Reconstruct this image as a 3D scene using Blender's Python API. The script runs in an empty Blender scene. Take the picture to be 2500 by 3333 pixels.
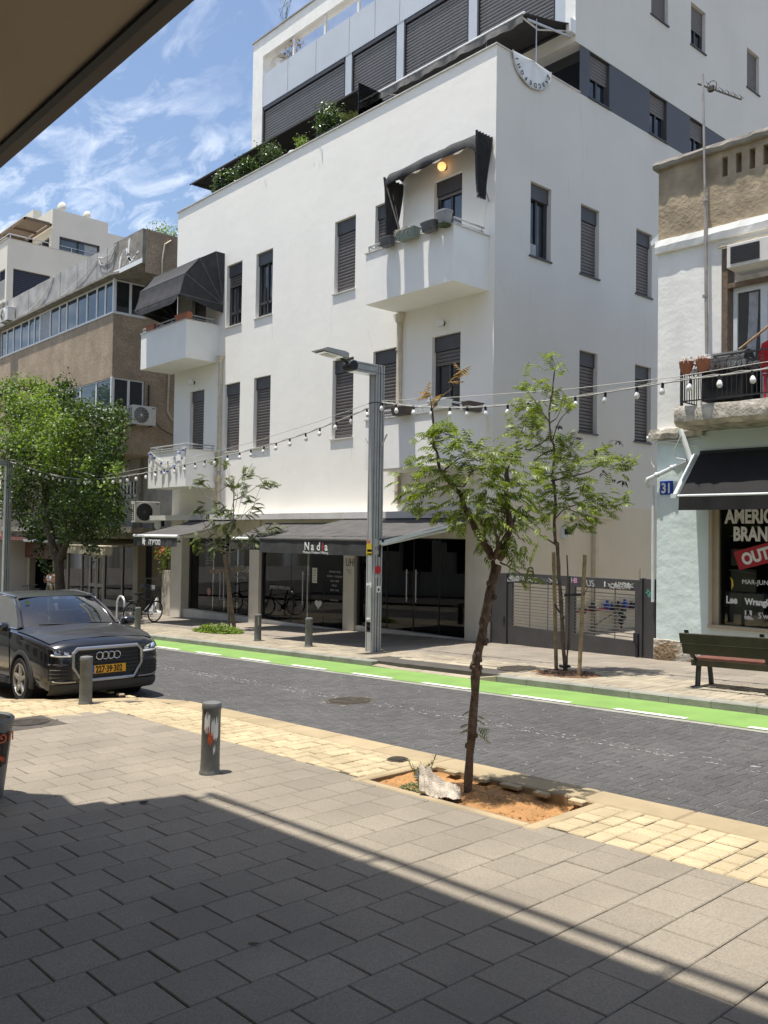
import bpy, bmesh, math, random
from mathutils import Vector, Matrix, Euler
import numpy as np
R_ = random.Random(11)
scene = bpy.context.scene
COL = scene.collection
PI = math.pi

# ------------------------------------------------------------------ camera
CAM = Vector((13.013, -15.03, 2.307))
_ya, _pi, _ro = math.radians(-47.870994), math.radians(1.648052), math.radians(0.850321)
_F = Vector((math.sin(_ya) * math.cos(_pi), math.cos(_ya) * math.cos(_pi), math.sin(_pi)))
_R0 = Vector((math.cos(_ya), -math.sin(_ya), 0)); _U0 = _R0.cross(_F)
_R = _R0 * math.cos(_ro) + _U0 * math.sin(_ro); _U = -_R0 * math.sin(_ro) + _U0 * math.cos(_ro)
cd = bpy.data.cameras.new('camera'); cam = bpy.data.objects.new('camera', cd); COL.objects.link(cam)
cam.matrix_world = Matrix(((_R.x, _U.x, -_F.x, CAM.x), (_R.y, _U.y, -_F.y, CAM.y), (_R.z, _U.z, -_F.z, CAM.z), (0, 0, 0, 1)))
cd.sensor_fit = 'VERTICAL'; cd.sensor_height = 36.0; cd.lens = 36.0 * 2862.38 / 3333.0
cd.clip_start = 0.05; cd.clip_end = 2000
scene.camera = cam
scene.view_settings.view_transform = 'Standard'; scene.view_settings.look = 'None'
scene.view_settings.gamma = 1; scene.view_settings.use_curve_mapping = False
scene.view_settings.exposure = 0.70

# ------------------------------------------------------------------ sun and sky
SUN = Vector((-0.047, -0.17, 1.0)).normalized()
sl = bpy.data.lights.new('sun', 'SUN'); sl.energy = 4.5; sl.angle = math.radians(0.53); sl.color = (1.0, 0.955, 0.88)
so = bpy.data.objects.new('sun', sl); COL.objects.link(so)
so.rotation_euler = SUN.to_track_quat('Z', 'Y').to_euler(); so.location = (0, -6, 40)
world = bpy.data.worlds.new('World'); scene.world = world; world.use_nodes = True
wn = world.node_tree.nodes; wl = world.node_tree.links; wn.clear()
def WN(t, **k):
    n = wn.new(t)
    for a, b in k.items(): setattr(n, a, b)
    return n
sky = WN('ShaderNodeTexSky', sky_type='NISHITA', sun_disc=False, sun_elevation=math.asin(SUN.z), sun_rotation=math.atan2(SUN.x, SUN.y),
         altitude=20, air_density=1.0, dust_density=1.4, ozone_density=1.0)
tc = WN('ShaderNodeTexCoord'); sep = WN('ShaderNodeSeparateXYZ'); wl.new(tc.outputs['Generated'], sep.inputs[0])
zz = WN('ShaderNodeMath', operation='MAXIMUM'); wl.new(sep.outputs[2], zz.inputs[0]); zz.inputs[1].default_value = 0.03
za = WN('ShaderNodeMath', operation='ADD'); wl.new(zz.outputs[0], za.inputs[0]); za.inputs[1].default_value = 0.12
dx = WN('ShaderNodeMath', operation='DIVIDE'); wl.new(sep.outputs[0], dx.inputs[0]); wl.new(za.outputs[0], dx.inputs[1])
dy = WN('ShaderNodeMath', operation='DIVIDE'); wl.new(sep.outputs[1], dy.inputs[0]); wl.new(za.outputs[0], dy.inputs[1])
cmb = WN('ShaderNodeCombineXYZ'); wl.new(dx.outputs[0], cmb.inputs[0]); wl.new(dy.outputs[0], cmb.inputs[1])
mp = WN('ShaderNodeMapping'); mp.inputs['Rotation'].default_value = (0, 0, 0.6); mp.inputs['Scale'].default_value = (1.0, 1.7, 1)
wl.new(cmb.outputs[0], mp.inputs[0])
n1 = WN('ShaderNodeTexNoise'); n1.inputs['Scale'].default_value = 6.5; n1.inputs['Detail'].default_value = 7; n1.inputs['Roughness'].default_value = 0.62; n1.inputs['Distortion'].default_value = 0.5
n2 = WN('ShaderNodeTexNoise'); n2.inputs['Scale'].default_value = 1.5; n2.inputs['Detail'].default_value = 3
wl.new(mp.outputs[0], n1.inputs['Vector']); wl.new(mp.outputs[0], n2.inputs['Vector'])
r1 = WN('ShaderNodeMapRange'); r1.inputs[1].default_value = 0.46; r1.inputs[2].default_value = 0.68; wl.new(n1.outputs['Fac'], r1.inputs[0])
r2 = WN('ShaderNodeMapRange'); r2.inputs[1].default_value = 0.30; r2.inputs[2].default_value = 0.5; wl.new(n2.outputs['Fac'], r2.inputs[0])
r3 = WN('ShaderNodeMapRange'); r3.inputs[1].default_value = 0.62; r3.inputs[2].default_value = 0.25; wl.new(sep.outputs[2], r3.inputs[0])   # clouds thin out towards the zenith
mm = WN('ShaderNodeMath', operation='MULTIPLY'); wl.new(r1.outputs[0], mm.inputs[0]); wl.new(r2.outputs[0], mm.inputs[1])
mz = WN('ShaderNodeMath', operation='MULTIPLY'); wl.new(mm.outputs[0], mz.inputs[0]); wl.new(r3.outputs[0], mz.inputs[1])
m3 = WN('ShaderNodeMath', operation='MULTIPLY'); wl.new(mz.outputs[0], m3.inputs[0]); m3.inputs[1].default_value = 0.9
mix = WN('ShaderNodeMix', data_type='RGBA'); wl.new(m3.outputs[0], mix.inputs[0]); wl.new(sky.outputs[0], mix.inputs[6]); mix.inputs[7].default_value = (6.6, 7.0, 7.7, 1)
bg = WN('ShaderNodeBackground'); bg.inputs['Strength'].default_value = 0.115; wl.new(mix.outputs[2], bg.inputs['Color'])
wo = WN('ShaderNodeOutputWorld'); wl.new(bg.outputs[0], wo.inputs['Surface'])

# ------------------------------------------------------------------ materials (base colours are albedos, linear)
MATS = {}
def mat(name, col, rough=0.7, metal=0.0, var=0.0, vs=3.0, bump=0.0, bs=60.0, col2=None, streak=0.0, spec=0.4, speck=None, island=0.0, obj=0.0, trans=0.0, emit=None, coat=0.0, bdist=0.02):
    """Principled material; colour varied by world-space noise, optional streaks, specks, per-island and per-object variation."""
    if name in MATS: return MATS[name]
    m = bpy.data.materials.new(name); MATS[name] = m; m.use_nodes = True
    nt = m.node_tree; N = nt.nodes; L = nt.links
    b = N['Principled BSDF']; out = N['Material Output']
    b.inputs['Roughness'].default_value = rough; b.inputs['Metallic'].default_value = metal; b.inputs['Specular IOR Level'].default_value = spec
    b.inputs['Coat Weight'].default_value = coat; b.inputs['Coat Roughness'].default_value = 0.04
    c = (*col, 1); b.inputs['Base Color'].default_value = c
    geo = N.new('ShaderNodeNewGeometry'); cur = None
    def noise(scale, det=4, vec=None):
        n = N.new('ShaderNodeTexNoise'); n.inputs['Scale'].default_value = scale; n.inputs['Detail'].default_value = det
        L.new(vec or geo.outputs['Position'], n.inputs['Vector']); return n.outputs['Fac']
    def mixc(fac, a, bcol, mode='MIX'):
        x = N.new('ShaderNodeMix'); x.data_type = 'RGBA'; x.blend_type = mode
        if hasattr(fac, 'is_linked') or hasattr(fac, 'links'): L.new(fac, x.inputs[0])
        else: x.inputs[0].default_value = fac
        for s, v in ((6, a), (7, bcol)):
            if isinstance(v, tuple): x.inputs[s].default_value = v
            else: L.new(v, x.inputs[s])
        return x.outputs[2]
    def rng(src, a0, a1, b0=0.0, b1=1.0):
        r = N.new('ShaderNodeMapRange'); L.new(src, r.inputs[0])
        for i, v in enumerate((a0, a1, b0, b1)): r.inputs[i + 1].default_value = v
        return r.outputs[0]
    cur = c
    if var or col2:
        c2 = (*(col2 or tuple(x * (1 - var) for x in col)), 1)
        cur = mixc(rng(noise(vs, 6), 0.36, 0.66), c, c2)
    if streak:
        mpn = N.new('ShaderNodeMapping'); mpn.inputs['Scale'].default_value = (5, 5, 0.35); L.new(geo.outputs['Position'], mpn.inputs[0])
        s = rng(noise(1.0, 5, mpn.outputs[0]), 0.55, 0.8, 0, streak)
        cur = mixc(s, cur, tuple(x * 0.45 for x in col) + (1,))
    if speck:
        v = N.new('ShaderNodeTexVoronoi'); v.inputs['Scale'].default_value = speck[0]; L.new(geo.outputs['Position'], v.inputs['Vector'])
        sx = N.new('ShaderNodeSeparateColor'); L.new(v.outputs['Color'], sx.inputs[0])
        cur = mixc(rng(sx.outputs[0], 0.35, 0.75, 0, speck[1]), cur, speck[2] + (1,))
    if island:
        f = rng(geo.outputs['Random Per Island'], 0, 1, 1 - island, 1 + island)
        x = N.new('ShaderNodeVectorMath'); x.operation = 'SCALE'
        if isinstance(cur, tuple): x.inputs[0].default_value = cur[:3]
        else: L.new(cur, x.inputs[0])
        L.new(f, x.inputs['Scale']); cur = x.outputs[0]
    if obj:
        oi = N.new('ShaderNodeObjectInfo'); f = rng(oi.outputs['Random'], 0, 1, 1 - obj, 1 + obj)
        x = N.new('ShaderNodeVectorMath'); x.operation = 'SCALE'
        if isinstance(cur, tuple): x.inputs[0].default_value = cur[:3]
        else: L.new(cur, x.inputs[0])
        L.new(f, x.inputs['Scale']); cur = x.outputs[0]
    if not isinstance(cur, tuple): L.new(cur, b.inputs['Base Color'])
    if bump:
        bn = N.new('ShaderNodeBump'); bn.inputs['Strength'].default_value = bump; bn.inputs['Distance'].default_value = bdist
        L.new(noise(bs, 5), bn.inputs['Height']); L.new(bn.outputs[0], b.inputs['Normal'])
    if trans:
        t = N.new('ShaderNodeBsdfTranslucent')
        if isinstance(cur, tuple): t.inputs[0].default_value = cur
        else:
            g = N.new('ShaderNodeVectorMath'); g.operation = 'MULTIPLY'; L.new(cur, g.inputs[0]); g.inputs[1].default_value = (1.5, 1.6, 0.55); L.new(g.outputs[0], t.inputs[0])
        ms = N.new('ShaderNodeMixShader'); ms.inputs[0].default_value = trans
        L.new(b.outputs[0], ms.inputs[1]); L.new(t.outputs[0], ms.inputs[2]); L.new(ms.outputs[0], out.inputs['Surface'])
    if emit:
        b.inputs['Emission Color'].default_value = (*emit[0], 1); b.inputs['Emission Strength'].default_value = emit[1]
    return m
def glass_mat(name, tint, ior=1.5, rough=0.0, boost=1.0):
    """Thin pane: Fresnel mix of a clear tinted transmission and a sharp reflection."""
    m = bpy.data.materials.new(name); MATS[name] = m; m.use_nodes = True; N = m.node_tree.nodes; L = m.node_tree.links; N.clear()
    o = N.new('ShaderNodeOutputMaterial'); t = N.new('ShaderNodeBsdfTransparent'); t.inputs[0].default_value = (*tint, 1)
    g = N.new('ShaderNodeBsdfGlossy'); g.inputs['Roughness'].default_value = rough; f = N.new('ShaderNodeFresnel'); f.inputs[0].default_value = ior
    k = N.new('ShaderNodeMath'); k.operation = 'MULTIPLY'; k.use_clamp = True; k.inputs[1].default_value = boost; L.new(f.outputs[0], k.inputs[0])
    x = N.new('ShaderNodeMixShader'); L.new(k.outputs[0], x.inputs[0]); L.new(t.outputs[0], x.inputs[1]); L.new(g.outputs[0], x.inputs[2]); L.new(x.outputs[0], o.inputs[0]); return m

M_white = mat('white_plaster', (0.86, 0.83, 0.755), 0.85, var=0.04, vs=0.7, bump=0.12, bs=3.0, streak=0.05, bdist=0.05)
M_white_shade = mat('white_plaster_shade_tone', (0.68, 0.655, 0.595), 0.85, var=0.06, vs=0.5, bump=0.12, bs=9.0, streak=0.06)  # same paint as the front, its colour darkened to stand in for shade
M_beige = mat('beige_paint', (0.66, 0.59, 0.47), 0.85, var=0.08, vs=0.9, bump=0.12, bs=9.0, streak=0.08)
M_balc = mat('balcony_plaster', (0.85, 0.83, 0.775), 0.85, var=0.05, vs=1.5, bump=0.15, bs=8.0, streak=0.05)
M_coping = mat('coping_stone', (0.62, 0.60, 0.56), 0.6, var=0.2, vs=6, bump=0.1)
M_slab = mat('slab_paint', (0.66, 0.64, 0.60), 0.85, var=0.18, vs=2.0, bump=0.2, bs=20, streak=0.15)
M_pillar = mat('pillar_paint', (0.66, 0.62, 0.54), 0.85, var=0.1, vs=2.0, bump=0.12, bs=14, streak=0.12)
M_dkmetal = mat('dark_grey_metal', (0.055, 0.053, 0.055), 0.45, metal=0.0, var=0.15, vs=8, spec=0.5)
M_shbox = mat('shutter_box', (0.075, 0.072, 0.075), 0.5, var=0.15, vs=3)
M_slat = mat('shutter_slat', (0.135, 0.118, 0.112), 0.4, var=0.15, vs=6, spec=0.5)
M_blind = mat('blind_slat', (0.20, 0.19, 0.18), 0.35, metal=0.4, var=0.1, vs=5)
M_band = mat('grey_band_panel', (0.085, 0.083, 0.088), 0.5, var=0.08, vs=1.0)
M_spandrel = mat('pale_spandrel', (0.52, 0.55, 0.58), 0.35, var=0.06, vs=1.2, spec=0.5)
M_alu = mat('aluminium', (0.62, 0.63, 0.64), 0.4, metal=0.6, var=0.08, vs=10)
M_dkglass = mat('window_glass', (0.018, 0.022, 0.026), 0.04, spec=0.9)
M_blueglass = mat('blue_window_glass', (0.035, 0.055, 0.075), 0.05, var=0.5, vs=0.8, spec=1.0)
M_curtain = mat('curtain_cloth', (0.42, 0.43, 0.44), 0.9, var=0.25, vs=9)
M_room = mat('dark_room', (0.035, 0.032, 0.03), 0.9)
M_pipe = mat('cream_pipe', (0.60, 0.53, 0.40), 0.5, var=0.12, vs=6)
M_pvc = mat('white_pvc', (0.66, 0.70, 0.69), 0.45, var=0.12, vs=6)
M_pebble = mat('pebble_dash', (0.50, 0.39, 0.275), 0.95, var=0.3, vs=1.1, bump=0.7, bs=42, speck=(34.0, 0.6, (0.20, 0.14, 0.095)), streak=0.35)
M_concpanel = mat('grey_concrete', (0.44, 0.425, 0.40), 0.9, var=0.35, vs=1.6, bump=0.3, bs=18, streak=0.4)
M_conc2 = mat('old_concrete', (0.33, 0.30, 0.255), 0.92, var=0.4, vs=3.0, bump=0.6, bs=14, streak=0.3)
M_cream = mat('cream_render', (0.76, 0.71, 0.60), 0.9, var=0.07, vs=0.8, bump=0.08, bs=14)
M_whitepaint = mat('white_paint', (0.78, 0.78, 0.76), 0.6, var=0.08, vs=5)
M_oldwhite = mat('old_white_plaster', (0.86, 0.845, 0.79), 0.9, var=0.10, vs=2.0, bump=0.28, bs=9, streak=0.1, bdist=0.02)
M_brownpl = mat('brown_old_plaster', (0.44, 0.355, 0.24), 0.95, var=0.42, vs=2.2, bump=0.8, bs=13, streak=0.25)
M_teal = mat('pale_teal_plaster', (0.66, 0.755, 0.735), 0.85, var=0.08, vs=2.0, bump=0.5, bs=5.0, bdist=0.03)
M_dirty = mat('weathered_slab', (0.60, 0.55, 0.46), 0.95, var=0.55, vs=5.0, bump=0.9, bs=18, streak=0.3)
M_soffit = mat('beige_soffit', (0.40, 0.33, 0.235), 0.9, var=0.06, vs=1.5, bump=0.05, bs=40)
M_black = mat('black_plastic', (0.012, 0.012, 0.013), 0.45)
M_blackiron = mat('black_iron', (0.02, 0.02, 0.022), 0.5, spec=0.5)
M_awn = mat('charcoal_canvas', (0.050, 0.049, 0.050), 0.9, var=0.25, vs=5, bump=0.25, bs=9, bdist=0.03)
M_awnfade = mat('faded_canvas', (0.088, 0.083, 0.080), 0.95, var=0.3, vs=3, bump=0.3, bs=7, bdist=0.03)
M_awnblack = mat('black_canvas', (0.013, 0.012, 0.012), 0.9, var=0.3, vs=4, bump=0.3, bs=8)
M_awncream = mat('cream_canvas', (0.62, 0.55, 0.44), 0.9, var=0.1, vs=4, trans=0.25)
M_awnred = mat('red_canvas', (0.50, 0.22, 0.16), 0.9, var=0.15, vs=4)
M_awngrey = mat('grey_valance', (0.155, 0.15, 0.145), 0.9, var=0.35, vs=9, bump=0.3, bs=9)
M_lamp = mat('lamp_grey_paint', (0.40, 0.405, 0.395), 0.38, metal=0.0, var=0.15, vs=5, spec=0.5)
M_lampdk = mat('lamp_groove', (0.02, 0.02, 0.022), 0.6)
M_bollard = mat('bollard_grey', (0.155, 0.16, 0.152), 0.5, var=0.3, vs=7, bump=0.15, bs=30, streak=0.3)
M_gate = mat('gate_grey', (0.062, 0.060, 0.062), 0.5, var=0.2, vs=4, spec=0.5, streak=0.15)
M_terra = mat('terracotta', (0.40, 0.15, 0.085), 0.8, var=0.2, vs=10)
M_potgrey = mat('grey_pot', (0.11, 0.112, 0.115), 0.5, var=0.1)
M_potlight = mat('light_pot', (0.30, 0.31, 0.32), 0.5)
M_potgreen = mat('sage_pot', (0.21, 0.25, 0.215), 0.55)
M_potbrown = mat('brown_pot', (0.095, 0.075, 0.062), 0.6)
M_wood = mat('raw_wood', (0.33, 0.235, 0.135), 0.85, var=0.35, vs=14, bump=0.3, bs=30)
M_wood2 = mat('weathered_wood', (0.20, 0.145, 0.10), 0.85, var=0.35, vs=12, bump=0.3, bs=30)
M_benchwood = mat('dark_green_bench_wood', (0.042, 0.038, 0.022), 0.55, var=0.35, vs=5, bump=0.2, bs=25)
M_seat = mat('red_brown_wood', (0.16, 0.062, 0.045), 0.6, var=0.3, vs=8, bump=0.2, bs=25)
M_iron = mat('cast_iron', (0.045, 0.046, 0.048), 0.5, metal=0.3, var=0.2, vs=9)
M_rust = mat('rusty_iron', (0.10, 0.085, 0.068), 0.75, metal=0.2, var=0.4, vs=12, bump=0.3)
M_bark = mat('grey_bark', (0.165, 0.115, 0.082), 0.95, var=0.5, vs=16, bump=1.0, bs=38, bdist=0.03)
M_barkpale = mat('pale_bark', (0.30, 0.25, 0.185), 0.9, var=0.35, vs=15, bump=0.5, bs=40)
M_barkdk = mat('dark_bark', (0.10, 0.078, 0.060), 0.95, var=0.4, vs=8, bump=0.8, bs=24)
M_leaf = mat('fresh_leaf', (0.165, 0.215, 0.035), 0.45, island=0.5, var=0.35, vs=3.5, trans=0.42, spec=0.45)
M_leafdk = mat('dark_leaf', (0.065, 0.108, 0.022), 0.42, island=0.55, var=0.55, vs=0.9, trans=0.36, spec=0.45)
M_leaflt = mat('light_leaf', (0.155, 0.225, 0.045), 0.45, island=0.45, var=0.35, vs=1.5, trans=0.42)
M_leafgrey = mat('olive_leaf', (0.10, 0.125, 0.048), 0.6, island=0.5, trans=0.3)
M_topiary = mat("glossy_leaf", (0.062, 0.105, 0.020), 0.35, island=0.6, var=0.4, vs=3, trans=0.25, spec=0.6)
M_dry = mat('dry_leaf', (0.30, 0.17, 0.055), 0.8, island=0.5, trans=0.25)
M_dead = mat('dead_leaf', (0.055, 0.042, 0.035), 0.9, island=0.4)
M_flower = mat('red_flower', (0.42, 0.09, 0.05), 0.7, island=0.4, trans=0.2)
M_asph = mat('road_brick', (0.064, 0.062, 0.061), 0.8, var=0.3, vs=0.55, bump=0.3, bs=70, island=0.14, obj=0.12, speck=(160, 0.3, (0.15, 0.145, 0.135)))
M_joint = mat('sandy_joint', (0.22, 0.20, 0.165), 0.95, var=0.45, vs=1.5)
M_dkjoint = mat('dark_joint', (0.085, 0.078, 0.066), 0.95, var=0.3, vs=3)
M_green = mat('green_lane_paint', (0.175, 0.30, 0.075), 0.75, var=0.16, vs=2.2, bump=0.25, bs=90, streak=0.0, speck=(14, 0.10, (0.13, 0.25, 0.05)))
M_roadwhite = mat('road_white', (0.74, 0.73, 0.68), 0.7, var=0.2, vs=14, bump=0.2, bs=80)
M_worn = mat('worn_white_paint', (0.40, 0.39, 0.37), 0.8, island=0.3)
M_paver = mat('granite_paver', (0.265, 0.23, 0.178), 0.85, var=0.22, vs=1.2, bump=0.2, bs=140, obj=0.07, island=0.05, speck=(150, 0.55, (0.16, 0.135, 0.105)), bdist=0.01)
M_fpaver = mat('far_paver', (0.26, 0.225, 0.18), 0.85, var=0.28, vs=1.1, bump=0.2, bs=90, obj=0.08, island=0.05, speck=(110, 0.35, (0.17, 0.145, 0.115)), bdist=0.01)
M_cobble = mat('yellow_cobble', (0.46, 0.375, 0.235), 0.88, var=0.24, vs=2.6, bump=0.4, bs=55, obj=0.1, island=0.1, speck=(120, 0.3, (0.30, 0.22, 0.11)))
M_fcobble = mat('far_cobble', (0.33, 0.285, 0.21), 0.88, var=0.28, vs=2.0, bump=0.4, bs=55, obj=0.12, island=0.12)
M_kerbn = mat('yellow_kerb', (0.37, 0.29, 0.175), 0.9, var=0.25, vs=2.0, bump=0.3, bs=70, obj=0.06)
M_kerb = mat('concrete_kerb', (0.265, 0.262, 0.225), 0.9, var=0.25, vs=3.5, bump=0.4, bs=60, obj=0.07)
M_sand = mat('orange_sand', (0.43, 0.225, 0.085), 0.95, var=0.3, vs=6, bump=0.9, bs=28, bdist=0.04)
M_soil = mat('red_soil', (0.24, 0.13, 0.07), 0.95, var=0.45, vs=12, bump=0.9, bs=40)
M_ground = mat('city_ground', (0.22, 0.20, 0.17), 0.95, var=0.2, vs=0.2)
M_cast = mat('cast_manhole', (0.115, 0.098, 0.078), 0.6, metal=0.3, var=0.35, vs=8, bump=0.3)
M_paint = mat('black_car_paint', (0.0075, 0.0075, 0.009), 0.22, spec=0.5, coat=0.8, bump=0.0)
M_dustpaint = mat('dusty_car_paint', (0.022, 0.021, 0.020), 0.38, spec=0.5, coat=0.35, var=0.3, vs=4)
M_clad = mat('car_cladding', (0.030, 0.030, 0.031), 0.6)
M_chrome = mat('chrome', (0.62, 0.63, 0.65), 0.16, metal=1.0)
M_satin = mat('satin_silver', (0.40, 0.40, 0.41), 0.35, metal=0.9)
M_tyre = mat('tyre_rubber', (0.022, 0.021, 0.020), 0.85, var=0.3, vs=20)
M_rim = mat('alloy_rim', (0.48, 0.46, 0.43), 0.32, metal=0.8, var=0.2, vs=20)
M_plate = mat('yellow_plate', (0.72, 0.36, 0.012), 0.5)
M_blue = mat('blue_print', (0.02, 0.06, 0.42), 0.5)
M_ink = mat('black_ink', (0.008, 0.008, 0.008), 0.6)
M_led = mat('lamp_reflector', (0.72, 0.74, 0.76), 0.15, metal=0.6)
M_signblue = mat('blue_enamel', (0.012, 0.055, 0.36), 0.35)
M_red = mat('red_print', (0.36, 0.022, 0.028), 0.55)
M_redsticker = mat('red_sticker', (0.50, 0.02, 0.03), 0.5)
M_orange = mat('orange_print', (0.55, 0.10, 0.03), 0.55)
M_yellow = mat('yellow_sticker', (0.55, 0.40, 0.03), 0.6)
M_letter = mat('white_lettering', (0.74, 0.73, 0.70), 0.6)
M_letterdim = mat('grey_lettering', (0.48, 0.47, 0.45), 0.7)
M_chalk = mat('silver_spray', (0.42, 0.43, 0.43), 0.6)
M_pink = mat('pink_spray', (0.62, 0.22, 0.45), 0.6)
M_teals = mat('teal_spray', (0.10, 0.42, 0.36), 0.6)
M_skin = mat('skin', (0.50, 0.27, 0.17), 0.55)
M_hair = mat('fair_hair', (0.26, 0.14, 0.055), 0.6, var=0.4, vs=40)
M_cloth = mat('white_cloth', (0.70, 0.68, 0.66), 0.9, var=0.15, vs=12)
M_navy = mat('navy_cloth', (0.018, 0.022, 0.045), 0.9)
M_khaki = mat('khaki_cloth', (0.20, 0.165, 0.105), 0.9)
M_sack = mat('pale_sackcloth', (0.56, 0.49, 0.40), 0.95, var=0.25, vs=20, bump=0.6, bs=120)
M_bag = mat('white_plastic_bag', (0.76, 0.75, 0.72), 0.5, trans=0.2)
M_marble = mat('stained_white_render', (0.62, 0.57, 0.48), 0.85, col2=(0.34, 0.27, 0.20), vs=3, streak=0.8)
M_bulb = mat('bulb_glass', (0.74, 0.73, 0.70), 0.2, spec=0.6)
M_cable = mat('pale_cable', (0.36, 0.35, 0.32), 0.7)
M_cablew = mat('white_cable', (0.66, 0.65, 0.62), 0.7)
M_glow = mat('lit_globe', (0.8, 0.55, 0.3), 0.4, emit=((1.0, 0.50, 0.17), 1.0))
M_globe = mat('white_globe', (0.75, 0.74, 0.72), 0.3)
M_acwhite = mat('air_conditioner_white', (0.68, 0.66, 0.61), 0.5, var=0.08, vs=5, streak=0.2)
M_acgrille = mat('grey_grille', (0.12, 0.12, 0.12), 0.6)
M_zinc = mat('galvanised_pole', (0.42, 0.38, 0.34), 0.55, metal=0.4, var=0.3, vs=5)
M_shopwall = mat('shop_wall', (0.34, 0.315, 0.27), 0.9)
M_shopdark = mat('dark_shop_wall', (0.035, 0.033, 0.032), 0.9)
M_shopfloor = mat('shop_floor', (0.17, 0.16, 0.145), 0.4)
M_woodpanel = mat('warm_wood_panel', (0.26, 0.14, 0.045), 0.6, var=0.3, vs=6)
M_frame_beige = mat('beige_shop_frame', (0.44, 0.375, 0.27), 0.6, var=0.1)
M_pinkcloth = mat('pink_cloth', (0.42, 0.22, 0.20), 0.9)
M_redcloth = mat('red_cloth', (0.33, 0.05, 0.05), 0.9)
G_shop = glass_mat('shop_glass', (0.78, 0.82, 0.80), 1.5, boost=1.0)
G_terrace = glass_mat('green_glass', (0.45, 0.55, 0.55), 1.5, boost=1.5)
G_car = glass_mat('car_glass', (0.25, 0.27, 0.27), 1.55, boost=2.6)
G_lamp = glass_mat('headlight_glass', (0.9, 0.9, 0.92), 1.5)

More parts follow.
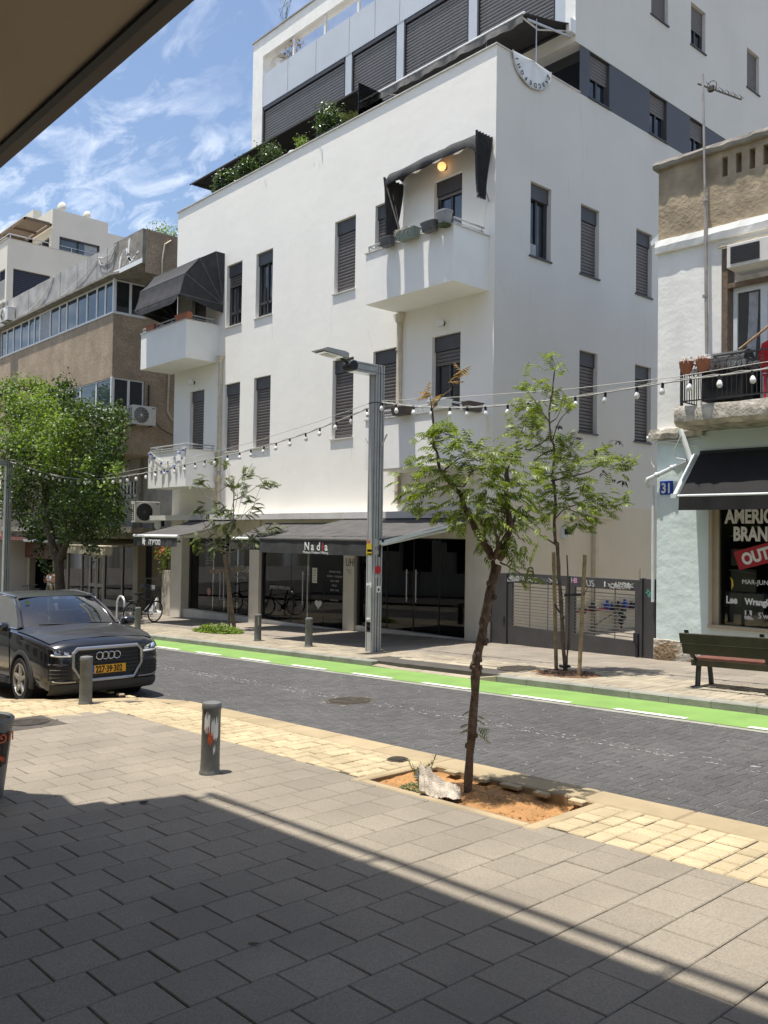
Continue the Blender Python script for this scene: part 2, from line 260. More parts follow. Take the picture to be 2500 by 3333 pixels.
# ------------------------------------------------------------------ mesh helpers
class MB:
    def __init__(s): s.v = []; s.f = []; s.M = Matrix.Identity(4)
    def add(s, pts, faces):
        o = len(s.v); s.v += [tuple(s.M @ Vector(p)) for p in pts]; s.f += [tuple(o + i for i in f) for f in faces]; return s
    def quad(s, a, b, c, d): return s.add([a, b, c, d], [(0, 1, 2, 3)])
    def box(s, x0, x1, y0, y1, z0, z1):
        return s.add([(x0, y0, z0), (x1, y0, z0), (x1, y1, z0), (x0, y1, z0), (x0, y0, z1), (x1, y0, z1), (x1, y1, z1), (x0, y1, z1)],
                     [(0, 3, 2, 1), (4, 5, 6, 7), (0, 1, 5, 4), (1, 2, 6, 5), (2, 3, 7, 6), (3, 0, 4, 7)])
    def chamf(s, x0, x1, y0, y1, z0, z1, c=0.006):
        return s.add([(x0, y0, z0), (x1, y0, z0), (x1, y1, z0), (x0, y1, z0), (x0, y0, z1 - c), (x1, y0, z1 - c), (x1, y1, z1 - c), (x0, y1, z1 - c),
                      (x0 + c, y0 + c, z1), (x1 - c, y0 + c, z1), (x1 - c, y1 - c, z1), (x0 + c, y1 - c, z1)],
                     [(0, 1, 5, 4), (1, 2, 6, 5), (2, 3, 7, 6), (3, 0, 4, 7), (4, 5, 9, 8), (5, 6, 10, 9), (6, 7, 11, 10), (7, 4, 8, 11), (8, 9, 10, 11)])
    def prism(s, poly, axis, a, b):
        """extrude a 2-D polygon along axis (0=x: poly is y,z; 1=y: poly is x,z; 2=z: poly is x,y)"""
        def P(p, t): return (t, p[0], p[1]) if axis == 0 else ((p[0], t, p[1]) if axis == 1 else (p[0], p[1], t))
        n = len(poly)
        return s.add([P(p, a) for p in poly] + [P(p, b) for p in poly],
                     [tuple(range(n))[::-1], tuple(range(n, 2 * n))] + [(i, (i + 1) % n, n + (i + 1) % n, n + i) for i in range(n)])
    def tube(s, pts, r, n=8, cap=True):
        pts = [Vector(p) for p in pts]; rs = r if isinstance(r, (list, tuple)) else [r] * len(pts)
        ring = []; up = None
        for i, p in enumerate(pts):
            d = (pts[min(i + 1, len(pts) - 1)] - pts[max(i - 1, 0)])
            d = d.normalized() if d.length > 1e-9 else Vector((0, 0, 1))
            if up is None:
                a = Vector((0, 0, 1)) if abs(d.z) < 0.9 else Vector((1, 0, 0)); up = (a - d * a.dot(d)).normalized()
            else:
                up = up - d * up.dot(d); up = up.normalized() if up.length > 1e-6 else d.orthogonal().normalized()
            q = d.cross(up)
            ring.append([p + (up * math.cos(2 * PI * k / n) + q * math.sin(2 * PI * k / n)) * rs[i] for k in range(n)])
        vs = [v for rg in ring for v in rg]; fs = []
        for i in range(len(pts) - 1):
            for k in range(n): fs.append((i * n + k, i * n + (k + 1) % n, (i + 1) * n + (k + 1) % n, (i + 1) * n + k))
        if cap: fs += [tuple(range(n))[::-1], tuple((len(pts) - 1) * n + k for k in range(n))]
        return s.add(vs, fs)
    def lathe(s, prof, c=(0, 0, 0), n=20, axis='z', cap=True):
        vs = []; fs = []
        for r, z in prof:
            for k in range(n):
                a = 2 * PI * k / n; x, y = r * math.cos(a), r * math.sin(a)
                vs.append({'z': (c[0] + x, c[1] + y, c[2] + z), 'y': (c[0] + x, c[1] + z, c[2] + y), 'x': (c[0] + z, c[1] + x, c[2] + y)}[axis])
        m = len(prof)
        for i in range(m - 1):
            for k in range(n): fs.append((i * n + k, i * n + (k + 1) % n, (i + 1) * n + (k + 1) % n, (i + 1) * n + k))
        if cap: fs += [tuple(range(n))[::-1], tuple((m - 1) * n + k for k in range(n))]
        return s.add(vs, fs)
    def sheet(s, grid, th=0.0):
        """grid of points [row][col]; th > 0 gives it thickness along the local normal (second layer)"""
        r, c = len(grid), len(grid[0]); vs = [Vector(p) for row in grid for p in row]; fs = []
        for i in range(r - 1):
            for j in range(c - 1): fs.append((i * c + j, i * c + j + 1, (i + 1) * c + j + 1, (i + 1) * c + j))
        if th:
            nv = []
            for i in range(r):
                for j in range(c):
                    a = vs[min(i + 1, r - 1) * c + j] - vs[max(i - 1, 0) * c + j]; b = vs[i * c + min(j + 1, c - 1)] - vs[i * c + max(j - 1, 0)]
                    n = a.cross(b); n = n.normalized() if n.length > 1e-9 else Vector((0, 0, 1)); nv.append(vs[i * c + j] + n * th)
            k = r * c; f2 = [tuple(k + x for x in f[::-1]) for f in fs]
            edge = [j for j in range(c)] + [i * c + c - 1 for i in range(1, r)] + [(r - 1) * c + j for j in range(c - 2, -1, -1)] + [i * c for i in range(r - 2, 0, -1)]
            f3 = [(edge[i], edge[(i + 1) % len(edge)], k + edge[(i + 1) % len(edge)], k + edge[i]) for i in range(len(edge))]
            return s.add(vs + nv, fs + f2 + f3)
        return s.add(vs, fs)
    def wall(s, u0, u1, z0, z1, holes, depth, P):
        """wall face on grid lines with recessed openings; P(u, d, z) gives the point d metres behind the face"""
        us = sorted({u0, u1, *[h[0] for h in holes], *[h[1] for h in holes]}); zs = sorted({z0, z1, *[h[2] for h in holes], *[h[3] for h in holes]})
        us = [u for u in us if u0 <= u <= u1]; zs = [z for z in zs if z0 <= z <= z1]
        for i in range(len(us) - 1):
            for j in range(len(zs) - 1):
                cu, cz = (us[i] + us[i + 1]) / 2, (zs[j] + zs[j + 1]) / 2
                if any(h[0] < cu < h[1] and h[2] < cz < h[3] for h in holes): continue
                s.quad(P(us[i], 0, zs[j]), P(us[i + 1], 0, zs[j]), P(us[i + 1], 0, zs[j + 1]), P(us[i], 0, zs[j + 1]))
        for a, b, c, d in holes:
            for p, q in (((a, c), (b, c)), ((b, c), (b, d)), ((b, d), (a, d)), ((a, d), (a, c))):
                s.quad(P(p[0], 0, p[1]), P(q[0], 0, q[1]), P(q[0], depth, q[1]), P(p[0], depth, p[1]))
        return s
    def build(s, name, m, parent=None, smooth=False, ang=35, bevel=0, loc=None, rot=None, fix=False):
        me = bpy.data.meshes.new(name); me.from_pydata(s.v, [], s.f); me.materials.append(m)
        if fix:
            bm = bmesh.new(); bm.from_mesh(me); bmesh.ops.recalc_face_normals(bm, faces=bm.faces); bm.to_mesh(me); bm.free()
        if smooth: me.shade_smooth(); me.set_sharp_from_angle(angle=math.radians(ang))
        o = bpy.data.objects.new(name, me); COL.objects.link(o)
        if parent: o.parent = parent
        if loc: o.location = loc
        if rot: o.rotation_euler = rot
        if bevel:
            b = o.modifiers.new('bevel', 'BEVEL'); b.width = bevel; b.segments = 2; b.limit_method = 'ANGLE'
        return o
def tag(o, label=None, cat=None, group=None, kind=None):
    for k, v in (('label', label), ('category', cat), ('group', group), ('kind', kind)):
        if v: o[k] = v
    return o
def thing(name, label, cat, loc=(0, 0, 0), rz=0.0, group=None):
    o = bpy.data.objects.new(name, None); COL.objects.link(o); o.location = loc; o.rotation_euler = (0, 0, rz); o.empty_display_size = 0.2
    return tag(o, label, cat, group)
KIDS = {}
def copy_tree(o, parent=None):
    c = o.copy(); COL.objects.link(c)
    if parent: c.parent = parent
    for ch in [x for x in bpy.data.objects if x.parent == o]: copy_tree(ch, c)
    return c
def inst(src, parent, loc, rot=(0, 0, 0), scale=None):
    c = src.copy(); COL.objects.link(c); c.parent = parent; c.location = loc; c.rotation_euler = rot
    if scale: c.scale = scale
    return c
def text(name, body, size, m, parent, loc, rot=(PI / 2, 0, 0), align='LEFT', bold=0.0, space=1.0, shear=0.0, xs=1.0, ext=0.0015):
    cu = bpy.data.curves.new(name, 'FONT'); cu.body = body; cu.size = size; cu.align_x = align; cu.extrude = ext; cu.offset = bold; cu.space_character = space; cu.shear = shear
    cu.resolution_u = 3; cu.materials.append(m)
    tmp = bpy.data.objects.new('tmp', cu); me = bpy.data.meshes.new_from_object(tmp); bpy.data.objects.remove(tmp); me.transform(Matrix.Diagonal((xs, 1, 1, 1)))
    o = bpy.data.objects.new(name, me); COL.objects.link(o); o.parent = parent; o.location = loc; o.rotation_euler = rot; return o
SLOPE = 0.0366
def gz(x): return SLOPE * x
TILT = -math.atan(SLOPE)
# directions across the picture, used to spread tree limbs side to side and front to back
AX = Vector((0.671, 0.741, 0)); AY = Vector((-0.741, 0.671, 0))
# ================================================================== GROUND (all of it lies on one plane that falls gently along the street)
def structure(mb, name, m, rot=True, **k):
    o = mb.build(name, m, **k); o['kind'] = 'structure'
    if rot: o.rotation_euler = (0, TILT, 0)
    return o
b = MB(); b.quad((-400, -400, -.35), (400, -400, -.35), (400, 400, -.35), (-400, 400, -.35)); ground = structure(b, 'ground', M_ground)
ROAD = -0.12
b = MB(); b.quad((-90, -14.5, ROAD), (60, -14.5, ROAD), (60, -4.1, ROAD), (-90, -4.1, ROAD)); road = structure(b, 'road', M_joint)
# herringbone road bricks: the ones that show largest as single parts, the rest as one part
bw, gap = 0.1, 0.008
def brick_mesh(w, h, c, hh, name, m):
    q = MB(); q.chamf(-w / 2, w / 2, -h / 2, h / 2, 0, hh, c); me = q.build(name, m); return me
bricks = []
for ix in range(-150, 118):
    for iy in range(-90, -51):
        t = (ix - iy) % 4
        if t == 0: cx, cy, w, h = ix + 1, iy + .5, 2, 1
        elif t == 3: cx, cy, w, h = ix + .5, iy + 1, 1, 2
        else: continue
        x, y = cx * bw, cy * bw
        if y > -5.2 + 0.02 or y < -8.97: continue
        if x > 11.6: continue
        if (x - 3.55) ** 2 + (y + 7.05) ** 2 < 0.335 ** 2: continue
        bricks.append((math.hypot(x - CAM.x, y - CAM.y), x, y, w * bw - gap, h * bw - gap))
bricks.sort()
protoH = brick_mesh(.2 - gap, .1 - gap, .004, .012, 'road_brick', M_asph); protoV = brick_mesh(.1 - gap, .2 - gap, .004, .012, 'road_brick', M_asph)
for p in (protoH, protoV): p.parent = road
rest = MB(); usedp = set(); R2 = random.Random(3)
visible = [q for q in bricks if -0.74 * (q[1] - CAM.x) + 0.67 * (q[2] - CAM.y) > 0]
vis_ids = set(id(q) for q in visible[60:360])
for q in bricks:
    d, x, y, w, h = q; z = ROAD + R2.uniform(-.0085, -.0055)
    if id(q) in vis_ids:
        pr = protoH if w > h else protoV
        if pr.name not in usedp: usedp.add(pr.name); o = pr; o.location = (x, y, z)
        else: o = inst(pr, road, (x, y, z))
        o.rotation_euler = (R2.uniform(-.006, .006), R2.uniform(-.006, .006), R2.uniform(-.02, .02))
    else:
        z0 = z
        rest.chamf(x - w / 2, x + w / 2, y - h / 2, y + h / 2, z0, z0 + .012, .004)
ro = rest.build('road_brick', M_asph, road); ro['kind'] = 'stuff'
# concrete edging between bricks and cycle lane, green lane, dashes, worn white marks
b = MB(); x = -60
while x < 30:
    b.box(x, x + .99, -5.31, -5.12, ROAD - .02, ROAD + .013); x += 1.0
o = b.build('edging', M_kerb, road); o['kind'] = 'stuff'
b = MB()
xs = [i * .5 for i in range(-160, 61)]
gr = [[(x, -5.19 + .012 * math.sin(x * 5.1) + .01 * math.sin(x * 13), ROAD + .018) for x in xs], [(x, -4.155, ROAD + .018) for x in xs]]
b.sheet(gr); lane = structure(b, 'bike_lane', M_green)
for i in range(-16, 12):
    x0 = 1.32 + i * 1.76; b = MB(); n = 8
    if i == 0: pass
    L0 = x0 + R_.uniform(-.04, .04); L1 = L0 + 1.0
    lo = [(L0 + (L1 - L0) * k / n, -5.185 + R_.uniform(-.006, .006), ROAD + .023) for k in range(n + 1)]
    hi = [(L0 + (L1 - L0) * k / n + .01, -5.085 + R_.uniform(-.007, .007), ROAD + .023) for k in range(n + 1)]
    b.sheet([lo, hi]); b.build('lane_marking', M_roadwhite, lane)
b = MB()
for k in range(900):      # remains of an old double line, broken into flecks on the brick faces
    x = R_.uniform(-9, 12); y = -7.05 + R_.choice((0, .16)) + R_.gauss(0, .025) - 0.0 * x
    if R_.random() < .35 * (1 if x > 1 else .6): continue
    w, h = R_.uniform(.01, .055), R_.uniform(.004, .012)
    b.box(x, x + w, y, y + h, ROAD + .001, ROAD + .008)
for k in range(500):
    x = R_.uniform(-6, 12); y = R_.uniform(-8.9, -5.4); w = R_.uniform(.006, .03); b.box(x, x + w, y, y + .007, ROAD + .001, ROAD + .0078)
o = b.build('worn_paint', M_worn, road); o['kind'] = 'stuff'

# ------------------------------------------------------------------ near pavement
b = MB()
PIT = (7.42, 9.16, -10.12, -9.30)
for x0, x1, y0, y1 in ((2.3, 7.42, -40, -9.02), (9.16, 60, -40, -9.02), (7.42, 9.16, -40, -10.12), (7.42, 9.16, -9.30, -9.02)):
    b.box(x0, x1, y0, y1, -.2, -.012)
b.prism([(-60, -40), (2.3, -40), (2.3, -9.1), (0.5, -10.85), (-1.2, -11.3), (-60, -11.3)], 2, -.2, -.012)
near = structure(b, 'near_pavement', M_dkjoint)
def paving(parent, name, m, cells, hgt, c, cap, gapw, jit=.002, seed=1, keep=None):
    """cells: (x0,x1,y0,y1); nearest `cap` in view become single parts, the rest one part"""
    R3 = random.Random(seed); protos = {}; rest = MB(); nrest = 0
    cells = sorted(cells, key=lambda q: math.hypot((q[0] + q[1]) / 2 - CAM.x, (q[2] + q[3]) / 2 - CAM.y))
    n = 0
    for x0, x1, y0, y1 in cells:
        w, h = round(x1 - x0 - gapw, 3), round(y1 - y0 - gapw, 3)
        if w < .02 or h < .02: continue
        cx, cy = (x0 + x1) / 2, (y0 + y1) / 2; dvx, dvy = cx - CAM.x, cy - CAM.y
        fwd = -0.741 * dvx + 0.671 * dvy; sid = 0.671 * dvx + 0.741 * dvy
        inview = fwd > 1.0 and abs(sid) < fwd * .48 + .3 and (CAM.z - gz(cx)) / fwd < .60
        z = R3.uniform(-jit, jit)
        if inview and n < cap:
            n += 1; k = (w, h)
            if k not in protos: q = MB(); q.chamf(-w / 2, w / 2, -h / 2, h / 2, -hgt, 0, c); protos[k] = o = q.build(name, m, parent, loc=(cx, cy, z))
            else: o = inst(protos[k], parent, (cx, cy, z))
            o.rotation_euler = (R3.uniform(-jit, jit) * 2, R3.uniform(-jit, jit) * 2, R3.uniform(-.003, .003))
        else:
            rest.chamf(cx - w / 2, cx + w / 2, cy - h / 2, cy + h / 2, z - hgt, z, c); nrest += 1
    if nrest: o = rest.build(name, m, parent); o['kind'] = 'stuff'
cells = []; P = 0.305; RP = random.Random(5)
for i in range(-46, 46):
    x0 = 8.85 + i * P; off = (i % 2) * .5 * P + RP.uniform(-.02, .02)
    ytop = -10.1 if x0 > 2.4 else -11.4
    y = -10.1 - off
    if off > .03 and x0 > 2.4: cells.append((x0, x0 + P, -10.1 - off, -10.1))
    while y > -17:
        if x0 > 2.4 or y - P < -11.5:
            cx, cy = x0 + P / 2, y - P / 2
            if not (2.28 < cx < 3.06 and -11.5 < cy < -10.9): cells.append((x0, x0 + P, y - P, min(y, ytop)))
        y -= P
paving(near, 'paver', M_paver, cells, .03, .005, 295, .0055, .0018, 8)
# yellow cobbles in running courses along the kerb
cells = []
def diag(y): return 2.45 + (y + 9.15) * 1.05
y = -9.36; k = 0
widths = [.165, .2, .15, .205]
x = -14.0; k = 0
while x < 16:
    w = .142 if k % 3 else .20; y = -9.34 - (.0 if k % 2 else .08)
    cells.append((x, x + w, y, -9.34)) if k % 2 == 0 else None
    lim = -10.1 if x > 2.5 else -11.45
    while y > lim + .02:
        l = RP.choice((.13, .15, .2)); y1 = max(y - l, lim)
        cx, cy = x + w / 2, (y + y1) / 2
        if x > 2.5 or (cx > diag(cy) + .12 and cx > -8 and (cy > -11.5)):
            if not (PIT[0] - .12 < cx < PIT[1] + .13 and cy < -9.2): cells.append((x, x + w, y1, y))
        y = y1
    x += w; k += 1
cells = [q for q in cells if q[3] - q[2] > .04]
for i in range(-40, 4):      # cobbled apron along the parking bay further back
    for j in range(3):
        x0 = 0.25 + i * .2; 
        if x0 < .3 and x0 > -12: cells.append((x0, x0 + .2, -11.45 + j * .13, -11.32 + j * .13)) if x0 < -2.6 + j * .2 else None
paving(near, 'cobble', M_cobble, cells, .03, .008, 295, .011, .004, 9)
# flush kerb stones
b = None
x = 2.6; ks = []
while x < 20:
    l = .8; ks.append((x, x + l)); x += l
pk = MB(); pk.chamf(0, .79, 0, .32, -.14, 0.0, .012); kp = pk.build('kerb_stone', M_kerbn, near, loc=(2.6, -9.34, 0.002))
for x0, x1 in ks[1:]: inst(kp, near, (x0, -9.34, .002))
bay = [(2.55, -9.05), (1.85, -9.35), (1.35, -10.0), (0.75, -10.62), (0.1, -11.05), (-.9, -11.22), (-3, -11.25), (-6, -11.25), (-9, -11.25), (-12, -11.25)]
for (xa, ya), (xb, yb) in zip(bay[:-1], bay[1:]):
    q = MB(); l = math.hypot(xb - xa, yb - ya); q.chamf(0, l - .01, -.0, .2, -.14, .004, .015)
    q.build('kerb_stone', M_kerbn, near, loc=(xa, ya, 0), rot=(0, 0, math.atan2(yb - ya, xb - xa)))
# sunken gutter joint beside the dropped kerb
b = MB(); b.sheet([[(2.3, -9.17, ROAD + .016), (3.6, -9.10, ROAD + .016), (5.2, -9.06, ROAD + .016)], [(2.3, -9.10, ROAD + .016), (3.6, -9.045, ROAD + .016), (5.2, -9.02, ROAD + .016)]])
b.build('gutter', M_dkjoint, near)
# tree pit: border stones and uneven sand
for (x0, x1, y0, y1) in ((7.32, 7.42, -10.22, -9.345), (9.16, 9.27, -10.22, -9.345), (7.42, 9.16, -10.2, -10.12)):
    q = MB(); q.chamf(x0, x1, y0, y1, -.12, .006, .012); q.build('pit_edging', M_kerbn, near)
n = 40; gx = [PIT[0] + (PIT[1] - PIT[0]) * i / n for i in range(n + 1)]; gy = [PIT[2] + (PIT[3] - PIT[2]) * j / 22 for j in range(23)]
from mathutils import noise as mnoise
def sandz(x, y):
    z = -.055 + .03 * mnoise.noise((x * 2.3, y * 2.6, 1.7)) + .016 * mnoise.noise((x * 8, y * 8, 3.1)) + .006 * mnoise.noise((x * 25, y * 25, 1))
    z += .05 * math.exp(-((x - 8.25) ** 2 + (y + 9.72) ** 2) / .02) - .055 * math.exp(-((x - 8.95) ** 2 + (y + 9.5) ** 2) / .05) + .03 * math.exp(-((x - 7.55) ** 2 + (y + 9.6) ** 2) / .06)
    return min(z, -.006)
b = MB(); b.sheet([[(x, y, sandz(x, y)) for x in gx] for y in gy]); sand = structure(b, 'tree_pit_sand', M_sand, smooth=True, ang=60)
b = MB()
for k in range(260):
    x, y = R_.uniform(PIT[0] + .03, PIT[1] - .03), R_.uniform(PIT[2] + .03, PIT[3] - .03); s = R_.uniform(.003, .012); z = sandz(x, y)
    b.add([(x - s, y - s, z), (x + s, y - s * .6, z), (x + s * .5, y + s, z), (x, y, z + s * 1.3)], [(0, 1, 3), (1, 2, 3), (2, 0, 3)])
o = b.build('sand_grit', M_sand); tag(o, 'loose grit scattered on the orange sand of the tree pit', kind='stuff'); o.rotation_euler = (0, TILT, 0)
# ------------------------------------------------------------------ far pavement
b = MB(); b.box(-70, 40, -4.10, 14, -.2, -.012); far = structure(b, 'far_pavement', M_dkjoint)
RAMP = (0.55, 3.65)
def rampz(x, y):
    if RAMP[0] < x < RAMP[1] and y < -3.3: return -.085 * max(0, min(1, (-3.3 - y) / .8)) * min(1, (x - RAMP[0]) / .35, (RAMP[1] - x) / .35)
    return 0.0
x = -40 * .6 + .23; pk = MB(); pk.chamf(0, .593, 0, .17, -.16, .004, .018); first = True; srck = None
while x < 14:
    if x + .3 < RAMP[0] or x + .3 > RAMP[1]:
        if srck is None: srck = pk.build('kerb_stone', M_kerb, far, loc=(x, -4.26, 0))
        else: inst(srck, far, (x, -4.26, R_.uniform(-.003, .003)), (R_.uniform(-.01, .01), 0, R_.uniform(-.006, .006)))
    else:
        q = MB(); za, zb = rampz(x, -4.1), rampz(x + .59, -4.1)
        q.add([(x, -4.26, -.14), (x + .59, -4.26, -.14), (x + .59, -3.45, -.14), (x, -3.45, -.14), (x, -4.26, za - .015), (x + .59, -4.26, zb - .015), (x + .59, -3.45, .003), (x, -3.45, .003)],
              [(0, 1, 5, 4), (1, 2, 6, 5), (2, 3, 7, 6), (3, 0, 4, 7), (4, 5, 6, 7)])
        q.build('ramp_slab', M_fcobble, far)
    x += .6
cells = []; k = 0; x = -15.2
while x < 9.5:
    w = .15 if k % 2 else .19; y = -4.08
    while y > -4.1 and y < -2.72:
        l = RP.choice((.13, .17, .2)); cx, cy = x + w / 2, y + l / 2
        if not (RAMP[0] - .02 < cx < RAMP[1] + .1 and cy < -3.42) and not (3.1 < cx < 3.86 and -3.75 < cy < -2.85) and (cx - 4.5) ** 2 + (cy + 3.35) ** 2 > .36 ** 2:
            cells.append((x, x + w, y, y + l))
        y += l
    x += w; k += 1
paving(far, 'cobble', M_fcobble, cells, .03, .008, 280, .010, .004, 10)
cells = []; y = -2.72; k = 0
while y < .2:
    x = -20 + (k % 2) * .27
    while x < 9.5:
        cells.append((x, x + .55, y, y + .34)); x += .55
    y += .34; k += 1
cells += [(x * .6, x * .6 + .6, y * .6 + .2, y * .6 + .8) for x in range(0, 8) for y in range(0, 14)]
paving(far, 'paver', M_fpaver, cells, .03, .006, 280, .010, .003, 12)
# soil ring of the staked tree
b = MB(); b.sheet([[(4.5 + r * math.cos(a) * .62, -3.35 + r * math.sin(a) * .4, .004 + (.05 if r < .5 else 0) * (1 - r) + .014 * mnoise.noise((r * 3 + 9, a * 3, 2))) for a in [2 * PI * i / 28 for i in range(29)]] for r in (1.0, .8, .55, .3, .02)])
structure(b, 'tree_soil', M_soil, smooth=True, ang=80)
# ------------------------------------------------------------------ manhole covers
def manhole(label, loc, r, square=0, n=16):
    t = thing('manhole_cover', label, 'manhole cover', (loc[0], loc[1], gz(loc[0]) + loc[2])); t.rotation_euler = (0, TILT, 0)
    if square: q = MB(); q.chamf(-square, square, -square * .78, square * .78, -.03, .005, .004); q.build('frame', M_cast, t); 
    else: q = MB(); q.lathe([(r * 1.18, -.03), (r * 1.18, .004), (r * 1.04, .006), (r * 1.04, -.01)], n=28, cap=False); q.build('frame', M_cast, t, smooth=True)
    q = MB(); prof = []; k = 9
    for i in range(k):
        ra = r * (1 - i / k); prof += [(ra, .003), (ra - r / k * .45, .003), (ra - r / k * .5, .012), (ra - r / k * .95, .012)]
    q.lathe(prof, c=(0, 0, .003 if square else 0), n=28); q.build('lid', M_cast, t, smooth=True, ang=20)
    return t
manhole('round ribbed manhole cover in the grey road bricks', (3.55, -7.05, ROAD + .004), .30)
manhole('round manhole cover in a square iron plate on the near pavement', (2.67, -11.18, 0), .24, square=.39)
manhole('worn round manhole cover on the far pavement before the gate', (3.48, -3.3, 0), .30)
manhole('small round drain lid in the yellow kerb near the sandy tree pit', (7.06, -9.43, .004), .085)
# ================================================================== WHITE APARTMENT BUILDING
WB = thing('white_apartment_building', 'white rendered apartment house with small balconies, dark shutters and shops below', 'building', (0, 0, 0))
FP = lambda u, d, z: (u, d, z)            # street front, plane y = 0
SP = lambda u, d, z: (-d, u, z)           # side wall, plane x = 0
UP = [(-11.32, -10.42), (-9.64, -8.75), (-5.79, -4.90), (-4.11, -3.22)]
fu = [(a, b, 8.97, 10.97) for a, b in UP] + [(-1.95, -1.03, 8.2, 10.98), (-13.5, -12.58, 8.2, 10.98)]
fl = [(a, b, 4.97, 7.13) for a, b in UP] + [(-1.95, -1.02, 4.2, 7.17), (-13.5, -12.58, 4.15, 7.14)]
b = MB(); b.wall(-14.6, 0, 2.94, 13.58, fu + fl, .16, FP); b.build('front_wall', M_white, WB)
su = [(1.27, 2.06, 9.02, 10.8), (3.28, 4.08, 9.02, 10.8), (5.82, 6.62, 9.02, 10.8)]
slw = [(3.27, 4.05, 5.02, 7.09), (5.80, 6.61, 5.0, 7.09)]
sb = [(3.62, 4.51, 13.62, 14.82), (6.47, 7.37, 13.62, 14.82), (8.68, 9.54, 13.62, 14.82)]
st = [(6.50, 7.39, 17.0, 18.28), (8.68, 9.54, 17.0, 18.28), (12.24, 13.1, 17.0, 18.3)]
b = MB(); b.wall(0, 16, 3.18, 13.58, su + slw, .16, SP); b.build('side_wall', M_white_shade, WB)
b = MB(); b.wall(0, 16, -.2, 3.18, [], .1, SP); b.build('lower_side_wall', M_beige, WB)
b = MB(); b.wall(3.19, 16, 13.58, 14.84, sb, .16, lambda u, d, z: (-.012 - d, u, z)); b.build('grey_band', M_band, WB)
b = MB(); b.wall(2.98, 16, 14.84, 20.76, st, .16, SP); b.quad((0, 2.98, 14.84), (-.02, 2.98, 14.84), (-.02, 16, 14.84), (0, 16, 14.84)); b.build('upper_side_wall', M_white_shade, WB)
b = MB(); b.wall(-16, 16, -.6, 20.0, [], .1, lambda u, d, z: (-14.6, u, z)) if False else None
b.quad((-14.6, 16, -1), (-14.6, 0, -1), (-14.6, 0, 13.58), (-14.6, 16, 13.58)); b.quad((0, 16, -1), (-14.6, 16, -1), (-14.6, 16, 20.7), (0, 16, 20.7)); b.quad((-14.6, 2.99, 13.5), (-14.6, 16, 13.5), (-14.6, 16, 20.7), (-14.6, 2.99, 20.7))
b.build('rear_walls', M_white_shade, WB)
# terrace floor, parapet thickness, coping
b = MB(); b.quad((-14.6, .0, 12.7), (0, 0, 12.7), (0, 16, 12.7), (-14.6, 16, 12.7)); b.quad((-14.6, .16, 12.7), (0, .16, 12.7), (0, .16, 13.58), (-14.6, .16, 13.58)); b.quad((-.16, .16, 12.7), (-.16, 3.19, 12.7), (-.16, 3.19, 13.58), (-.16, .16, 13.58)); b.build('terrace_floor', M_coping, WB)
b = MB(); b.box(-14.66, .03, -.045, .2, 13.58, 13.61); b.box(-.2, .03, .2, 3.19, 13.58, 13.61); b.build('coping', M_coping, WB)
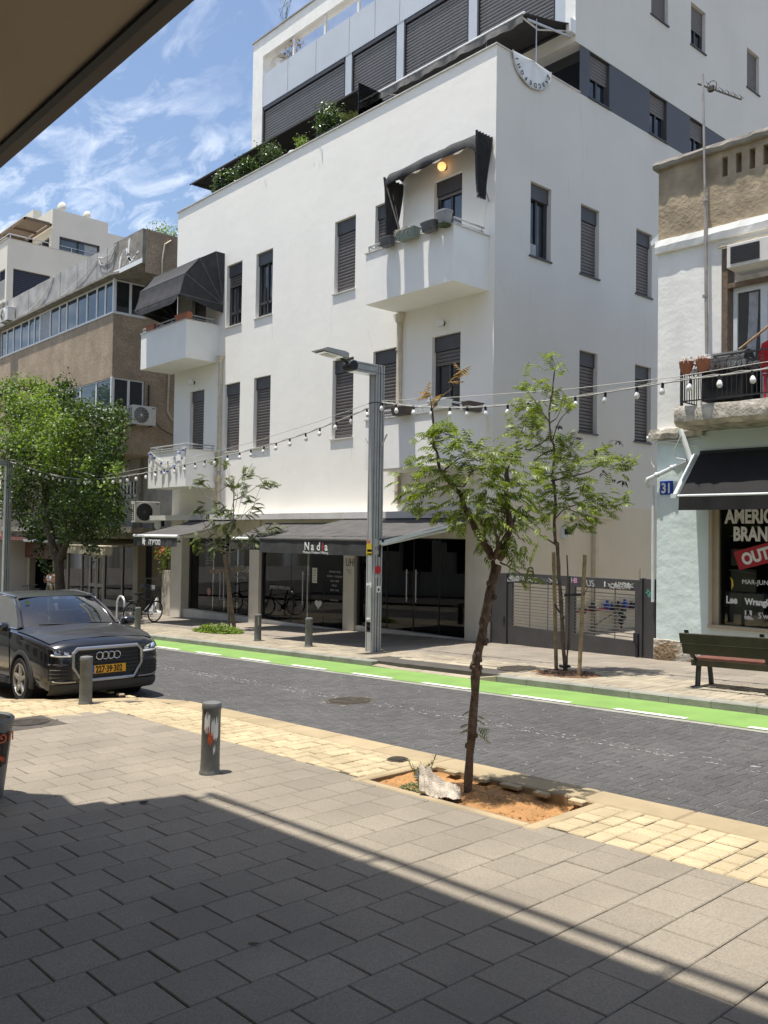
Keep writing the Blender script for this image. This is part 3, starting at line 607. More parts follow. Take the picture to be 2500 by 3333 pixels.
# ---- windows: frame, shutter box, slats (parts of the window), glass, sill
slat_src = {}
SLATS = [0]
def slat(w, parent, loc, rot, m=M_slat, hgt=.085, name='slat'):
    k = (round(w, 2), m.name, hgt)
    if k not in slat_src:
        q = MB(); q.prism([(.0, -hgt / 2), (-.014, -hgt * .36), (-.021, 0), (-.014, hgt * .36), (0, hgt / 2 - .006)], 0, -w / 2, w / 2)
        slat_src[k] = q.build(name, m, parent, loc=loc, rot=rot, smooth=True, ang=50); return slat_src[k]
    return inst(slat_src[k], parent, loc, rot)
def window(u0, u1, z0, z1, P, rz, close=1.0, box=.36, sill=True, name='window', mslat=M_slat, pitch=.088, open_rail=False, sillm=M_coping, depth=.1, glass=M_dkglass, bottom_white=False):
    """close: fraction of the opening below the shutter box covered by slats"""
    q = MB(); f = .045
    for a, b_, c, d in ((u0, u0 + f, z0, z1), (u1 - f, u1, z0, z1), (u0 + f, u1 - f, z0, z0 + f)): 
        p = [P(a, depth + .03, c), P(b_, depth + .03, c), P(b_, depth + .03, d), P(a, depth + .03, d)]; r = [P(a, depth + .1, c), P(b_, depth + .1, c), P(b_, depth + .1, d), P(a, depth + .1, d)]
        q.add(p + r, [(0, 1, 2, 3), (7, 6, 5, 4), (0, 4, 5, 1), (1, 5, 6, 2), (2, 6, 7, 3), (3, 7, 4, 0)])
    w = q.build(name, M_dkmetal, WB, fix=True)
    g = MB(); g.quad(P(u0, depth + .085, z0), P(u1, depth + .085, z0), P(u1, depth + .085, z1), P(u0, depth + .085, z1)); g.build('pane', glass, w)
    zb = z1 - box
    if box:
        g = MB(); p = [P(u0 + .004, depth - .015, zb), P(u1 - .004, depth - .015, zb), P(u1 - .004, depth - .015, z1 - .003), P(u0 + .004, depth - .015, z1 - .003)]; r = [P(u0 + .004, depth + .08, zb), P(u1 - .004, depth + .08, zb), P(u1 - .004, depth + .08, z1 - .003), P(u0 + .004, depth + .08, z1 - .003)]
        g.add(p + r, [(0, 1, 2, 3), (0, 4, 5, 1), (1, 5, 6, 2), (2, 6, 7, 3), (3, 7, 4, 0)]); g.build('shutter_box', M_shbox, w, fix=True)
    n = int((zb - z0) * close / pitch)
    for i in range(n):
        c = P((u0 + u1) / 2, depth + .035, zb - pitch * (i + .5)); slat(u1 - u0 - .05, w, c, (0, 0, rz), mslat)
    if close < .95:
        g = MB(); um = (u0 + u1) / 2; fw = .05
        parts = [(u0 + f, u0 + f + fw, z0 + f, zb), (u1 - f - fw, u1 - f, z0 + f, zb), (um - .03, um + .03, z0 + f, zb), (u0 + f, u1 - f, z0 + f, z0 + f + .07)]
        if open_rail: parts.append((u0 + f + .05, u1 - f, z0 + .42, z0 + .50))
        for a, b_, c, d in parts:
            p = [P(a, depth + .045, c), P(b_, depth + .045, c), P(b_, depth + .045, d), P(a, depth + .045, d)]; r = [P(a, depth + .08, c), P(b_, depth + .08, c), P(b_, depth + .08, d), P(a, depth + .08, d)]
            g.add(p + r, [(0, 1, 2, 3), (0, 4, 5, 1), (1, 5, 6, 2), (2, 6, 7, 3), (3, 7, 4, 0)])
        g.build('sash', M_dkmetal, w, fix=True)
        if bottom_white:
            g = MB(); g.quad(P(u0 + f, depth + .04, z0 + f), P(um, depth + .04, z0 + f), P(um, depth + .04, z0 + .36), P(u0 + f, depth + .04, z0 + .36)); g.build('frosted_panel', M_curtain, w)
    if sill:
        g = MB(); p = [P(u0 - .05, -.045, z0 - .035), P(u1 + .02, -.045, z0 - .035), P(u1 + .02, -.045, z0), P(u0 - .05, -.045, z0)]; r = [P(u0 - .05, depth + .03, z0 - .035), P(u1 + .02, depth + .03, z0 - .035), P(u1 + .02, depth + .03, z0 + .002), P(u0 - .05, depth + .03, z0 + .002)]
        g.add(p + r, [(0, 1, 2, 3), (7, 6, 5, 4), (0, 4, 5, 1), (1, 5, 6, 2), (2, 6, 7, 3), (3, 7, 4, 0)]); g.build('sill', sillm, w, fix=True)
    return w
window(*UP[0], 8.97, 10.97, FP, 0, close=.26, open_rail=True); window(*UP[1], 8.97, 10.97, FP, 0, close=.05, open_rail=True)
window(*UP[2], 8.97, 10.97, FP, 0); window(*UP[3], 8.97, 10.97, FP, 0)
for a, b_ in UP: window(a, b_, 4.97, 7.13, FP, 0)
window(-1.95, -1.03, 8.2, 10.98, FP, 0, close=.04, sill=False, name='balcony_door', glass=M_blueglass); window(-13.5, -12.58, 8.2, 10.98, FP, 0, close=.5, sill=False, name='balcony_door')
window(-1.95, -1.02, 4.2, 7.17, FP, 0, close=.14, sill=False, name='balcony_door'); window(-13.5, -12.58, 4.15, 7.14, FP, 0, close=1, sill=False, name='balcony_door')
S9 = PI / 2
window(1.27, 2.06, 9.02, 10.8, SP, S9, close=.04, bottom_white=True, sillm=M_dkmetal); window(3.28, 4.08, 9.02, 10.8, SP, S9, sillm=M_dkmetal); window(5.82, 6.62, 9.02, 10.8, SP, S9, sillm=M_dkmetal)
window(3.27, 4.05, 5.02, 7.09, SP, S9, sillm=M_dkmetal); window(5.80, 6.61, 5.0, 7.09, SP, S9, sillm=M_dkmetal)
for (a, b_, c, d), cl in zip(sb, (.55, .5, .45)): window(a, b_, c, d, SP, S9, close=cl, box=0, sillm=M_dkmetal, depth=.07)
for (a, b_, c, d), cl in zip(st, (1, .55, 1)): window(a, b_, c, d, SP, S9, close=cl, box=0, sillm=M_dkmetal, depth=.08)
# ---- balconies: slab and parapet as one rendered tray, coping, rails
def balcony(x0, x1, zb, zt, dep=1.17, rail=True):
    t = .1; q = MB()
    q.box(x0, x1, -dep, -.001, zb, zb + .16); q.box(x0, x1, -dep, -dep + t, zb + .16, zt); q.box(x0, x0 + t, -dep + t, -.001, zb + .16, zt); q.box(x1 - t, x1, -dep + t, -.001, zb + .16, zt)
    o = q.build('balcony', M_balc, WB)
    q = MB(); q.box(x0 - .03, x1 + .03, -dep - .03, -dep + t + .02, zt, zt + .025); q.box(x1 - t - .02, x1 + .03, -dep + t + .02, -.001, zt, zt + .025); q.box(x0 - .03, x0 + t + .02, -dep + t + .02, -.001, zt, zt + .025); q.build('coping', M_coping, o)
    if rail:
        q = MB(); y = -dep + .05
        for dz, r in ((.18, .022), (.09, .012)):
            q.tube([(x0 + .05, -.02, zt + dz), (x0 + .05, y, zt + dz), (x1 - .05, y, zt + dz), (x1 - .05, -.12, zt + dz)], r, 8)
        for px, py in [(x0 + .05, y), (x1 - .05, y), (x1 - .05, -.2)] + [(x0 + (x1 - x0) * k / 3, y) for k in (1, 2)]: q.box(px - .012, px + .012, py - .012, py + .012, zt + .02, zt + .18)
        q.build('rail', M_lamp, o)
    return o
balcony(-3.10, -.17, 7.95, 9.19); balcony(-3.02, -.17, 3.92, 5.11)
balcony(-14.85, -11.78, 7.91, 9.12); balcony(-14.12, -11.62, 3.82, 4.99)
# wall lamps over the balcony doors
def wall_lamp(x, z, m, face=-1):
    q = MB(); q.lathe([(.055, 0), (.055, -.05)], c=(x, -.001, z), n=14, axis='y'); o = q.build('wall_lamp', M_shbox, WB)
    q = MB(); prof = [(.105 * math.sin(a), -.14 + .105 * math.cos(a)) for a in [PI * i / 10 for i in range(11)]]; q.lathe(prof, c=(x, 0, z), n=16, axis='y', cap=False); q.build('globe', m, o, smooth=True, ang=80)
wall_lamp(-1.57, 11.2, M_glow); wall_lamp(-1.57, 7.44, M_globe); wall_lamp(-13.25, 7.43, M_globe)
# rain pipes
def downpipe(x, zt, zb, hopper=True):
    q = MB(); q.box(x - .055, x + .055, -.11, -.012, zb, zt)
    if hopper: q.prism([(x - .055, zt), (x + .055, zt), (x + .15, zt + .22), (x - .15, zt + .22)], 1, -.16, -.012)
    for z in (zt - .7, (zt + zb) / 2, zb + .3): q.box(x - .07, x + .07, -.125, -.01, z, z + .03)
    return q.build('rain_pipe', M_pipe, WB)
downpipe(-3.05, 7.7, 3.15); downpipe(-11.5, 7.85, 4.35); downpipe(-11.5, 4.0, 3.0)
q = MB(); q.box(.012, .12, 3.86, 3.99, 0.02, 2.6); q.prism([(3.86, 2.6), (3.99, 2.6), (4.16, 2.8), (4.02, 2.86)], 0, .012, .12)
for z in (.6, 1.5, 2.3): q.box(.01, .135, 3.84, 4.01, z, z + .03)
q.build('rain_pipe', M_pipe, WB)
q = MB(); q.box(.002, .05, 1.9, 4.75, 2.86, 2.93); q.build('ledge', M_beige, WB)
q = MB(); q.box(.002, .1, 2.55, 2.72, 2.35, 2.6); o = q.build('floodlight', M_pvc, WB); q = MB(); q.box(.1, .2, 2.58, 2.75, 2.44, 2.58); q.build('lamp_head', M_lampdk, o)
q = MB(); q.box(.002, .03, 6.1, 6.35, 1.3, 1.55); q.build('meter_box', M_beige, WB)
# ---- canopy slab over the shops
q = MB(); q.box(-15.2, .0, -.52, .0, 2.775, 2.94); q.build('canopy_slab', M_slab, WB)
# ---- ground floor: pillars, beams, glass fronts, rooms behind
for x0, x1, zb in ((-14.6, -13.86, -.56), (-9.72, -9.2, -.38), (-5.2, -4.74, -.22), (-.79, -.001, -.05)):
    q = MB(); q.box(x0, x1, .0, .42 if x0 < -1 else .3, zb, 2.775); q.build('pillar', M_pillar, WB, bevel=.012)
q = MB(); q.box(-13.86, -9.72, .06, .3, 2.19, 2.775); q.box(-9.2, -5.2, .06, .3, 2.22, 2.775); q.box(-4.74, -.79, .06, .3, 2.3, 2.775); q.build('shop_beam', M_pillar, WB)
q = MB(); q.box(-13.86, -9.72, .1, .45, -.6, -.22); q.box(-9.2, -5.2, .05, .3, -.5, -.2); q.box(-4.74, -.79, .06, .25, -.3, -.02); q.build('door_step', M_slab, WB)
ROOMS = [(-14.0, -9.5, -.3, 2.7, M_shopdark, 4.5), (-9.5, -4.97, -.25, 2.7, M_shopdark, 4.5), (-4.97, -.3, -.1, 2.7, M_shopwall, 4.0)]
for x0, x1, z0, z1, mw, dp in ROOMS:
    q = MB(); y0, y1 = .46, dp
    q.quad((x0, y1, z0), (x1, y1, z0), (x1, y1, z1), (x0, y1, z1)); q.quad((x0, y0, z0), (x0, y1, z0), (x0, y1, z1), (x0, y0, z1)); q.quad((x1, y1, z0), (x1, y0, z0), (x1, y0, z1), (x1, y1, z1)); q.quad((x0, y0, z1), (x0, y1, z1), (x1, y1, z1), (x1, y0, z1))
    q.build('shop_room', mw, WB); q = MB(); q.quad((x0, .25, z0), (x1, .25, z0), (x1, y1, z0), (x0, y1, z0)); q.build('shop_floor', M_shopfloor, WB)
def pane(x0, x1, y, z0, z1, name='shop_pane'):
    q = MB(); q.box(x0, x1, y - .005, y + .005, z0, z1); return q.build(name, G_shop, WB)
def handle(x, y, z0, z1, parent):
    q = MB(); q.tube([(x, y, z0), (x, y, z1)], .014, 8); q.tube([(x, y, z0 + .08), (x, y + .06, z0 + .08)], .008, 6); q.tube([(x, y, z1 - .08), (x, y + .06, z1 - .08)], .008, 6); q.build('handle', M_alu, parent, smooth=True)
GY = .35      # hair salon, set back
for a, b_ in ((-13.84, -12.42), (-12.4, -11.72), (-11.7, -10.95), (-10.93, -9.74)):
    p = pane(a, b_, GY, -.2, 2.18)
    if a == -12.4: handle(-11.82, GY - .07, .2, 1.15, p)
    if a == -11.7: handle(-11.6, GY - .07, .2, 1.15, p)
for a, b_ in ((-9.18, -7.72), (-7.7, -6.98), (-6.96, -6.2), (-6.18, -5.21)):
    p = pane(a, b_, .14, -.18, 2.2)
    if a == -7.7: handle(-7.08, .07, .35, 1.3, p)
    if a == -6.96: handle(-6.86, .07, .35, 1.3, p)
for a, b_ in ((-4.73, -3.62), (-3.6, -2.65), (-2.63, -1.77), (-1.75, -.8)):
    p = pane(a, b_, .16, .0, 2.28)
    if a == -3.6: handle(-2.83, .09, .72, 1.52, p)
    if a == -2.63: handle(-2.5, .09, .72, 1.52, p)
q = MB()
for x in (-3.61, -2.64, -1.76): q.box(x - .012, x + .012, .145, .175, 0, 2.3)
q.box(-4.74, -.79, .14, .18, 2.275, 2.31)
for x in (-6.19, -7.71): q.box(x - .006, x + .006, .13, .15, -.18, 2.2)
q.build('glazing_bar', M_black, WB)
q = MB(); q.box(-4.735, -4.68, .1, .2, -.1, 2.3); q.box(-13.86, -13.8, .3, .4, -.22, 2.19); q.box(-9.2, -9.15, .1, .18, -.2, 2.2); q.build('frame_edge', M_dkmetal, WB)
# lettering on the glass
T = lambda s, x, y, z, size, m=M_letterdim, al='LEFT', **k: text('lettering', s, size, m, WB, (x, y, z), align=al, **k)
T('JEWELRY WITH LOVE', -8.78, .13, .74, .125, xs=.85); T('JON ESLASI', -11.05, GY - .01, 1.15, .27, xs=.62, bold=.004); T('Hair Boutique', -11.05, GY - .01, .95, .135, xs=.85)
for i, s in enumerate(('OPENING TIMES', 'SUNDAY - THURSDAY', '09:00 - 20:00', 'FRIDAY', '09:00 - 15:00')): T(s, -5.72, .13, 1.32 - i * .125, .068, al='CENTER')
T('SHANI GALAI', -5.72, .13, .55, .06, al='CENTER', m=M_chalk)
for i in range(4): T(('HAIR COLOUR', 'BLOW DRYING', 'STRAIGHTENING', 'BRIDES')[i], -12.46, GY - .01, 1.52 - i * .09, .05, al='RIGHT')
for x, z, r in ((-12.6, .42, .12), (-11.45, .78, .09)):
    q = MB(); q.lathe([(r, 0), (r, -.004)], c=(x, GY - .008, z), n=22, axis='y'); q.build('round_sticker', M_pinkcloth if z < .5 else M_letterdim, WB)
q = MB(); hp = [(.16 * math.sin(t) ** 3, .14 * (.8125 * math.cos(t) - .3125 * math.cos(2 * t) - .125 * math.cos(3 * t) - .0625 * math.cos(4 * t))) for t in [2 * PI * i / 26 for i in range(26)]]
q.prism([(-6.42 + a, .42 + b_) for a, b_ in hp[::-1]], 1, .128, .132); q.build('heart_sticker', M_letter, WB)
q = MB(); q.box(-6.72, -6.5, .128, .132, 1.0, 1.42); q.build('paper_notice', M_letter, WB)
for i in range(5):
    q = MB(); q.box(-6.67, -6.55, .1255, .1275, 1.34 - i * .07, 1.352 - i * .07); q.build('print_line', M_ink, WB)
T('N', -4.62, .15, 1.62, .26, m=M_ink, bold=.01)
# window dressing inside the shops
q = MB(); q.prism([(-8.35, 1.3), (-7.88, 1.3), (-7.93, 1.86), (-8.32, 1.86)], 1, .45, .62); o = q.build('gift_bag_display', M_letter, WB)
text('lettering', 'GIFT', .14, M_ink, o, (-8.12, .445, 1.4), align='CENTER'); text('lettering', 'V', .3, M_ink, o, (-8.12, .445, 1.55), align='CENTER', bold=.006)
for x, h, r in ((-6.12, .62, .3), (-5.48, 1.0, .2)):
    q = MB(); q.lathe([(r, -.25), (r, h - .3)], c=(x, .75, 0), n=24); q.build('display_plinth', M_curtain, WB, smooth=True)
q = MB(); q.box(-6.35, -5.75, .6, .95, .55, .72); q.build('display_box', M_curtain, WB)
for k in range(26):
    a = PI * k / 25; q = None
b_ = MB()
for k in range(60):
    a = R_.uniform(0, 2 * PI); rr = R_.uniform(.5, .68); x, z = -7.35 + rr * math.cos(a) * .8, 1.35 + rr * math.sin(a); s = R_.uniform(.02, .05); y = .62 + R_.uniform(-.1, .1)
    b_.lathe([(s * .2, -s), (s, 0), (s * .2, s)], c=(x, y, z), n=6)
o = b_.build('hoop_of_baubles', M_chrome, WB, smooth=True); o['kind'] = 'stuff'
q = MB(); q.box(-7.1, -6.4, 2.2, 2.3, -.2, 2.4); q.box(-5.9, -5.3, 2.6, 2.7, -.2, 2.6); q.build('red_partition', M_redcloth, WB)
# nail bar: shelves of bottles, table, chair
for k in range(5):
    z = .95 + k * .27; q = MB(); q.box(-1.95, -.35, 1.6, 1.75, z, z + .02); q.build('shelf', M_curtain, WB)
    q = MB()
    for j in range(30):
        if R_.random() < .12: continue
        x = -1.92 + j * .052; q.box(x, x + .026, 1.62, 1.65, z + .021, z + .075 + R_.uniform(0, .03)); q.box(x + .007, x + .019, 1.628, 1.642, z + .075, z + .125)
    o = q.build('bottle', M_curtain if k % 2 else M_pinkcloth, WB); o['kind'] = 'stuff'
q = MB(); q.box(-2.2, -.9, .9, 1.4, .62, .66); q.box(-2.1, -2.04, .95, 1.35, -.1, .62); q.box(-1.06, -1.0, .95, 1.35, -.1, .62); q.build('manicure_table', M_shopwall, WB)
q = MB(); q.box(-3.3, -2.7, 1.5, 2.1, .3, .42); q.box(-3.3, -2.7, 2.1, 2.2, .42, 1.0); q.box(-3.05, -2.95, 1.75, 1.85, -.1, .3); q.build('armchair', M_room, WB)
q = MB(); q.box(-13.7, -13.0, 1.2, 1.5, .5, .55); q.lathe([(.16, 0), (.2, .1), (.12, .26)], c=(-13.3, 1.2, 1.1), n=14); q.box(-13.4, -13.34, 1.1, 1.16, -.3, 1.1); q.lathe([(.12, 0), (.12, .3)], c=(-12.9, 1.0, .55), n=14); q.box(-12.8, -12.4, 1.9, 2.0, -.3, 1.6); q.build('salon_furniture', M_shopwall, WB)
# scribble UHI on the pillar
T('UHI', -5.1, -.004, 1.53, .3, m=M_ink, xs=.75, shear=.1)
q = MB(); q.tube([(-5.08, -.006, 1.44), (-4.86, -.006, 1.40)], .006, 5); q.tube([(-5.0, -.006, 1.38), (-4.88, -.006, 1.33)], .006, 5); q.build('scribble', M_ink, WB)
# hairline cracks in the render
def crack(pts, parent, P, w=.006):
    q = MB(); a = []
    for i in range(len(pts) - 1):
        for k in range(5):
            t = k / 5; a.append((pts[i][0] + (pts[i + 1][0] - pts[i][0]) * t + R_.uniform(-.018, .018), pts[i][1] + (pts[i + 1][1] - pts[i][1]) * t))
    a.append(pts[-1]); q.sheet([[P(u - w * R_.uniform(.2, .6), -.002, z) for u, z in a], [P(u + w * R_.uniform(.2, .6), -.002, z) for u, z in a]]); return q.build('crack', M_concpanel, parent)
for pts in ([(-5.88, 8.9), (-5.9, 8.3), (-5.86, 7.9)], [(-4.35, 7.75), (-4.2, 7.35), (-4.12, 7.15)], [(-.35, 13.3), (-.1, 13.38)], [(-4.88, 4.95), (-4.95, 4.3)], [(-1.2, 13.1), (-.6, 13.25), (-.25, 13.3)], [(-11.3, 12.2), (-10.6, 12.35)], [(-8.74, 8.9), (-8.7, 8.2)]): crack(pts, WB, FP)
for pts in ([(3.2, 13.5), (3.25, 12.6)], [(3.3, 12.6), (3.35, 11.6), (3.3, 11.2)], [(2.75, 11.3), (2.75, 10.9)], [(1.0, 12.5), (1.02, 11.9)], [(.15, 8.2), (.35, 7.95), (.6, 7.9)], [(6.3, 7.1), (6.2, 7.9), (6.3, 8.5)], [(5.5, 4.3), (5.7, 3.6)], [(5.0, 16.6), (5.1, 17.2), (5.0, 17.6)], [(3.5, 12.3), (3.5, 11.9)]): crack(pts, WB, SP)
# ------------------------------------------------------------------ penthouse
YP = 2.99
q = MB(); q.box(-14.62, -13.96, YP, YP + .35, 13.6, 20.76); q.box(-13.96, -.004, YP, YP + .35, 20.06, 20.76); q.box(-.32, -.004, YP, YP + .4, 15.3, 20.06); q.build('roof_frame', M_oldwhite, WB)
q = MB(); q.box(-14.66, .04, YP - .05, YP + .4, 20.76, 20.80); q.box(-14.66, -14.3, YP + .4, 16, 20.7, 20.74); q.build('frame_coping', M_concpanel, WB)
q = MB(); q.box(-13.96, -.03, YP + .02, YP + .5, 14.86, 15.3); q.box(-13.96, -.03, YP + .3, 16, 15.28, 15.32); q.build('terrace_slab', M_white, WB)
q = MB(); q.quad((-13.96, YP + .45, 12.7), (-.02, YP + .45, 12.7), (-.02, YP + .45, 14.86), (-13.96, YP + .45, 14.86)); q.build('terrace_glazing', M_dkglass, WB)
q = MB(); q.quad((-13.96, YP + .22, 15.3), (-.32, YP + .22, 15.3), (-.32, YP + .22, 18.12), (-13.96, YP + .22, 18.12)); q.build('penthouse_glazing', M_dkglass, WB)
q = MB(); q.box(-13.96, -.03, YP + .3, YP + 3, 19.1, 19.2); q.build('roof_deck', M_coping, WB)
pj = [-13.98, -12.4, -10.76, -8.98, -7.7, -6.55, -4.6, -2.5, -.32]
for a, b_ in zip(pj[:-1], pj[1:]):
    q = MB(); q.box(a + .012, b_ - .012, YP + .02, YP + .07, 18.14, 19.36); q.build('spandrel_panel', M_spandrel, WB)
for x in (-9.0, -6.52, -3.52, -.5):
    q = MB(); q.box(x - .16, x + .16, YP + .03, YP + .18, 15.3, 18.14); q.build('mullion', M_spandrel, WB)
for a, b_ in ((-13.94, -9.18), (-8.82, -6.7), (-6.34, -3.7), (-3.34, -.68)):
    q = MB(); q.box(a, a + .04, YP + .03, YP + .14, 15.3, 18.14); q.box(b_ - .04, b_, YP + .03, YP + .14, 15.3, 18.14); q.box(a, b_, YP + .03, YP + .16, 18.0, 18.14)
    w = q.build('blind', M_dkmetal, WB); n = 27
    for i in range(n): slat(b_ - a - .1, w, ((a + b_) / 2, YP + .1, 17.98 - .1 * (i + .5)), (0, 0, 0), M_blind, .09)
q = MB()
for x in (-12.15, -10.35, -8.6, -6.6, -4.6, -2.6): q.box(x - .045, x + .045, YP + .06, YP + .15, 19.36, 20.06)
q.build('roof_post', M_whitepaint, WB)
q = MB()      # wire mesh stretched between the roof posts
for i in range(150):
    x = -13.96 + i * .095
    for d in (1, -1):
        x1 = x + d * .7
        if -13.96 <= x1 <= -.32: q.tube([(x, YP + .1, 19.36), (x1, YP + .1, 20.06)], .0035, 3, cap=False)
o = q.build('wire_mesh', M_zinc, WB); o['kind'] = 'stuff'
q = MB(); q.box(-5.06, -5.04, .14, 1.0, 13.62, 14.66); q.build('terrace_glass_screen', G_terrace, WB)
# ================================================================== AWNINGS
def awning(name, label, x0, x1, yb, zb, yf, zf, val, m, mval=None, barm=M_whitepaint, arms=True, bar=True, wav=.012, cat='awning', th=.008, sag=.02, parent_loc=(0, 0, 0), rz=0, closed_ends=False, barr=.03):
    t = thing(name, label, cat, parent_loc, rz)
    n, k = 24, 8; g = []
    for j in range(k + 1):
        v = j / k; row = []
        for i in range(n + 1):
            u = i / n; x = x0 + (x1 - x0) * u
            z = zb + (zf - zb) * v - sag * math.sin(PI * v) - .006 * math.sin(u * 37 + v * 5) * math.sin(PI * v); row.append((x, yb + (yf - yb) * v, z))
        g.append(row)
    q = MB(); q.sheet(g, th); q.build('canvas', m, t, smooth=True)
    if bar: q = MB(); q.tube([(x0 - .03, yf, zf - .005), (x1 + .03, yf, zf - .005)], barr, 10); q.build('front_bar', barm, t, smooth=True)
    if val:
        g = []; nn = 60
        for j in range(6):
            v = j / 5; row = []
            for i in range(nn + 1):
                u = i / nn; x = x0 + (x1 - x0) * u
                row.append((x, yf - .012 - wav * v * (math.sin(u * 31 + 1) + .6 * math.sin(u * 73)) - .01 * v, zf - .03 - val * v))
            g.append(row)
        q = MB(); q.sheet(g, .004); q.build('valance', mval or m, t, smooth=True, ang=80)
    if arms:
        for x in (x0 + .12, x1 - .12):
            q = MB(); ym, zm = (yb + yf) / 2, (zb + zf) / 2 - .14; sx = .35 if x < (x0 + x1) / 2 else -.35
            q.tube([(x, yb + .02, zb - .12), (x + sx * .6, ym, zm), (x, yf + .03, zf - .02)], .022, 6); q.build('folding_arm', barm, t)
    q = MB(); q.box(x0, x1, yb - .01, yb + .09, zb - .06, zb + .05); q.build('cassette', M_lampdk, t)
    return t
nad = awning('nadia_awning' if False else 'shop_awning', 'large faded charcoal awning with lettering in front of the nail salon', -4.62, -.27, -.50, 2.74, -3.06, 2.24, .30, M_awnfade, M_awn, barm=M_awnfade, wav=.008, barr=.035)
q = MB(); q.sheet([[(-4.62, -.5, 2.74), (-4.62, -3.06, 2.24)], [(-4.62, -.5, 2.64), (-4.62, -3.06, 2.14)]], .004); q.sheet([[(-.27, -.5, 2.74), (-.27, -3.06, 2.24)], [(-.27, -.5, 2.66), (-.27, -3.06, 2.15)]], .004); q.build('side_rail', M_pvc, nad)
q = MB(); q.tube([(-.3, -3.0, 2.17), (-.5, -1.7, 2.36), (-.34, -.55, 2.58)], .04, 8); q.lathe([(.055, 0), (.055, .06)], c=(-.3, -3.06, 2.2), n=12, axis='x'); q.build('folding_arm', M_pvc, nad)
[text('lettering', c_, .25, M_redsticker if c_ == 'i' else M_letter, nad, (x_, -3.1, 2.0), bold=.004) for c_, x_ in (('N', -2.83), ('a', -2.58), ('d', -2.375), ('i', -2.185), ('a', -2.095))]
text('lettering', 'Manicure I Pedicure I Waxing', .078, M_letter, nad, (-2.87, -3.102, 1.925), xs=.97)
sh = awning('shop_awning', 'charcoal awning half rolled in over the jewellery shop beside the sparse tree', -8.15, -5.1, -.5, 2.62, -1.62, 2.22, .27, M_awnfade, M_awn, barm=M_whitepaint, barr=.04)
text('lettering', 'SHANI GALAI', .2, M_letterdim, sh, (-7.25, -1.66, 1.955), space=1.15)
hair = awning('shop_awning', 'charcoal awning with white front bar and Hebrew lettering by the flowering planter', -12.55, -9.86, -.5, 2.72, -2.38, 2.25, .28, M_awnfade, M_awn, barr=.045)
text('lettering', '\u05d4\u05e8\u05e4\u05e1\u05de', .24, M_letter, hair, (-11.55, -2.42, 1.99), bold=.005)
q = MB(); q.prism([(-11.95, 1.99), (-11.88, 2.02), (-11.84, 1.96), (-11.78, 1.97), (-11.80, 2.07), (-11.73, 2.1), (-11.83, 2.13), (-11.8, 2.2), (-11.88, 2.15), (-11.92, 2.22), (-11.96, 2.12)], 1, -2.418, -2.414); q.build('scissors_logo', M_letter, hair)
q = MB(); q.tube([(-9.9, -2.38, 2.1), (-9.72, -2.38, 2.1)], .03, 8); q.build('end_cap', M_black, hair)
# horn loudspeaker under the canopy slab
t = thing('horn_loudspeaker', 'small white horn loudspeaker under the canopy slab beside the hairdresser awning', 'loudspeaker', (-14.95, -.35, 2.6)); q = MB(); q.lathe([(.14, 0), (.06, .1), (.03, .2)], n=14, axis='y'); q.build('horn', M_pvc, t, smooth=True, rot=(0, 0, .5)); q = MB(); q.box(-.03, .03, .15, .25, -.03, .17); q.build('bracket', M_black, t)
# tall dome awning on the upper left balcony
D = thing('dome_awning', 'domed charcoal canvas awning on the upper left balcony, fanned open over its hoops', 'awning', (0, 0, 0))
xa, xb, zc = -14.5, -11.47, 9.8; hoops = [(0, 1.62), (-.32, 1.62), (-.92, 1.27), (-1.42, .68), (-1.6, .0), (-1.6, -.24)]
def hoop(i, x):
    y, z = hoops[i]; u = (x - xa) / (xb - xa); ed = min(u, 1 - u) * (xb - xa)
    if i == 5: z += .22 * max(0, 1 - ed / .55) ** 2 
    return (x, y, zc + z)
q = MB(); NX = 26; rows = []
for i in range(5):
    for s in range(4 if i < 4 else 3):
        t_ = s / 4 if i < 4 else s / 2; row = []
        for k in range(NX + 1):
            x = xa + (xb - xa) * k / NX; a, b_ = Vector(hoop(i, x)), Vector(hoop(i + 1, x)); p = a.lerp(b_, t_)
            sagd = .035 * math.sin(PI * t_) if i < 4 else 0; n_ = Vector((0, p.y, p.z - zc)); p -= (n_.normalized() if n_.length > .01 else n_) * sagd
            if i >= 3: p.y += .008 * math.sin(x * 9 + i) * t_
            row.append(tuple(p))
        rows.append(row)
q.sheet(rows, .006)
q.build('canvas', M_awn, D, smooth=True, ang=25)
for x, s in ((xa, -1), (xb, 1)):
    q = MB(); pv = (x, -.02, zc - .05)
    for i in range(4):
        a, b_ = hoop(i, x), hoop(i + 1, x); m_ = [tuple(Vector(a).lerp(Vector(b_), t / 3)) for t in range(4)]
        for k in range(3): q.add([pv, m_[k], m_[k + 1]], [(0, 1, 2)])
    q.add([(x, -.02, zc - .05), hoop(4, x), hoop(5, x), (x, -.35, zc - .3), (x, -.02, zc - .32)], [(0, 1, 2, 3, 4)])
    q.build('side_canvas', M_awn, D)
for i in range(1, 5):
    q = MB(); q.tube([(xa, -.02, zc - .05), hoop(i, xa), hoop(i, xb), (xb, -.02, zc - .05)], .014, 6); q.build('hoop', M_awngrey, D)
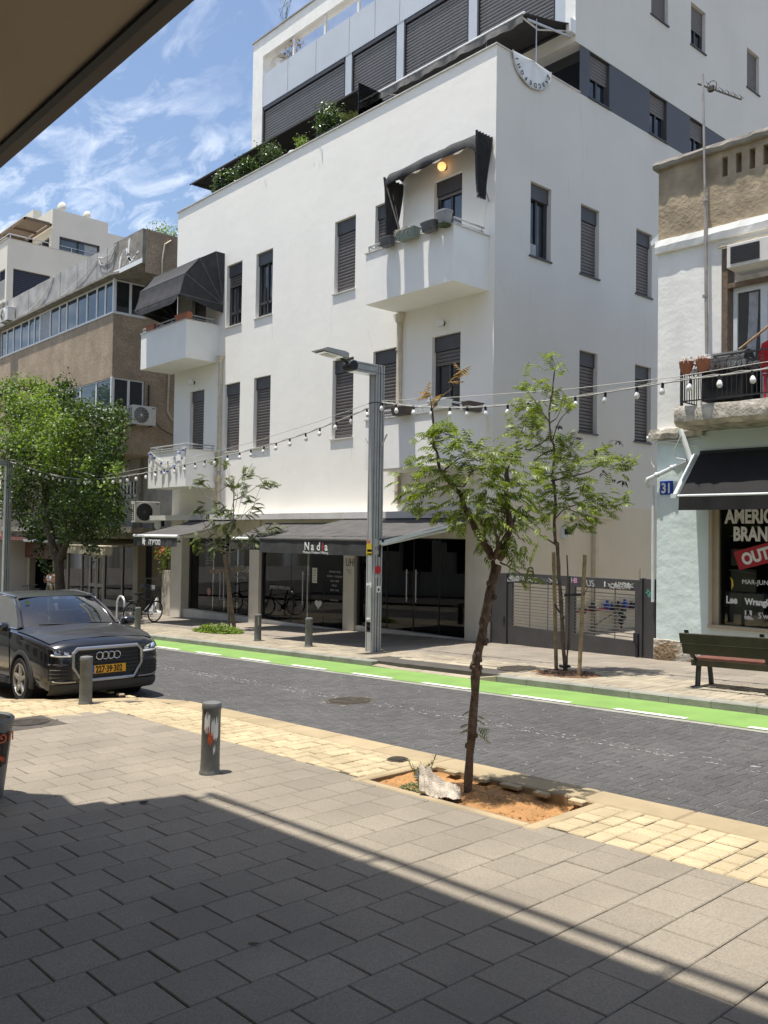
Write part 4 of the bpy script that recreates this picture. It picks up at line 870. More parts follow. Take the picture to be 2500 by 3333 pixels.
# folded awning of the upper right balcony
D = thing('folded_awning', 'folded charcoal canvas awning over the upper right balcony, hanging in pleats at both ends', 'awning', (0, 0, 0))
q = MB(); rows = []
prof = [(0, 11.42), (-.16, 11.44), (-.42, 11.36), (-.66, 11.22), (-.74, 11.08), (-.72, 10.98)]
for k in range(31):
    u = k / 30; x = -3.1 + 3.02 * u; end = max(0, 1 - min(u, 1 - u) / .07); rows.append([(x + .02 * math.sin(j * 2 + k), y * (1 - .2 * end) + .01 * math.sin(k * .9 + j), z + .03 * math.sin(u * 2.6) + .015 * math.sin(k * .6 + j * 2) - .12 * end ** 2 + (.06 * u)) for j, (y, z) in enumerate(prof)])
q.sheet(rows, .008); q.build('canvas', M_awn, D, smooth=True, ang=60)
def pleats(x0, y0, y1, zt, zb, seed, narrow=.55, folds=6, kx=.05):
    q = MB(); g = []; R4 = random.Random(seed)
    for j in range(14):
        v = j / 13; z = zt + (zb - zt) * v; row = []
        for i in range(folds * 4 + 1):
            u = i / (folds * 4); w = (1 - (1 - narrow) * v); y = y0 + (y1 - y0) * (.5 + (u - .5) * w) + .02 * math.sin(v * 5); x = x0 + kx * math.sin(u * folds * 2 * PI) * (1 - .35 * v) + .06 * math.sin(v * 4 + seed) * (1 - v)
            row.append((x, y, z + (.03 * math.sin(i * 1.7) if j == 13 else 0)))
        g.append(row)
    q.sheet(g, .005); return q
pleats(-3.07, -.72, -.02, 11.2, 9.5, 1, narrow=.45).build('pleated_side', M_awn, D, smooth=True, ang=80); pleats(-.12, -.62, -.02, 11.42, 9.98, 2, narrow=.5).build('pleated_side', M_awn, D, smooth=True, ang=80)
q = MB(); q.tube([(-3.0, -.68, 11.1), (-2.98, -.02, 9.62)], .02, 6); q.tube([(-3.04, -.45, 11.1), (-3.0, -.02, 9.62)], .014, 6); q.tube([(-.2, -.6, 11.2), (-.16, -.02, 9.98)], .016, 6); q.build('hoop', M_zinc, D)
q = MB(); q.tube([(-.15, -.1, 10.0), (-.2, -.12, 9.6), (-.17, -.16, 9.4)], .006, 5); q.build('pull_cord', M_cablew, D)
# terrace awnings
tg = awning('terrace_awning', 'grey awning with a crumpled valance stretched over the corner of the roof terrace', -5.25, -.03, 2.93, 15.26, .98, 14.74, .21, M_awn, M_awngrey, wav=.03)
q = MB(); q.tube([(-.1, 1.55, 13.62), (-.1, 1.55, 14.86)], .014, 6); q.tube([(-.1, 1.2, 14.7), (-.1, 2.9, 14.95)], .03, 6); q.tube([(-1.3, 1.1, 14.72), (-1.1, .9, 13.62)], .015, 6); q.build('prop', M_alu, tg)
q = MB(); q.box(-.12, .02, 2.75, 2.98, 15.0, 15.34); q.build('bracket', M_whitepaint, tg)
ta = awning('terrace_awning', 'flat dark awning over the planted side of the roof terrace, tip in the sky', -15.4, -5.95, 2.93, 15.22, .9, 15.08, 0, M_awnblack, barm=M_dkmetal, arms=True, barr=.025, sag=.05)
# ================================================================== BROWN PEBBLE-DASHED BUILDING on the left
BB = thing('brown_apartment_building', 'brown pebble-dashed apartment house with ribbon windows and grey concrete roof parapet', 'building', (0, 0, 0))
XS = -19.6
BF = lambda u, d, z: (u, d, z); BS = lambda u, d, z: (XS - d, u, z)
b = MB(); b.wall(-33, XS, 5.45, 12.42, [(-32.4, -19.66, 11.0, 12.3), (-30.0, -19.66, 7.18, 8.42)], .12, BF); b.wall(0, 12, 5.45, 12.42, [(.06, 1.32, 11.0, 12.3), (.06, 1.4, 7.18, 8.42)], .12, BS)
b.quad((-33, 0, 5.45), (XS, 0, 5.45), (XS, 12, 5.45), (-33, 12, 5.45)); b.build('pebble_wall', M_pebble, BB)
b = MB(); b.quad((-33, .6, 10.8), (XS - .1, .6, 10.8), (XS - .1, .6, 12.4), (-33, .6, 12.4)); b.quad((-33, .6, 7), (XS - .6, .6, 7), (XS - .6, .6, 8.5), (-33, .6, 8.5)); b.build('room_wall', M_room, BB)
def sash(parent_name, a, b_, z0, z1, P, glass, f=.05, mfr=M_whitepaint, d0=.03, parent=None):
    q = MB()
    for u0, u1, c, d in ((a, a + f, z0, z1), (b_ - f, b_, z0, z1), (a + f, b_ - f, z0, z0 + f), (a + f, b_ - f, z1 - f, z1)):
        p = [P(u0, d0, c), P(u1, d0, c), P(u1, d0, d), P(u0, d0, d)]; r = [P(u0, d0 + .05, c), P(u1, d0 + .05, c), P(u1, d0 + .05, d), P(u0, d0 + .05, d)]
        q.add(p + r, [(0, 1, 2, 3), (0, 4, 5, 1), (1, 5, 6, 2), (2, 6, 7, 3), (3, 7, 4, 0)])
    w = q.build(parent_name, mfr, parent or BB, fix=True); g = MB(); g.quad(P(a + f, d0 + .03, z0 + f), P(b_ - f, d0 + .03, z0 + f), P(b_ - f, d0 + .03, z1 - f), P(a + f, d0 + .03, z1 - f)); g.build('pane', glass, w); return w
ms = [-19.66, -20.45, -21.25, -22.2, -23.18, -24.28, -25.08, -26.1, -27.32, -28.0, -28.7, -29.7, -30.7, -31.6, -32.4]
for i, (b_, a) in enumerate(zip(ms[:-1], ms[1:])): sash('window', a, b_, 11.0, 12.3, BF, M_curtain if i == 7 else M_blueglass)
ms = [-19.66, -21.1, -22.65, -24.2, -25.6, -27.0, -28.5, -30]
for b_, a in zip(ms[:-1], ms[1:]): sash('window', a, b_, 7.18, 8.42, BF, M_blueglass)
for z0, z1 in ((11.0, 12.3), (7.18, 8.42)):
    sash('window', .08, .72, z0, z1, BS, M_dkglass); sash('window', .72, 1.36, z0, z1, BS, M_dkglass)
q = MB(); q.box(XS - .06, XS + .03, -.03, .06, 7.15, 8.44); q.box(XS - .06, XS + .03, -.03, .06, 10.97, 12.32); q.box(-33, XS + .02, -.035, .0, 10.94, 11.0); q.box(XS, XS + .035, .0, 1.36, 10.94, 11.0); q.box(-30, XS + .02, -.03, 0, 7.13, 7.18); q.box(XS, XS + .03, 0, 1.4, 7.13, 7.18); q.build('window_sill', M_whitepaint, BB)
# roof parapet of narrow concrete panels, block at the corner, thin projecting slab
edges = [-33.0 + .93 * i for i in range(15)] + [-19.4]
for a, b_ in zip(edges[:-1], edges[1:]):
    q = MB(); q.box(a + .012, b_ - .012, -.14 + R_.uniform(-.012, .012), .04, 12.45, 13.6 + R_.uniform(-.01, .01)); q.build('parapet_panel', M_concpanel, BB)
q = MB(); q.box(-19.39, -17.0, -.13, 3.5, 12.34, 13.62); q.build('roof_block', M_conc2, BB)
q = MB(); q.box(-17.0, -16.985, .0, 3.5, 12.0, 13.6); q.build('pebble_panel', M_pebble, BB)
q = MB(); q.box(-19.38, -16.97, -.148, -.131, 12.33, 12.5); q.build('whitewash', M_whitepaint, BB)
q = MB()
for p in ([(-18.9, 12.5), (-18.8, 12.95), (-18.35, 13.15), (-18.1, 12.75)], [(-18.1, 13.5), (-18.15, 12.8), (-17.9, 12.5)], [(-17.9, 12.65), (-17.5, 12.72), (-17.3, 12.85)], [(-18.6, 12.55), (-18.2, 12.75), (-17.6, 12.55)]):
    pp = []
    for (a, c), (a2, c2) in zip(p[:-1], p[1:]):
        for k in range(5): pp.append((a + (a2 - a) * k / 5 + R_.uniform(-.03, .03), c + (c2 - c) * k / 5 + R_.uniform(-.03, .03)))
    q.sheet([[(a - .05 - R_.uniform(0, .05), -.136, c - .02) for a, c in pp], [(a + .05 + R_.uniform(0, .04), -.136, c + .03) for a, c in pp]])
q.build('whitewash', M_whitepaint, BB)
q = MB(); q.prism([(-33, -.3), (-19.3, -.3), (-17.4, .35), (-17.1, 1.2), (-17.1, 3), (-33, 3)], 2, 12.33, 12.42); q.build('roof_slab', M_conc2, BB)
# recessed lower walls
b = MB(); b.wall(-33, -15.0, 2.5, 5.45, [(-23.3, -21.33, 3.74, 4.55)], .1, lambda u, d, z: (u, 2 + d, z)); b.build('lower_wall', M_concpanel, BB)
q = MB(); q.box(-20.95, -20.75, 1.9, 2.0, 2.5, 5.45); q.build('pilaster', M_conc2, BB)
g = MB(); g.quad((-23.3, 2.09, 3.74), (-21.33, 2.09, 3.74), (-21.33, 2.09, 4.55), (-23.3, 2.09, 4.55)); gw = g.build('stair_window', M_dkglass, BB)
q = MB()
for x0, x1, z0, z1 in ((-23.3, -23.26, 3.74, 4.55), (-21.37, -21.33, 3.74, 4.55), (-23.3, -21.33, 4.51, 4.55), (-23.3, -21.33, 3.74, 3.78), (-22.6, -22.56, 3.74, 4.55), (-21.95, -21.91, 3.74, 4.55), (-23.3, -22.6, 4.18, 4.22), (-22.56, -21.95, 4.36, 4.4), (-22.26, -22.22, 3.95, 4.36), (-22.95, -22.91, 4.2, 4.55), (-22.56, -21.33, 3.95, 3.98), (-21.65, -21.62, 3.95, 4.55), (-21.95, -21.33, 4.22, 4.25), (-22.95, -22.91, 3.74, 3.98), (-23.3, -22.6, 3.98, 4.02)): q.box(x0, x1, 2.05, 2.085, z0, z1)
q.build('glazing_bar', M_letterdim, gw)
q = MB(); q.box(-33, -17.9, .15, 2.2, 2.36, 2.54); q.box(-33, -17.9, .12, .15, 2.34, 2.56); q.build('shop_canopy_slab', M_conc2, BB)
q = MB(); q.box(-33, -18.0, .5, 2.0, 2.1, 2.36); q.build('canopy_beam', M_conc2, BB)
# shop fronts
q = MB(); q.box(-20.97, -20.55, 1.75, 2.1, -.85, 2.1); q.box(-33, -32.6, 1.8, 2.1, -1.3, 2.1); q.box(-29.6, -29.2, 1.8, 2.1, -1.2, 2.1); q.build('shop_pillar', M_frame_beige, BB)
q = MB()
for x in (-22.45, -24.2, -25.75, -26.6, -28.2): q.box(x, x + .09, 1.95, 2.05, -1.0, 2.05)
q.box(-29.2, -20.97, 1.95, 2.05, 1.8, 1.9); q.box(-24.1, -20.97, 1.93, 2.07, -.95, -.6); q.box(-29.2, -25.75, 1.93, 2.07, -1.15, -.75); q.build('shop_frame', M_frame_beige, BB)
for a, b_ in ((-22.36, -20.97), (-24.11, -22.45), (-29.2, -25.75)):
    q = MB(); q.box(a, b_, 2.0, 2.01, -.8, 1.8); q.build('shop_pane', G_shop, BB)
for a, b_ in ((-25.66, -24.95), (-24.9, -24.2)):
    q = MB(); f = .12; q.box(a, a + f, 1.94, 2.0, -.95, 1.35); q.box(b_ - f, b_, 1.94, 2.0, -.95, 1.35); q.box(a + f, b_ - f, 1.94, 2.0, 1.2, 1.35); q.box(a + f, b_ - f, 1.94, 2.0, -.1, .05); q.box(a + f, b_ - f, 1.94, 2.0, -.95, -.8)
    d = q.build('shop_door', M_frame_beige, BB); q = MB(); q.quad((a + f, 1.98, -.8), (b_ - f, 1.98, -.8), (b_ - f, 1.98, 1.2), (a + f, 1.98, 1.2)); q.build('pane', G_shop, d)
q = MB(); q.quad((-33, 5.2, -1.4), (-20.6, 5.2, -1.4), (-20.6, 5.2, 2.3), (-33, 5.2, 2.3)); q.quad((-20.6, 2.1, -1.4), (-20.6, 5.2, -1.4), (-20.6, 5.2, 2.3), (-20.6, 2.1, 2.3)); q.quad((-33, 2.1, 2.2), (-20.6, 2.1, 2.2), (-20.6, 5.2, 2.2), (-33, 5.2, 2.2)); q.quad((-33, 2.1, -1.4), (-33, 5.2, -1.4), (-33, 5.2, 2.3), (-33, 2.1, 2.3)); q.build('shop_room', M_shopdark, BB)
q = MB(); q.box(-22.3, -20.9, 3.0, 3.1, .9, 2.1); q.build('wood_panel', M_woodpanel, BB)
# corrugated screen in the alley
q = MB(); pts = []
for i in range(61):
    x = -20.5 + 5.4 * i / 60; pts.append((x, 2.35 + .06 * math.sin(i * PI / 2), 0))
q.sheet([[(x, y, -.9) for x, y, _ in pts], [(x, y, 2.5) for x, y, _ in pts]]); q.build('corrugated_screen', M_frame_beige, BB)
aw = awning('shop_awning', 'cream awning with a wavy grey valance over the clothes shop behind the car', -23.95, -19.15, 1.9, 2.12, 0.0, 1.78, .3, M_awncream, M_awncream, barm=M_frame_beige, wav=.03)
awning('shop_awning', 'black awning with a thick white bar behind the big tree', -29.2, -25.3, 1.9, 2.3, .3, 1.92, 0, M_awnblack, barr=.075)
awning('shop_awning', 'faded red awning at the left edge beyond the grey lamp post', -36.5, -29.3, 1.9, 2.3, .35, 2.06, .12, M_awnred, M_awnred, barm=M_awnred)
q = MB(); q.box(-33, -29.2, 1.7, 1.8, 1.0, 2.2); q.build('red_fascia', M_seat, BB)
# clothes shop stock
def garment(x, y, zt, h, w, m, label, grp='clothes on show in the shop windows'):
    q = MB(); g = []
    for j in range(6):
        v = j / 5; wd = w * (.75 + .35 * v); g.append([(x + wd * (i / 8 - .5), y + .03 * math.sin(i * 1.9) * v, zt - h * v) for i in range(9)])
    q.sheet(g, .05); return tag(q.build('garment', m), label, 'garment', grp)
GL = 'limp garment hanging in the dark clothes shop window behind the parked bicycles'
for x, z, h, w, m, l in ((-27.9, .9, 1.3, .5, M_redcloth, 'dark red garment hanging in the shop left of the big tree'), (-27.3, .7, 1.1, .35, M_pinkcloth, 'pale pink garment beside the red one in the shop window'), (-24.0, .75, 1.1, .4, M_cloth, 'white dress hanging left of the beige double door'), (-25.9, .45, 1.1, .4, M_pinkcloth, 'long pink skirt on show right behind the big tree trunk'), (-22.9, 1.0, 1.0, .4, M_cloth, 'white shirt hanging right of the beige double door'), (-21.7, .95, .9, .55, M_curtain, 'grey tee shirt on a hanger under the warm wood panel'), (-23.5, .55, .25, .15, M_leaflt, 'small lime green scarf behind the shop glass')):
    garment(x, 2.5, z, h, w, m, l)
# cables on the brown facade
def cable(label, pts, r=.018, m=M_cablew, n=6):
    q = MB(); q.tube(pts, r, n); return tag(q.build('cable', m, smooth=True), label, 'cable')
cable('pale cable sagging from the grey parapet to the whitewashed roof block', [(-20.7, -.18, 13.35), (-20.2, -.2, 13.22), (-19.6, -.2, 13.25), (-19.2, -.18, 13.5)], .02)
cable('dark cable looping below the pale one on the grey parapet', [(-20.7, -.18, 13.33), (-20.45, -.2, 13.0), (-20.0, -.2, 12.86), (-19.5, -.2, 13.0), (-19.1, -.18, 13.45), (-19.0, -.15, 13.62)], .02, M_concpanel)
cable('long thin white cable running aslant down the grey parapet panels', [(-20.9, -.17, 13.3), (-22, -.19, 12.95), (-23.2, -.19, 12.7), (-24.4, -.17, 12.5)], .012)
cable('white cable dropping across the parapet to the roof air conditioner', [(-25.3, -.17, 13.55), (-26.2, -.2, 13.0), (-27.3, -.19, 12.7), (-28.7, -.17, 12.48)], .02)
cable('thick white pipe bent over the parapet at the left edge', [(-31.5, -.2, 13.62), (-31.9, -.22, 13.55), (-32.3, -.2, 13.0), (-32.9, -.2, 12.6)], .05, M_cablew)
cable('beige conduit pipe climbing the brown side wall beside the white house', [(-16.95, 1.0, 13.4), (-16.95, .75, 13.2), (-16.95, .66, 12.6), (-16.95, .66, 11.95)], .035, M_pipe)
cable('long conduit running down the brown side wall to the balcony', [(XS + .05, 2.45, 9.5), (XS + .05, 2.42, 8.2), (XS + .05, 2.4, 7.3), (XS + .05, 2.6, 7.0), (XS + .05, 3.2, 6.8)], .04, M_pipe)
cable('black conduit strapped to the brown wall above the air conditioner', [(XS + .05, 1.55, 8.3), (XS + .05, 1.55, 7.4)], .035, M_black)
cable('thin cable drooping on the brown wall below the air conditioner', [(XS + .04, 1.75, 7.0), (XS + .04, 2.1, 6.6), (XS + .04, 2.7, 6.35), (XS + .04, 3.1, 6.6)], .012, M_black)
# air conditioners: fan face +x unless turned
def fan_unit(label, loc, rz, w, h, dep, legs=False, group=None):
    t = thing('air_conditioner', label, 'air conditioner', loc, rz, group)
    q = MB(); q.box(-w / 2, w / 2, 0, dep, 0, h); q.build('casing', M_acwhite, t, bevel=.012)
    q = MB(); r = min(h * .42, w * .33); cx = -w * .13; 
    q.lathe([(r * 1.08, 0), (r * 1.08, -.012), (r, -.014), (r, .0)], c=(cx, 0, h / 2), n=28, axis='y', cap=False); q.build('fan_ring', M_acwhite, t, smooth=True)
    q = MB(); q.lathe([(r, -.002), (.001, -.002)], c=(cx, 0, h / 2), n=28, axis='y', cap=False); q.build('fan_opening', M_lampdk, t)
    q = MB()
    for k in range(9): q.lathe([(r * (k + 1) / 9.3, -.008), (r * (k + 1) / 9.3 - .008, -.012)], c=(cx, 0, h / 2), n=24, axis='y', cap=False)
    for k in range(12): a = 2 * PI * k / 12; q.tube([(cx, -.012, h / 2), (cx + r * math.cos(a), -.012, h / 2 + r * math.sin(a))], .004, 4)
    q.lathe([(r * .16, -.014), (r * .16, -.02)], c=(cx, 0, h / 2), n=14, axis='y'); q.build('fan_grille', M_acwhite if not legs else M_acgrille, t)
    q = MB()
    for k in range(8):
        z = .08 + k * (h - .16) / 8
        for y in (dep * .25, dep * .65): q.box(-w / 2 - .004, -w / 2 + .001, y, y + dep * .25, z, z + (h - .16) / 8 * .6)
    q.build('side_louvre', M_lampdk, t)
    q = MB(); q.box(w * .33, w * .45, -.006, 0, h * .88, h * .93); q.build('badge', M_acgrille, t)
    q = MB()
    if legs:
        for x in (-w * .4, w * .4): q.box(x - .02, x + .02, .02, dep - .02, -.25, 0)
    else:
        for x in (-w * .35, w * .35): q.box(x - .02, x + .02, -.01, dep + .03, -.04, 0)
    q.build('bracket', M_acgrille, t); return t
fan_unit('white air conditioner on the brown side wall below the broken corner window', (XS + .42, 1.2, 6.62), PI / 2, 1.0, .76, .38)
fan_unit('big white air conditioner standing on the canopy slab beside the white house', (-17.02, .33, 2.72), PI / 2, 1.0, .78, .36, legs=True)
fan_unit('white air conditioner hung on the grey parapet at the far left', (-30.5, -.52, 12.42), 0, 1.0, .66, .36)
# ================================================================== CREAM BUILDING behind
CB = thing('cream_apartment_building', 'cream rendered apartment house with stepped roof rising behind the brown one', 'building', (0, 0, 0))
XC = -33.2; CF = lambda u, d, z: (u, .48 + d, z); CS = lambda u, d, z: (XC - d, u, z); CU = lambda u, d, z: (u, 2.75 + d, z)
b = MB(); b.wall(-48, XC, -2, 17.34, [(-34.5, -33.45, 14.27, 15.85)], .15, CF); b.wall(.48, 12, -2, 17.34, [(.8, 2.72, 14.0, 15.87)], .2, CS); b.wall(-42, XC, 17.3, 18.6, [(-35.3, -33.6, 17.32, 18.1)], .15, CU); b.wall(2.75, 12, 17.34, 18.93, [(3.15, 5.38, 17.36, 18.1)], .15, CS)
b.wall(-36.0, XC, 18.6, 19.5, [], .1, CU); b.wall(2.75, 5.84, 18.93, 19.5, [], .1, CS); b.quad((XC, 5.84, 18.9), (XC - 3, 5.84, 18.9), (XC - 3, 5.84, 19.5), (XC, 5.84, 19.5)); b.box(-44, -36.0, 2.75, 3.2, 17.3, 20.2); b.quad((-48, .48, 17.3), (XC, .48, 17.3), (XC, 12, 17.3), (-48, 12, 17.3)); b.build('render_wall', M_cream, CB)
q = MB(); q.box(-48, XC + .03, .42, .62, 17.34, 17.38); q.box(XC - .2, XC + .03, .62, 12, 17.34, 17.38); q.build('coping', M_coping, CB)
q = MB(); q.quad((XC - .12, .8, 14.0), (XC - .12, 2.72, 14.0), (XC - .12, 2.72, 15.87), (XC - .12, .8, 15.87)); w = q.build('window', M_navy, CB)
q = MB()
for i in range(16): q.box(XC - .12, XC - .1, .82, 2.7, 14.05 + i * .115, 14.13 + i * .115)
q.build('closed_blind', mat('slate_blind', (0.045, 0.05, 0.07), 0.6), w)
q = MB(); q.quad((-34.5, .58, 14.27), (-33.45, .58, 14.27), (-33.45, .58, 15.85), (-34.5, .58, 15.85)); w = q.build('window', M_navy, CB); q = MB()
for i in range(12): q.box(-34.5, -33.45, .55, .575, 14.3 + i * .09, 14.35 + i * .09)
q.build('closed_blind', M_letterdim, w)
q = MB(); q.quad((XC - .1, 3.2, 17.4), (XC - .1, 5.34, 17.4), (XC - .1, 5.34, 18.06), (XC - .1, 3.2, 18.06)); w = q.build('window', M_blueglass, CB); q = MB(); q.box(XC - .1, XC - .03, 3.15, 3.22, 17.36, 18.1); q.box(XC - .1, XC - .03, 5.3, 5.38, 17.36, 18.1); q.box(XC - .1, XC - .03, 4.16, 4.22, 17.36, 18.1); q.box(XC - .1, XC - .03, 3.15, 5.38, 18.0, 18.1); q.build('window_frame', M_dkmetal, w)
q = MB(); q.quad((XC - .09, 4.55, 17.4), (XC - .09, 5.28, 17.4), (XC - .09, 5.28, 18.0), (XC - .09, 4.55, 18.0)); q.build('curtain', M_curtain, w)
q = MB(); q.quad((-35.3, 2.85, 17.32), (-33.6, 2.85, 17.32), (-33.6, 2.85, 18.1), (-35.3, 2.85, 18.1)); q.build('terrace_door', M_dkglass, CB)
q = MB(); q.tube([(-40, .55, 17.62), (XC - .05, .55, 17.62), (XC - .05, 7.0, 17.62)], .025, 6)
for y in (.6, 2.2, 3.8, 5.4): q.box(XC - .07, XC - .03, y, y + .04, 17.36, 17.62)
q.build('rail', M_alu, CB)
PG = thing('pergola', 'brown slatted pergola over the roof terrace of the cream house', 'pergola', (0, 0, 0))
q = MB(); x0, x1, y0, y1, z = -41, XC - .02, 1.28, 2.72, 18.55
for x in (x0, -38.4, -36.8, -35.2, x1 - .08): q.box(x, x + .08, y0, y1, z, z + .12)
q.box(x0, x1, y0, y0 + .08, z - .003, z + .123); q.box(x0, x1, y1 - .08, y1, z - .003, z + .123); q.box(-38, -37.9, y0, y0 + .1, 17.34, z); q.build('beam', M_wood2, PG)
sp = None
for i in range(24):
    y = y0 + .1 + i * .053
    if sp is None: q = MB(); q.box(x0, x1, -.012, .012, 0, .05); sp = q.build('slat', M_wood2, PG, loc=(0, y, z + .125))
    else: inst(sp, PG, (0, y, z + .125))
def dish(label, loc, r):
    t = thing('satellite_dish', label, 'satellite dish', loc, .4); q = MB(); q.lathe([(r * math.sin(a), -r * .5 * math.cos(a)) for a in [PI / 2 * i / 7 for i in range(8)]], c=(0, 0, r * .9), n=18, axis='y', cap=False); q.build('bowl', M_cream, t, smooth=True); q = MB(); q.tube([(0, 0, -.1), (0, -.1, r * .8)], .03, 6); q.tube([(0, -.2, r * .5), (0, .3, r * 1.1)], .015, 5); q.build('mount', M_zinc, t)
dish('larger pale satellite dish on the cream roof corner', (XC - .3, 3.35, 19.5), .3); dish('smaller pale satellite dish further along the cream roof', (XC - .3, 4.75, 19.5), .24)
# ================================================================== OVERHANGING BUILDING on the near side (soffit at the top left, shade on the pavement)
NB = thing('near_building', 'building on the near side whose beige soffit juts into the upper left', 'building', (0, 0, 0))
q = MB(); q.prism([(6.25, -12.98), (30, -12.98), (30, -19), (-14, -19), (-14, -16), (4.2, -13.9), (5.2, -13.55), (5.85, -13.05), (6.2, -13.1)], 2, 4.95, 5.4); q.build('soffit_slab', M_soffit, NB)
q = MB(); q.box(6.25, 30, -12.98, -12.9, 4.93, 5.45); q.build('fascia', M_rust if False else mat('brown_fascia', (0.115, 0.095, 0.08), 0.7, var=0.1), NB)
q = MB(); q.box(6.25, 30, -13.03, -12.982, 4.925, 4.949); q.build('shadow_gap', M_lampdk, NB)
b = MB(); b.wall(-30, 30, -1.5, 4.95, [(x, x + 2.4, .5, 3.4) for x in range(-26, 28, 4)], .2, lambda u, d, z: (u, -17.6 - d, z)); b.box(6.35, 30, -17.5, -12.93, 5.4, 9.0); b.box(-30, 30, -24, -17.6, 4.95, 12.5); b.build('wall', M_cream, NB)
q = MB(); q.box(-30, 30, -19.5, -17.85, -1.5, 4.9); q.build('shop_interior', M_shopdark, NB)
q = MB(); q.tube([(6.4, -12.96, 9.95), (30, -12.96, 9.95)], .04, 8)
for k in range(12): q.box(6.5 + k * 2, 6.54 + k * 2, -12.98, -12.94, 9.0, 9.95)
q.build('roof_rail', M_lamp, NB)
# ================================================================== OLD CORNER BUILDING on the right (its own axes, turned two degrees)
OB = thing('old_corner_building', 'old building with brown parapet, white upper floor and pale teal shop front', 'building', (4.44, -.55, 0), math.radians(2.0))
OP = lambda u, d, z: (u, d, z)
b = MB(); b.wall(0, 8, 4.36, 7.6, [(1.2, 3.2, 4.6, 7.42)], .3, OP); b.quad((0, 0, 4.3), (0, 9, 4.3), (0, 9, 7.6), (0, 0, 7.6)); b.build('upper_wall', M_oldwhite, OB)
b = MB(); b.wall(0, 8, 7.82, 9.17, [(u, u + .1, 8.69, 9.04) for u in (1.205, 1.45, 1.685, 1.92, 2.16, 2.4)], .25, OP); b.quad((0, 0, 7.8), (0, 9, 7.8), (0, 9, 9.17), (0, 0, 9.17)); b.quad((0, .5, 8.2), (8, .5, 8.2), (8, .5, 9.1), (0, .5, 9.1)); b.build('brown_parapet', M_brownpl, OB)
def rough(q, amp, sc=7):
    q.v = [(x + amp * mnoise.noise((x * sc, y * sc, z * sc)), y + amp * mnoise.noise((x * sc + 9, y * sc, z * sc)), z + amp * mnoise.noise((x * sc, y * sc + 9, z * sc))) for x, y, z in q.v]; return q
def roughbar(x0, x1, y0, y1, z0, z1, amp=.02, n=40):
    q = MB(); ring = lambda x: [(x, y0, z0), (x, y0 - .02, (z0 + z1) / 2), (x, y0, z1), (x, (y0 + y1) / 2, z1 + .01), (x, y1, z1), (x, y1, z0), (x, (y0 + y1) / 2, z0)]
    q.sheet([ring(x0 + (x1 - x0) * i / n) + [ring(x0 + (x1 - x0) * i / n)[0]] for i in range(n + 1)]); q.add(ring(x0), [tuple(range(7))]); return rough(q, amp)
roughbar(-.07, 8, -.09, .3, 9.16, 9.28, .025, 90).build('coping', M_conc2, OB)
roughbar(-.03, 8, -.07, .02, 7.585, 7.82, .012, 70).build('string_course', M_oldwhite, OB)
roughbar(-.12, .92, -.09, .1, 4.17, 4.35, .03, 24).build('cornice', M_dirty, OB)
b = MB(); b.wall(0, 8, .0, 4.34, [(1.0, 3.7, .86, 3.9)], .16, OP)
b.quad((0, 0, 0), (0, 9, 0), (0, 9, 4.3), (0, 0, 4.3)); b.build('teal_wall', M_teal, OB)
q = roughbar(-.03, .99, -.035, .01, .0, .53, .015, 24); q.build('plinth', mat('peeling_plinth', (0.52, 0.56, 0.53), 0.95, col2=(0.30, 0.215, 0.13), vs=3.4, bump=1.0, bs=14, bdist=.05), OB)
q = MB()     # bare masonry where the render has fallen off the plinth
pts = [(.27 + (.2 + .05 * math.sin(a * 3 + 1)) * math.cos(a) - .1, .26 + (.21 + .04 * math.sin(a * 2)) * math.sin(a)) for a in [2 * PI * i / 16 for i in range(16)]]
q.add([(.17, -.075, .26)] + [(u, -.056, z) for u, z in pts], [(0, i + 1, (i + 1) % 16 + 1) for i in range(16)]); q.build('bare_masonry', mat('bare_masonry', (0.30, 0.215, 0.13), 0.95, var=.5, vs=14, bump=1.0, bs=20, bdist=.05), OB)
# shop window
q = MB(); q.box(1.0, 1.06, -.03, .13, .86, 3.9); q.box(1.06, 1.15, .03, .15, .88, 3.9); q.box(3.6, 3.7, 0, .15, .86, 3.9); q.box(1.0, 3.7, -.06, .13, .82, .88); sw = q.build('shop_window', M_frame_beige, OB)
q = MB(); q.box(1.15, 3.6, .08, .09, .88, 3.9); q.build('pane', G_shop, sw)
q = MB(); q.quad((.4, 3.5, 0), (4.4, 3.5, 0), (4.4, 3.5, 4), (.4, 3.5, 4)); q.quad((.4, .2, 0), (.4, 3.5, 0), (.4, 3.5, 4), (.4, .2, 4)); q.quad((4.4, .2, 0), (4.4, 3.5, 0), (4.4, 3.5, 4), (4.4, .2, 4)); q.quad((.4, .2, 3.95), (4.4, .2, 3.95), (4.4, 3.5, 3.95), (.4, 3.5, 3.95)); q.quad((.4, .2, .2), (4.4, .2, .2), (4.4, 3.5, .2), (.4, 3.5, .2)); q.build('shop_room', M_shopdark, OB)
q = MB(); q.box(1.16, 1.6, .5, .55, 1.9, 2.2); q.box(1.16, 1.6, .5, .55, 1.45, 1.84); q.box(1.16, 1.75, .45, .5, .88, 1.42); q.build('back_board', M_shopwall, OB)
q = MB(); q.tube([(1.17, .4, 1.82), (1.6, .4, 1.78)], .008, 5); q.tube([(1.17, .4, 2.42), (1.6, .4, 2.42)], .008, 5); q.build('clothes_rail', M_alu, OB)
T2 = lambda s, u, z, size, m=M_letter, **k: text('lettering', s, size, m, OB, (u, .072, z), **k)
T2('AMERICAN', 1.25, 2.645, .335, xs=.70, bold=.013); T2('BRANDS', 1.39, 2.345, .325, xs=.70, bold=.013)
q = MB(); q.prism([(1.40, 2.147), (1.50, 1.838), (2.55, 2.13), (2.45, 2.45)], 1, .070, .078); q.build('red_panel', M_red, OB)
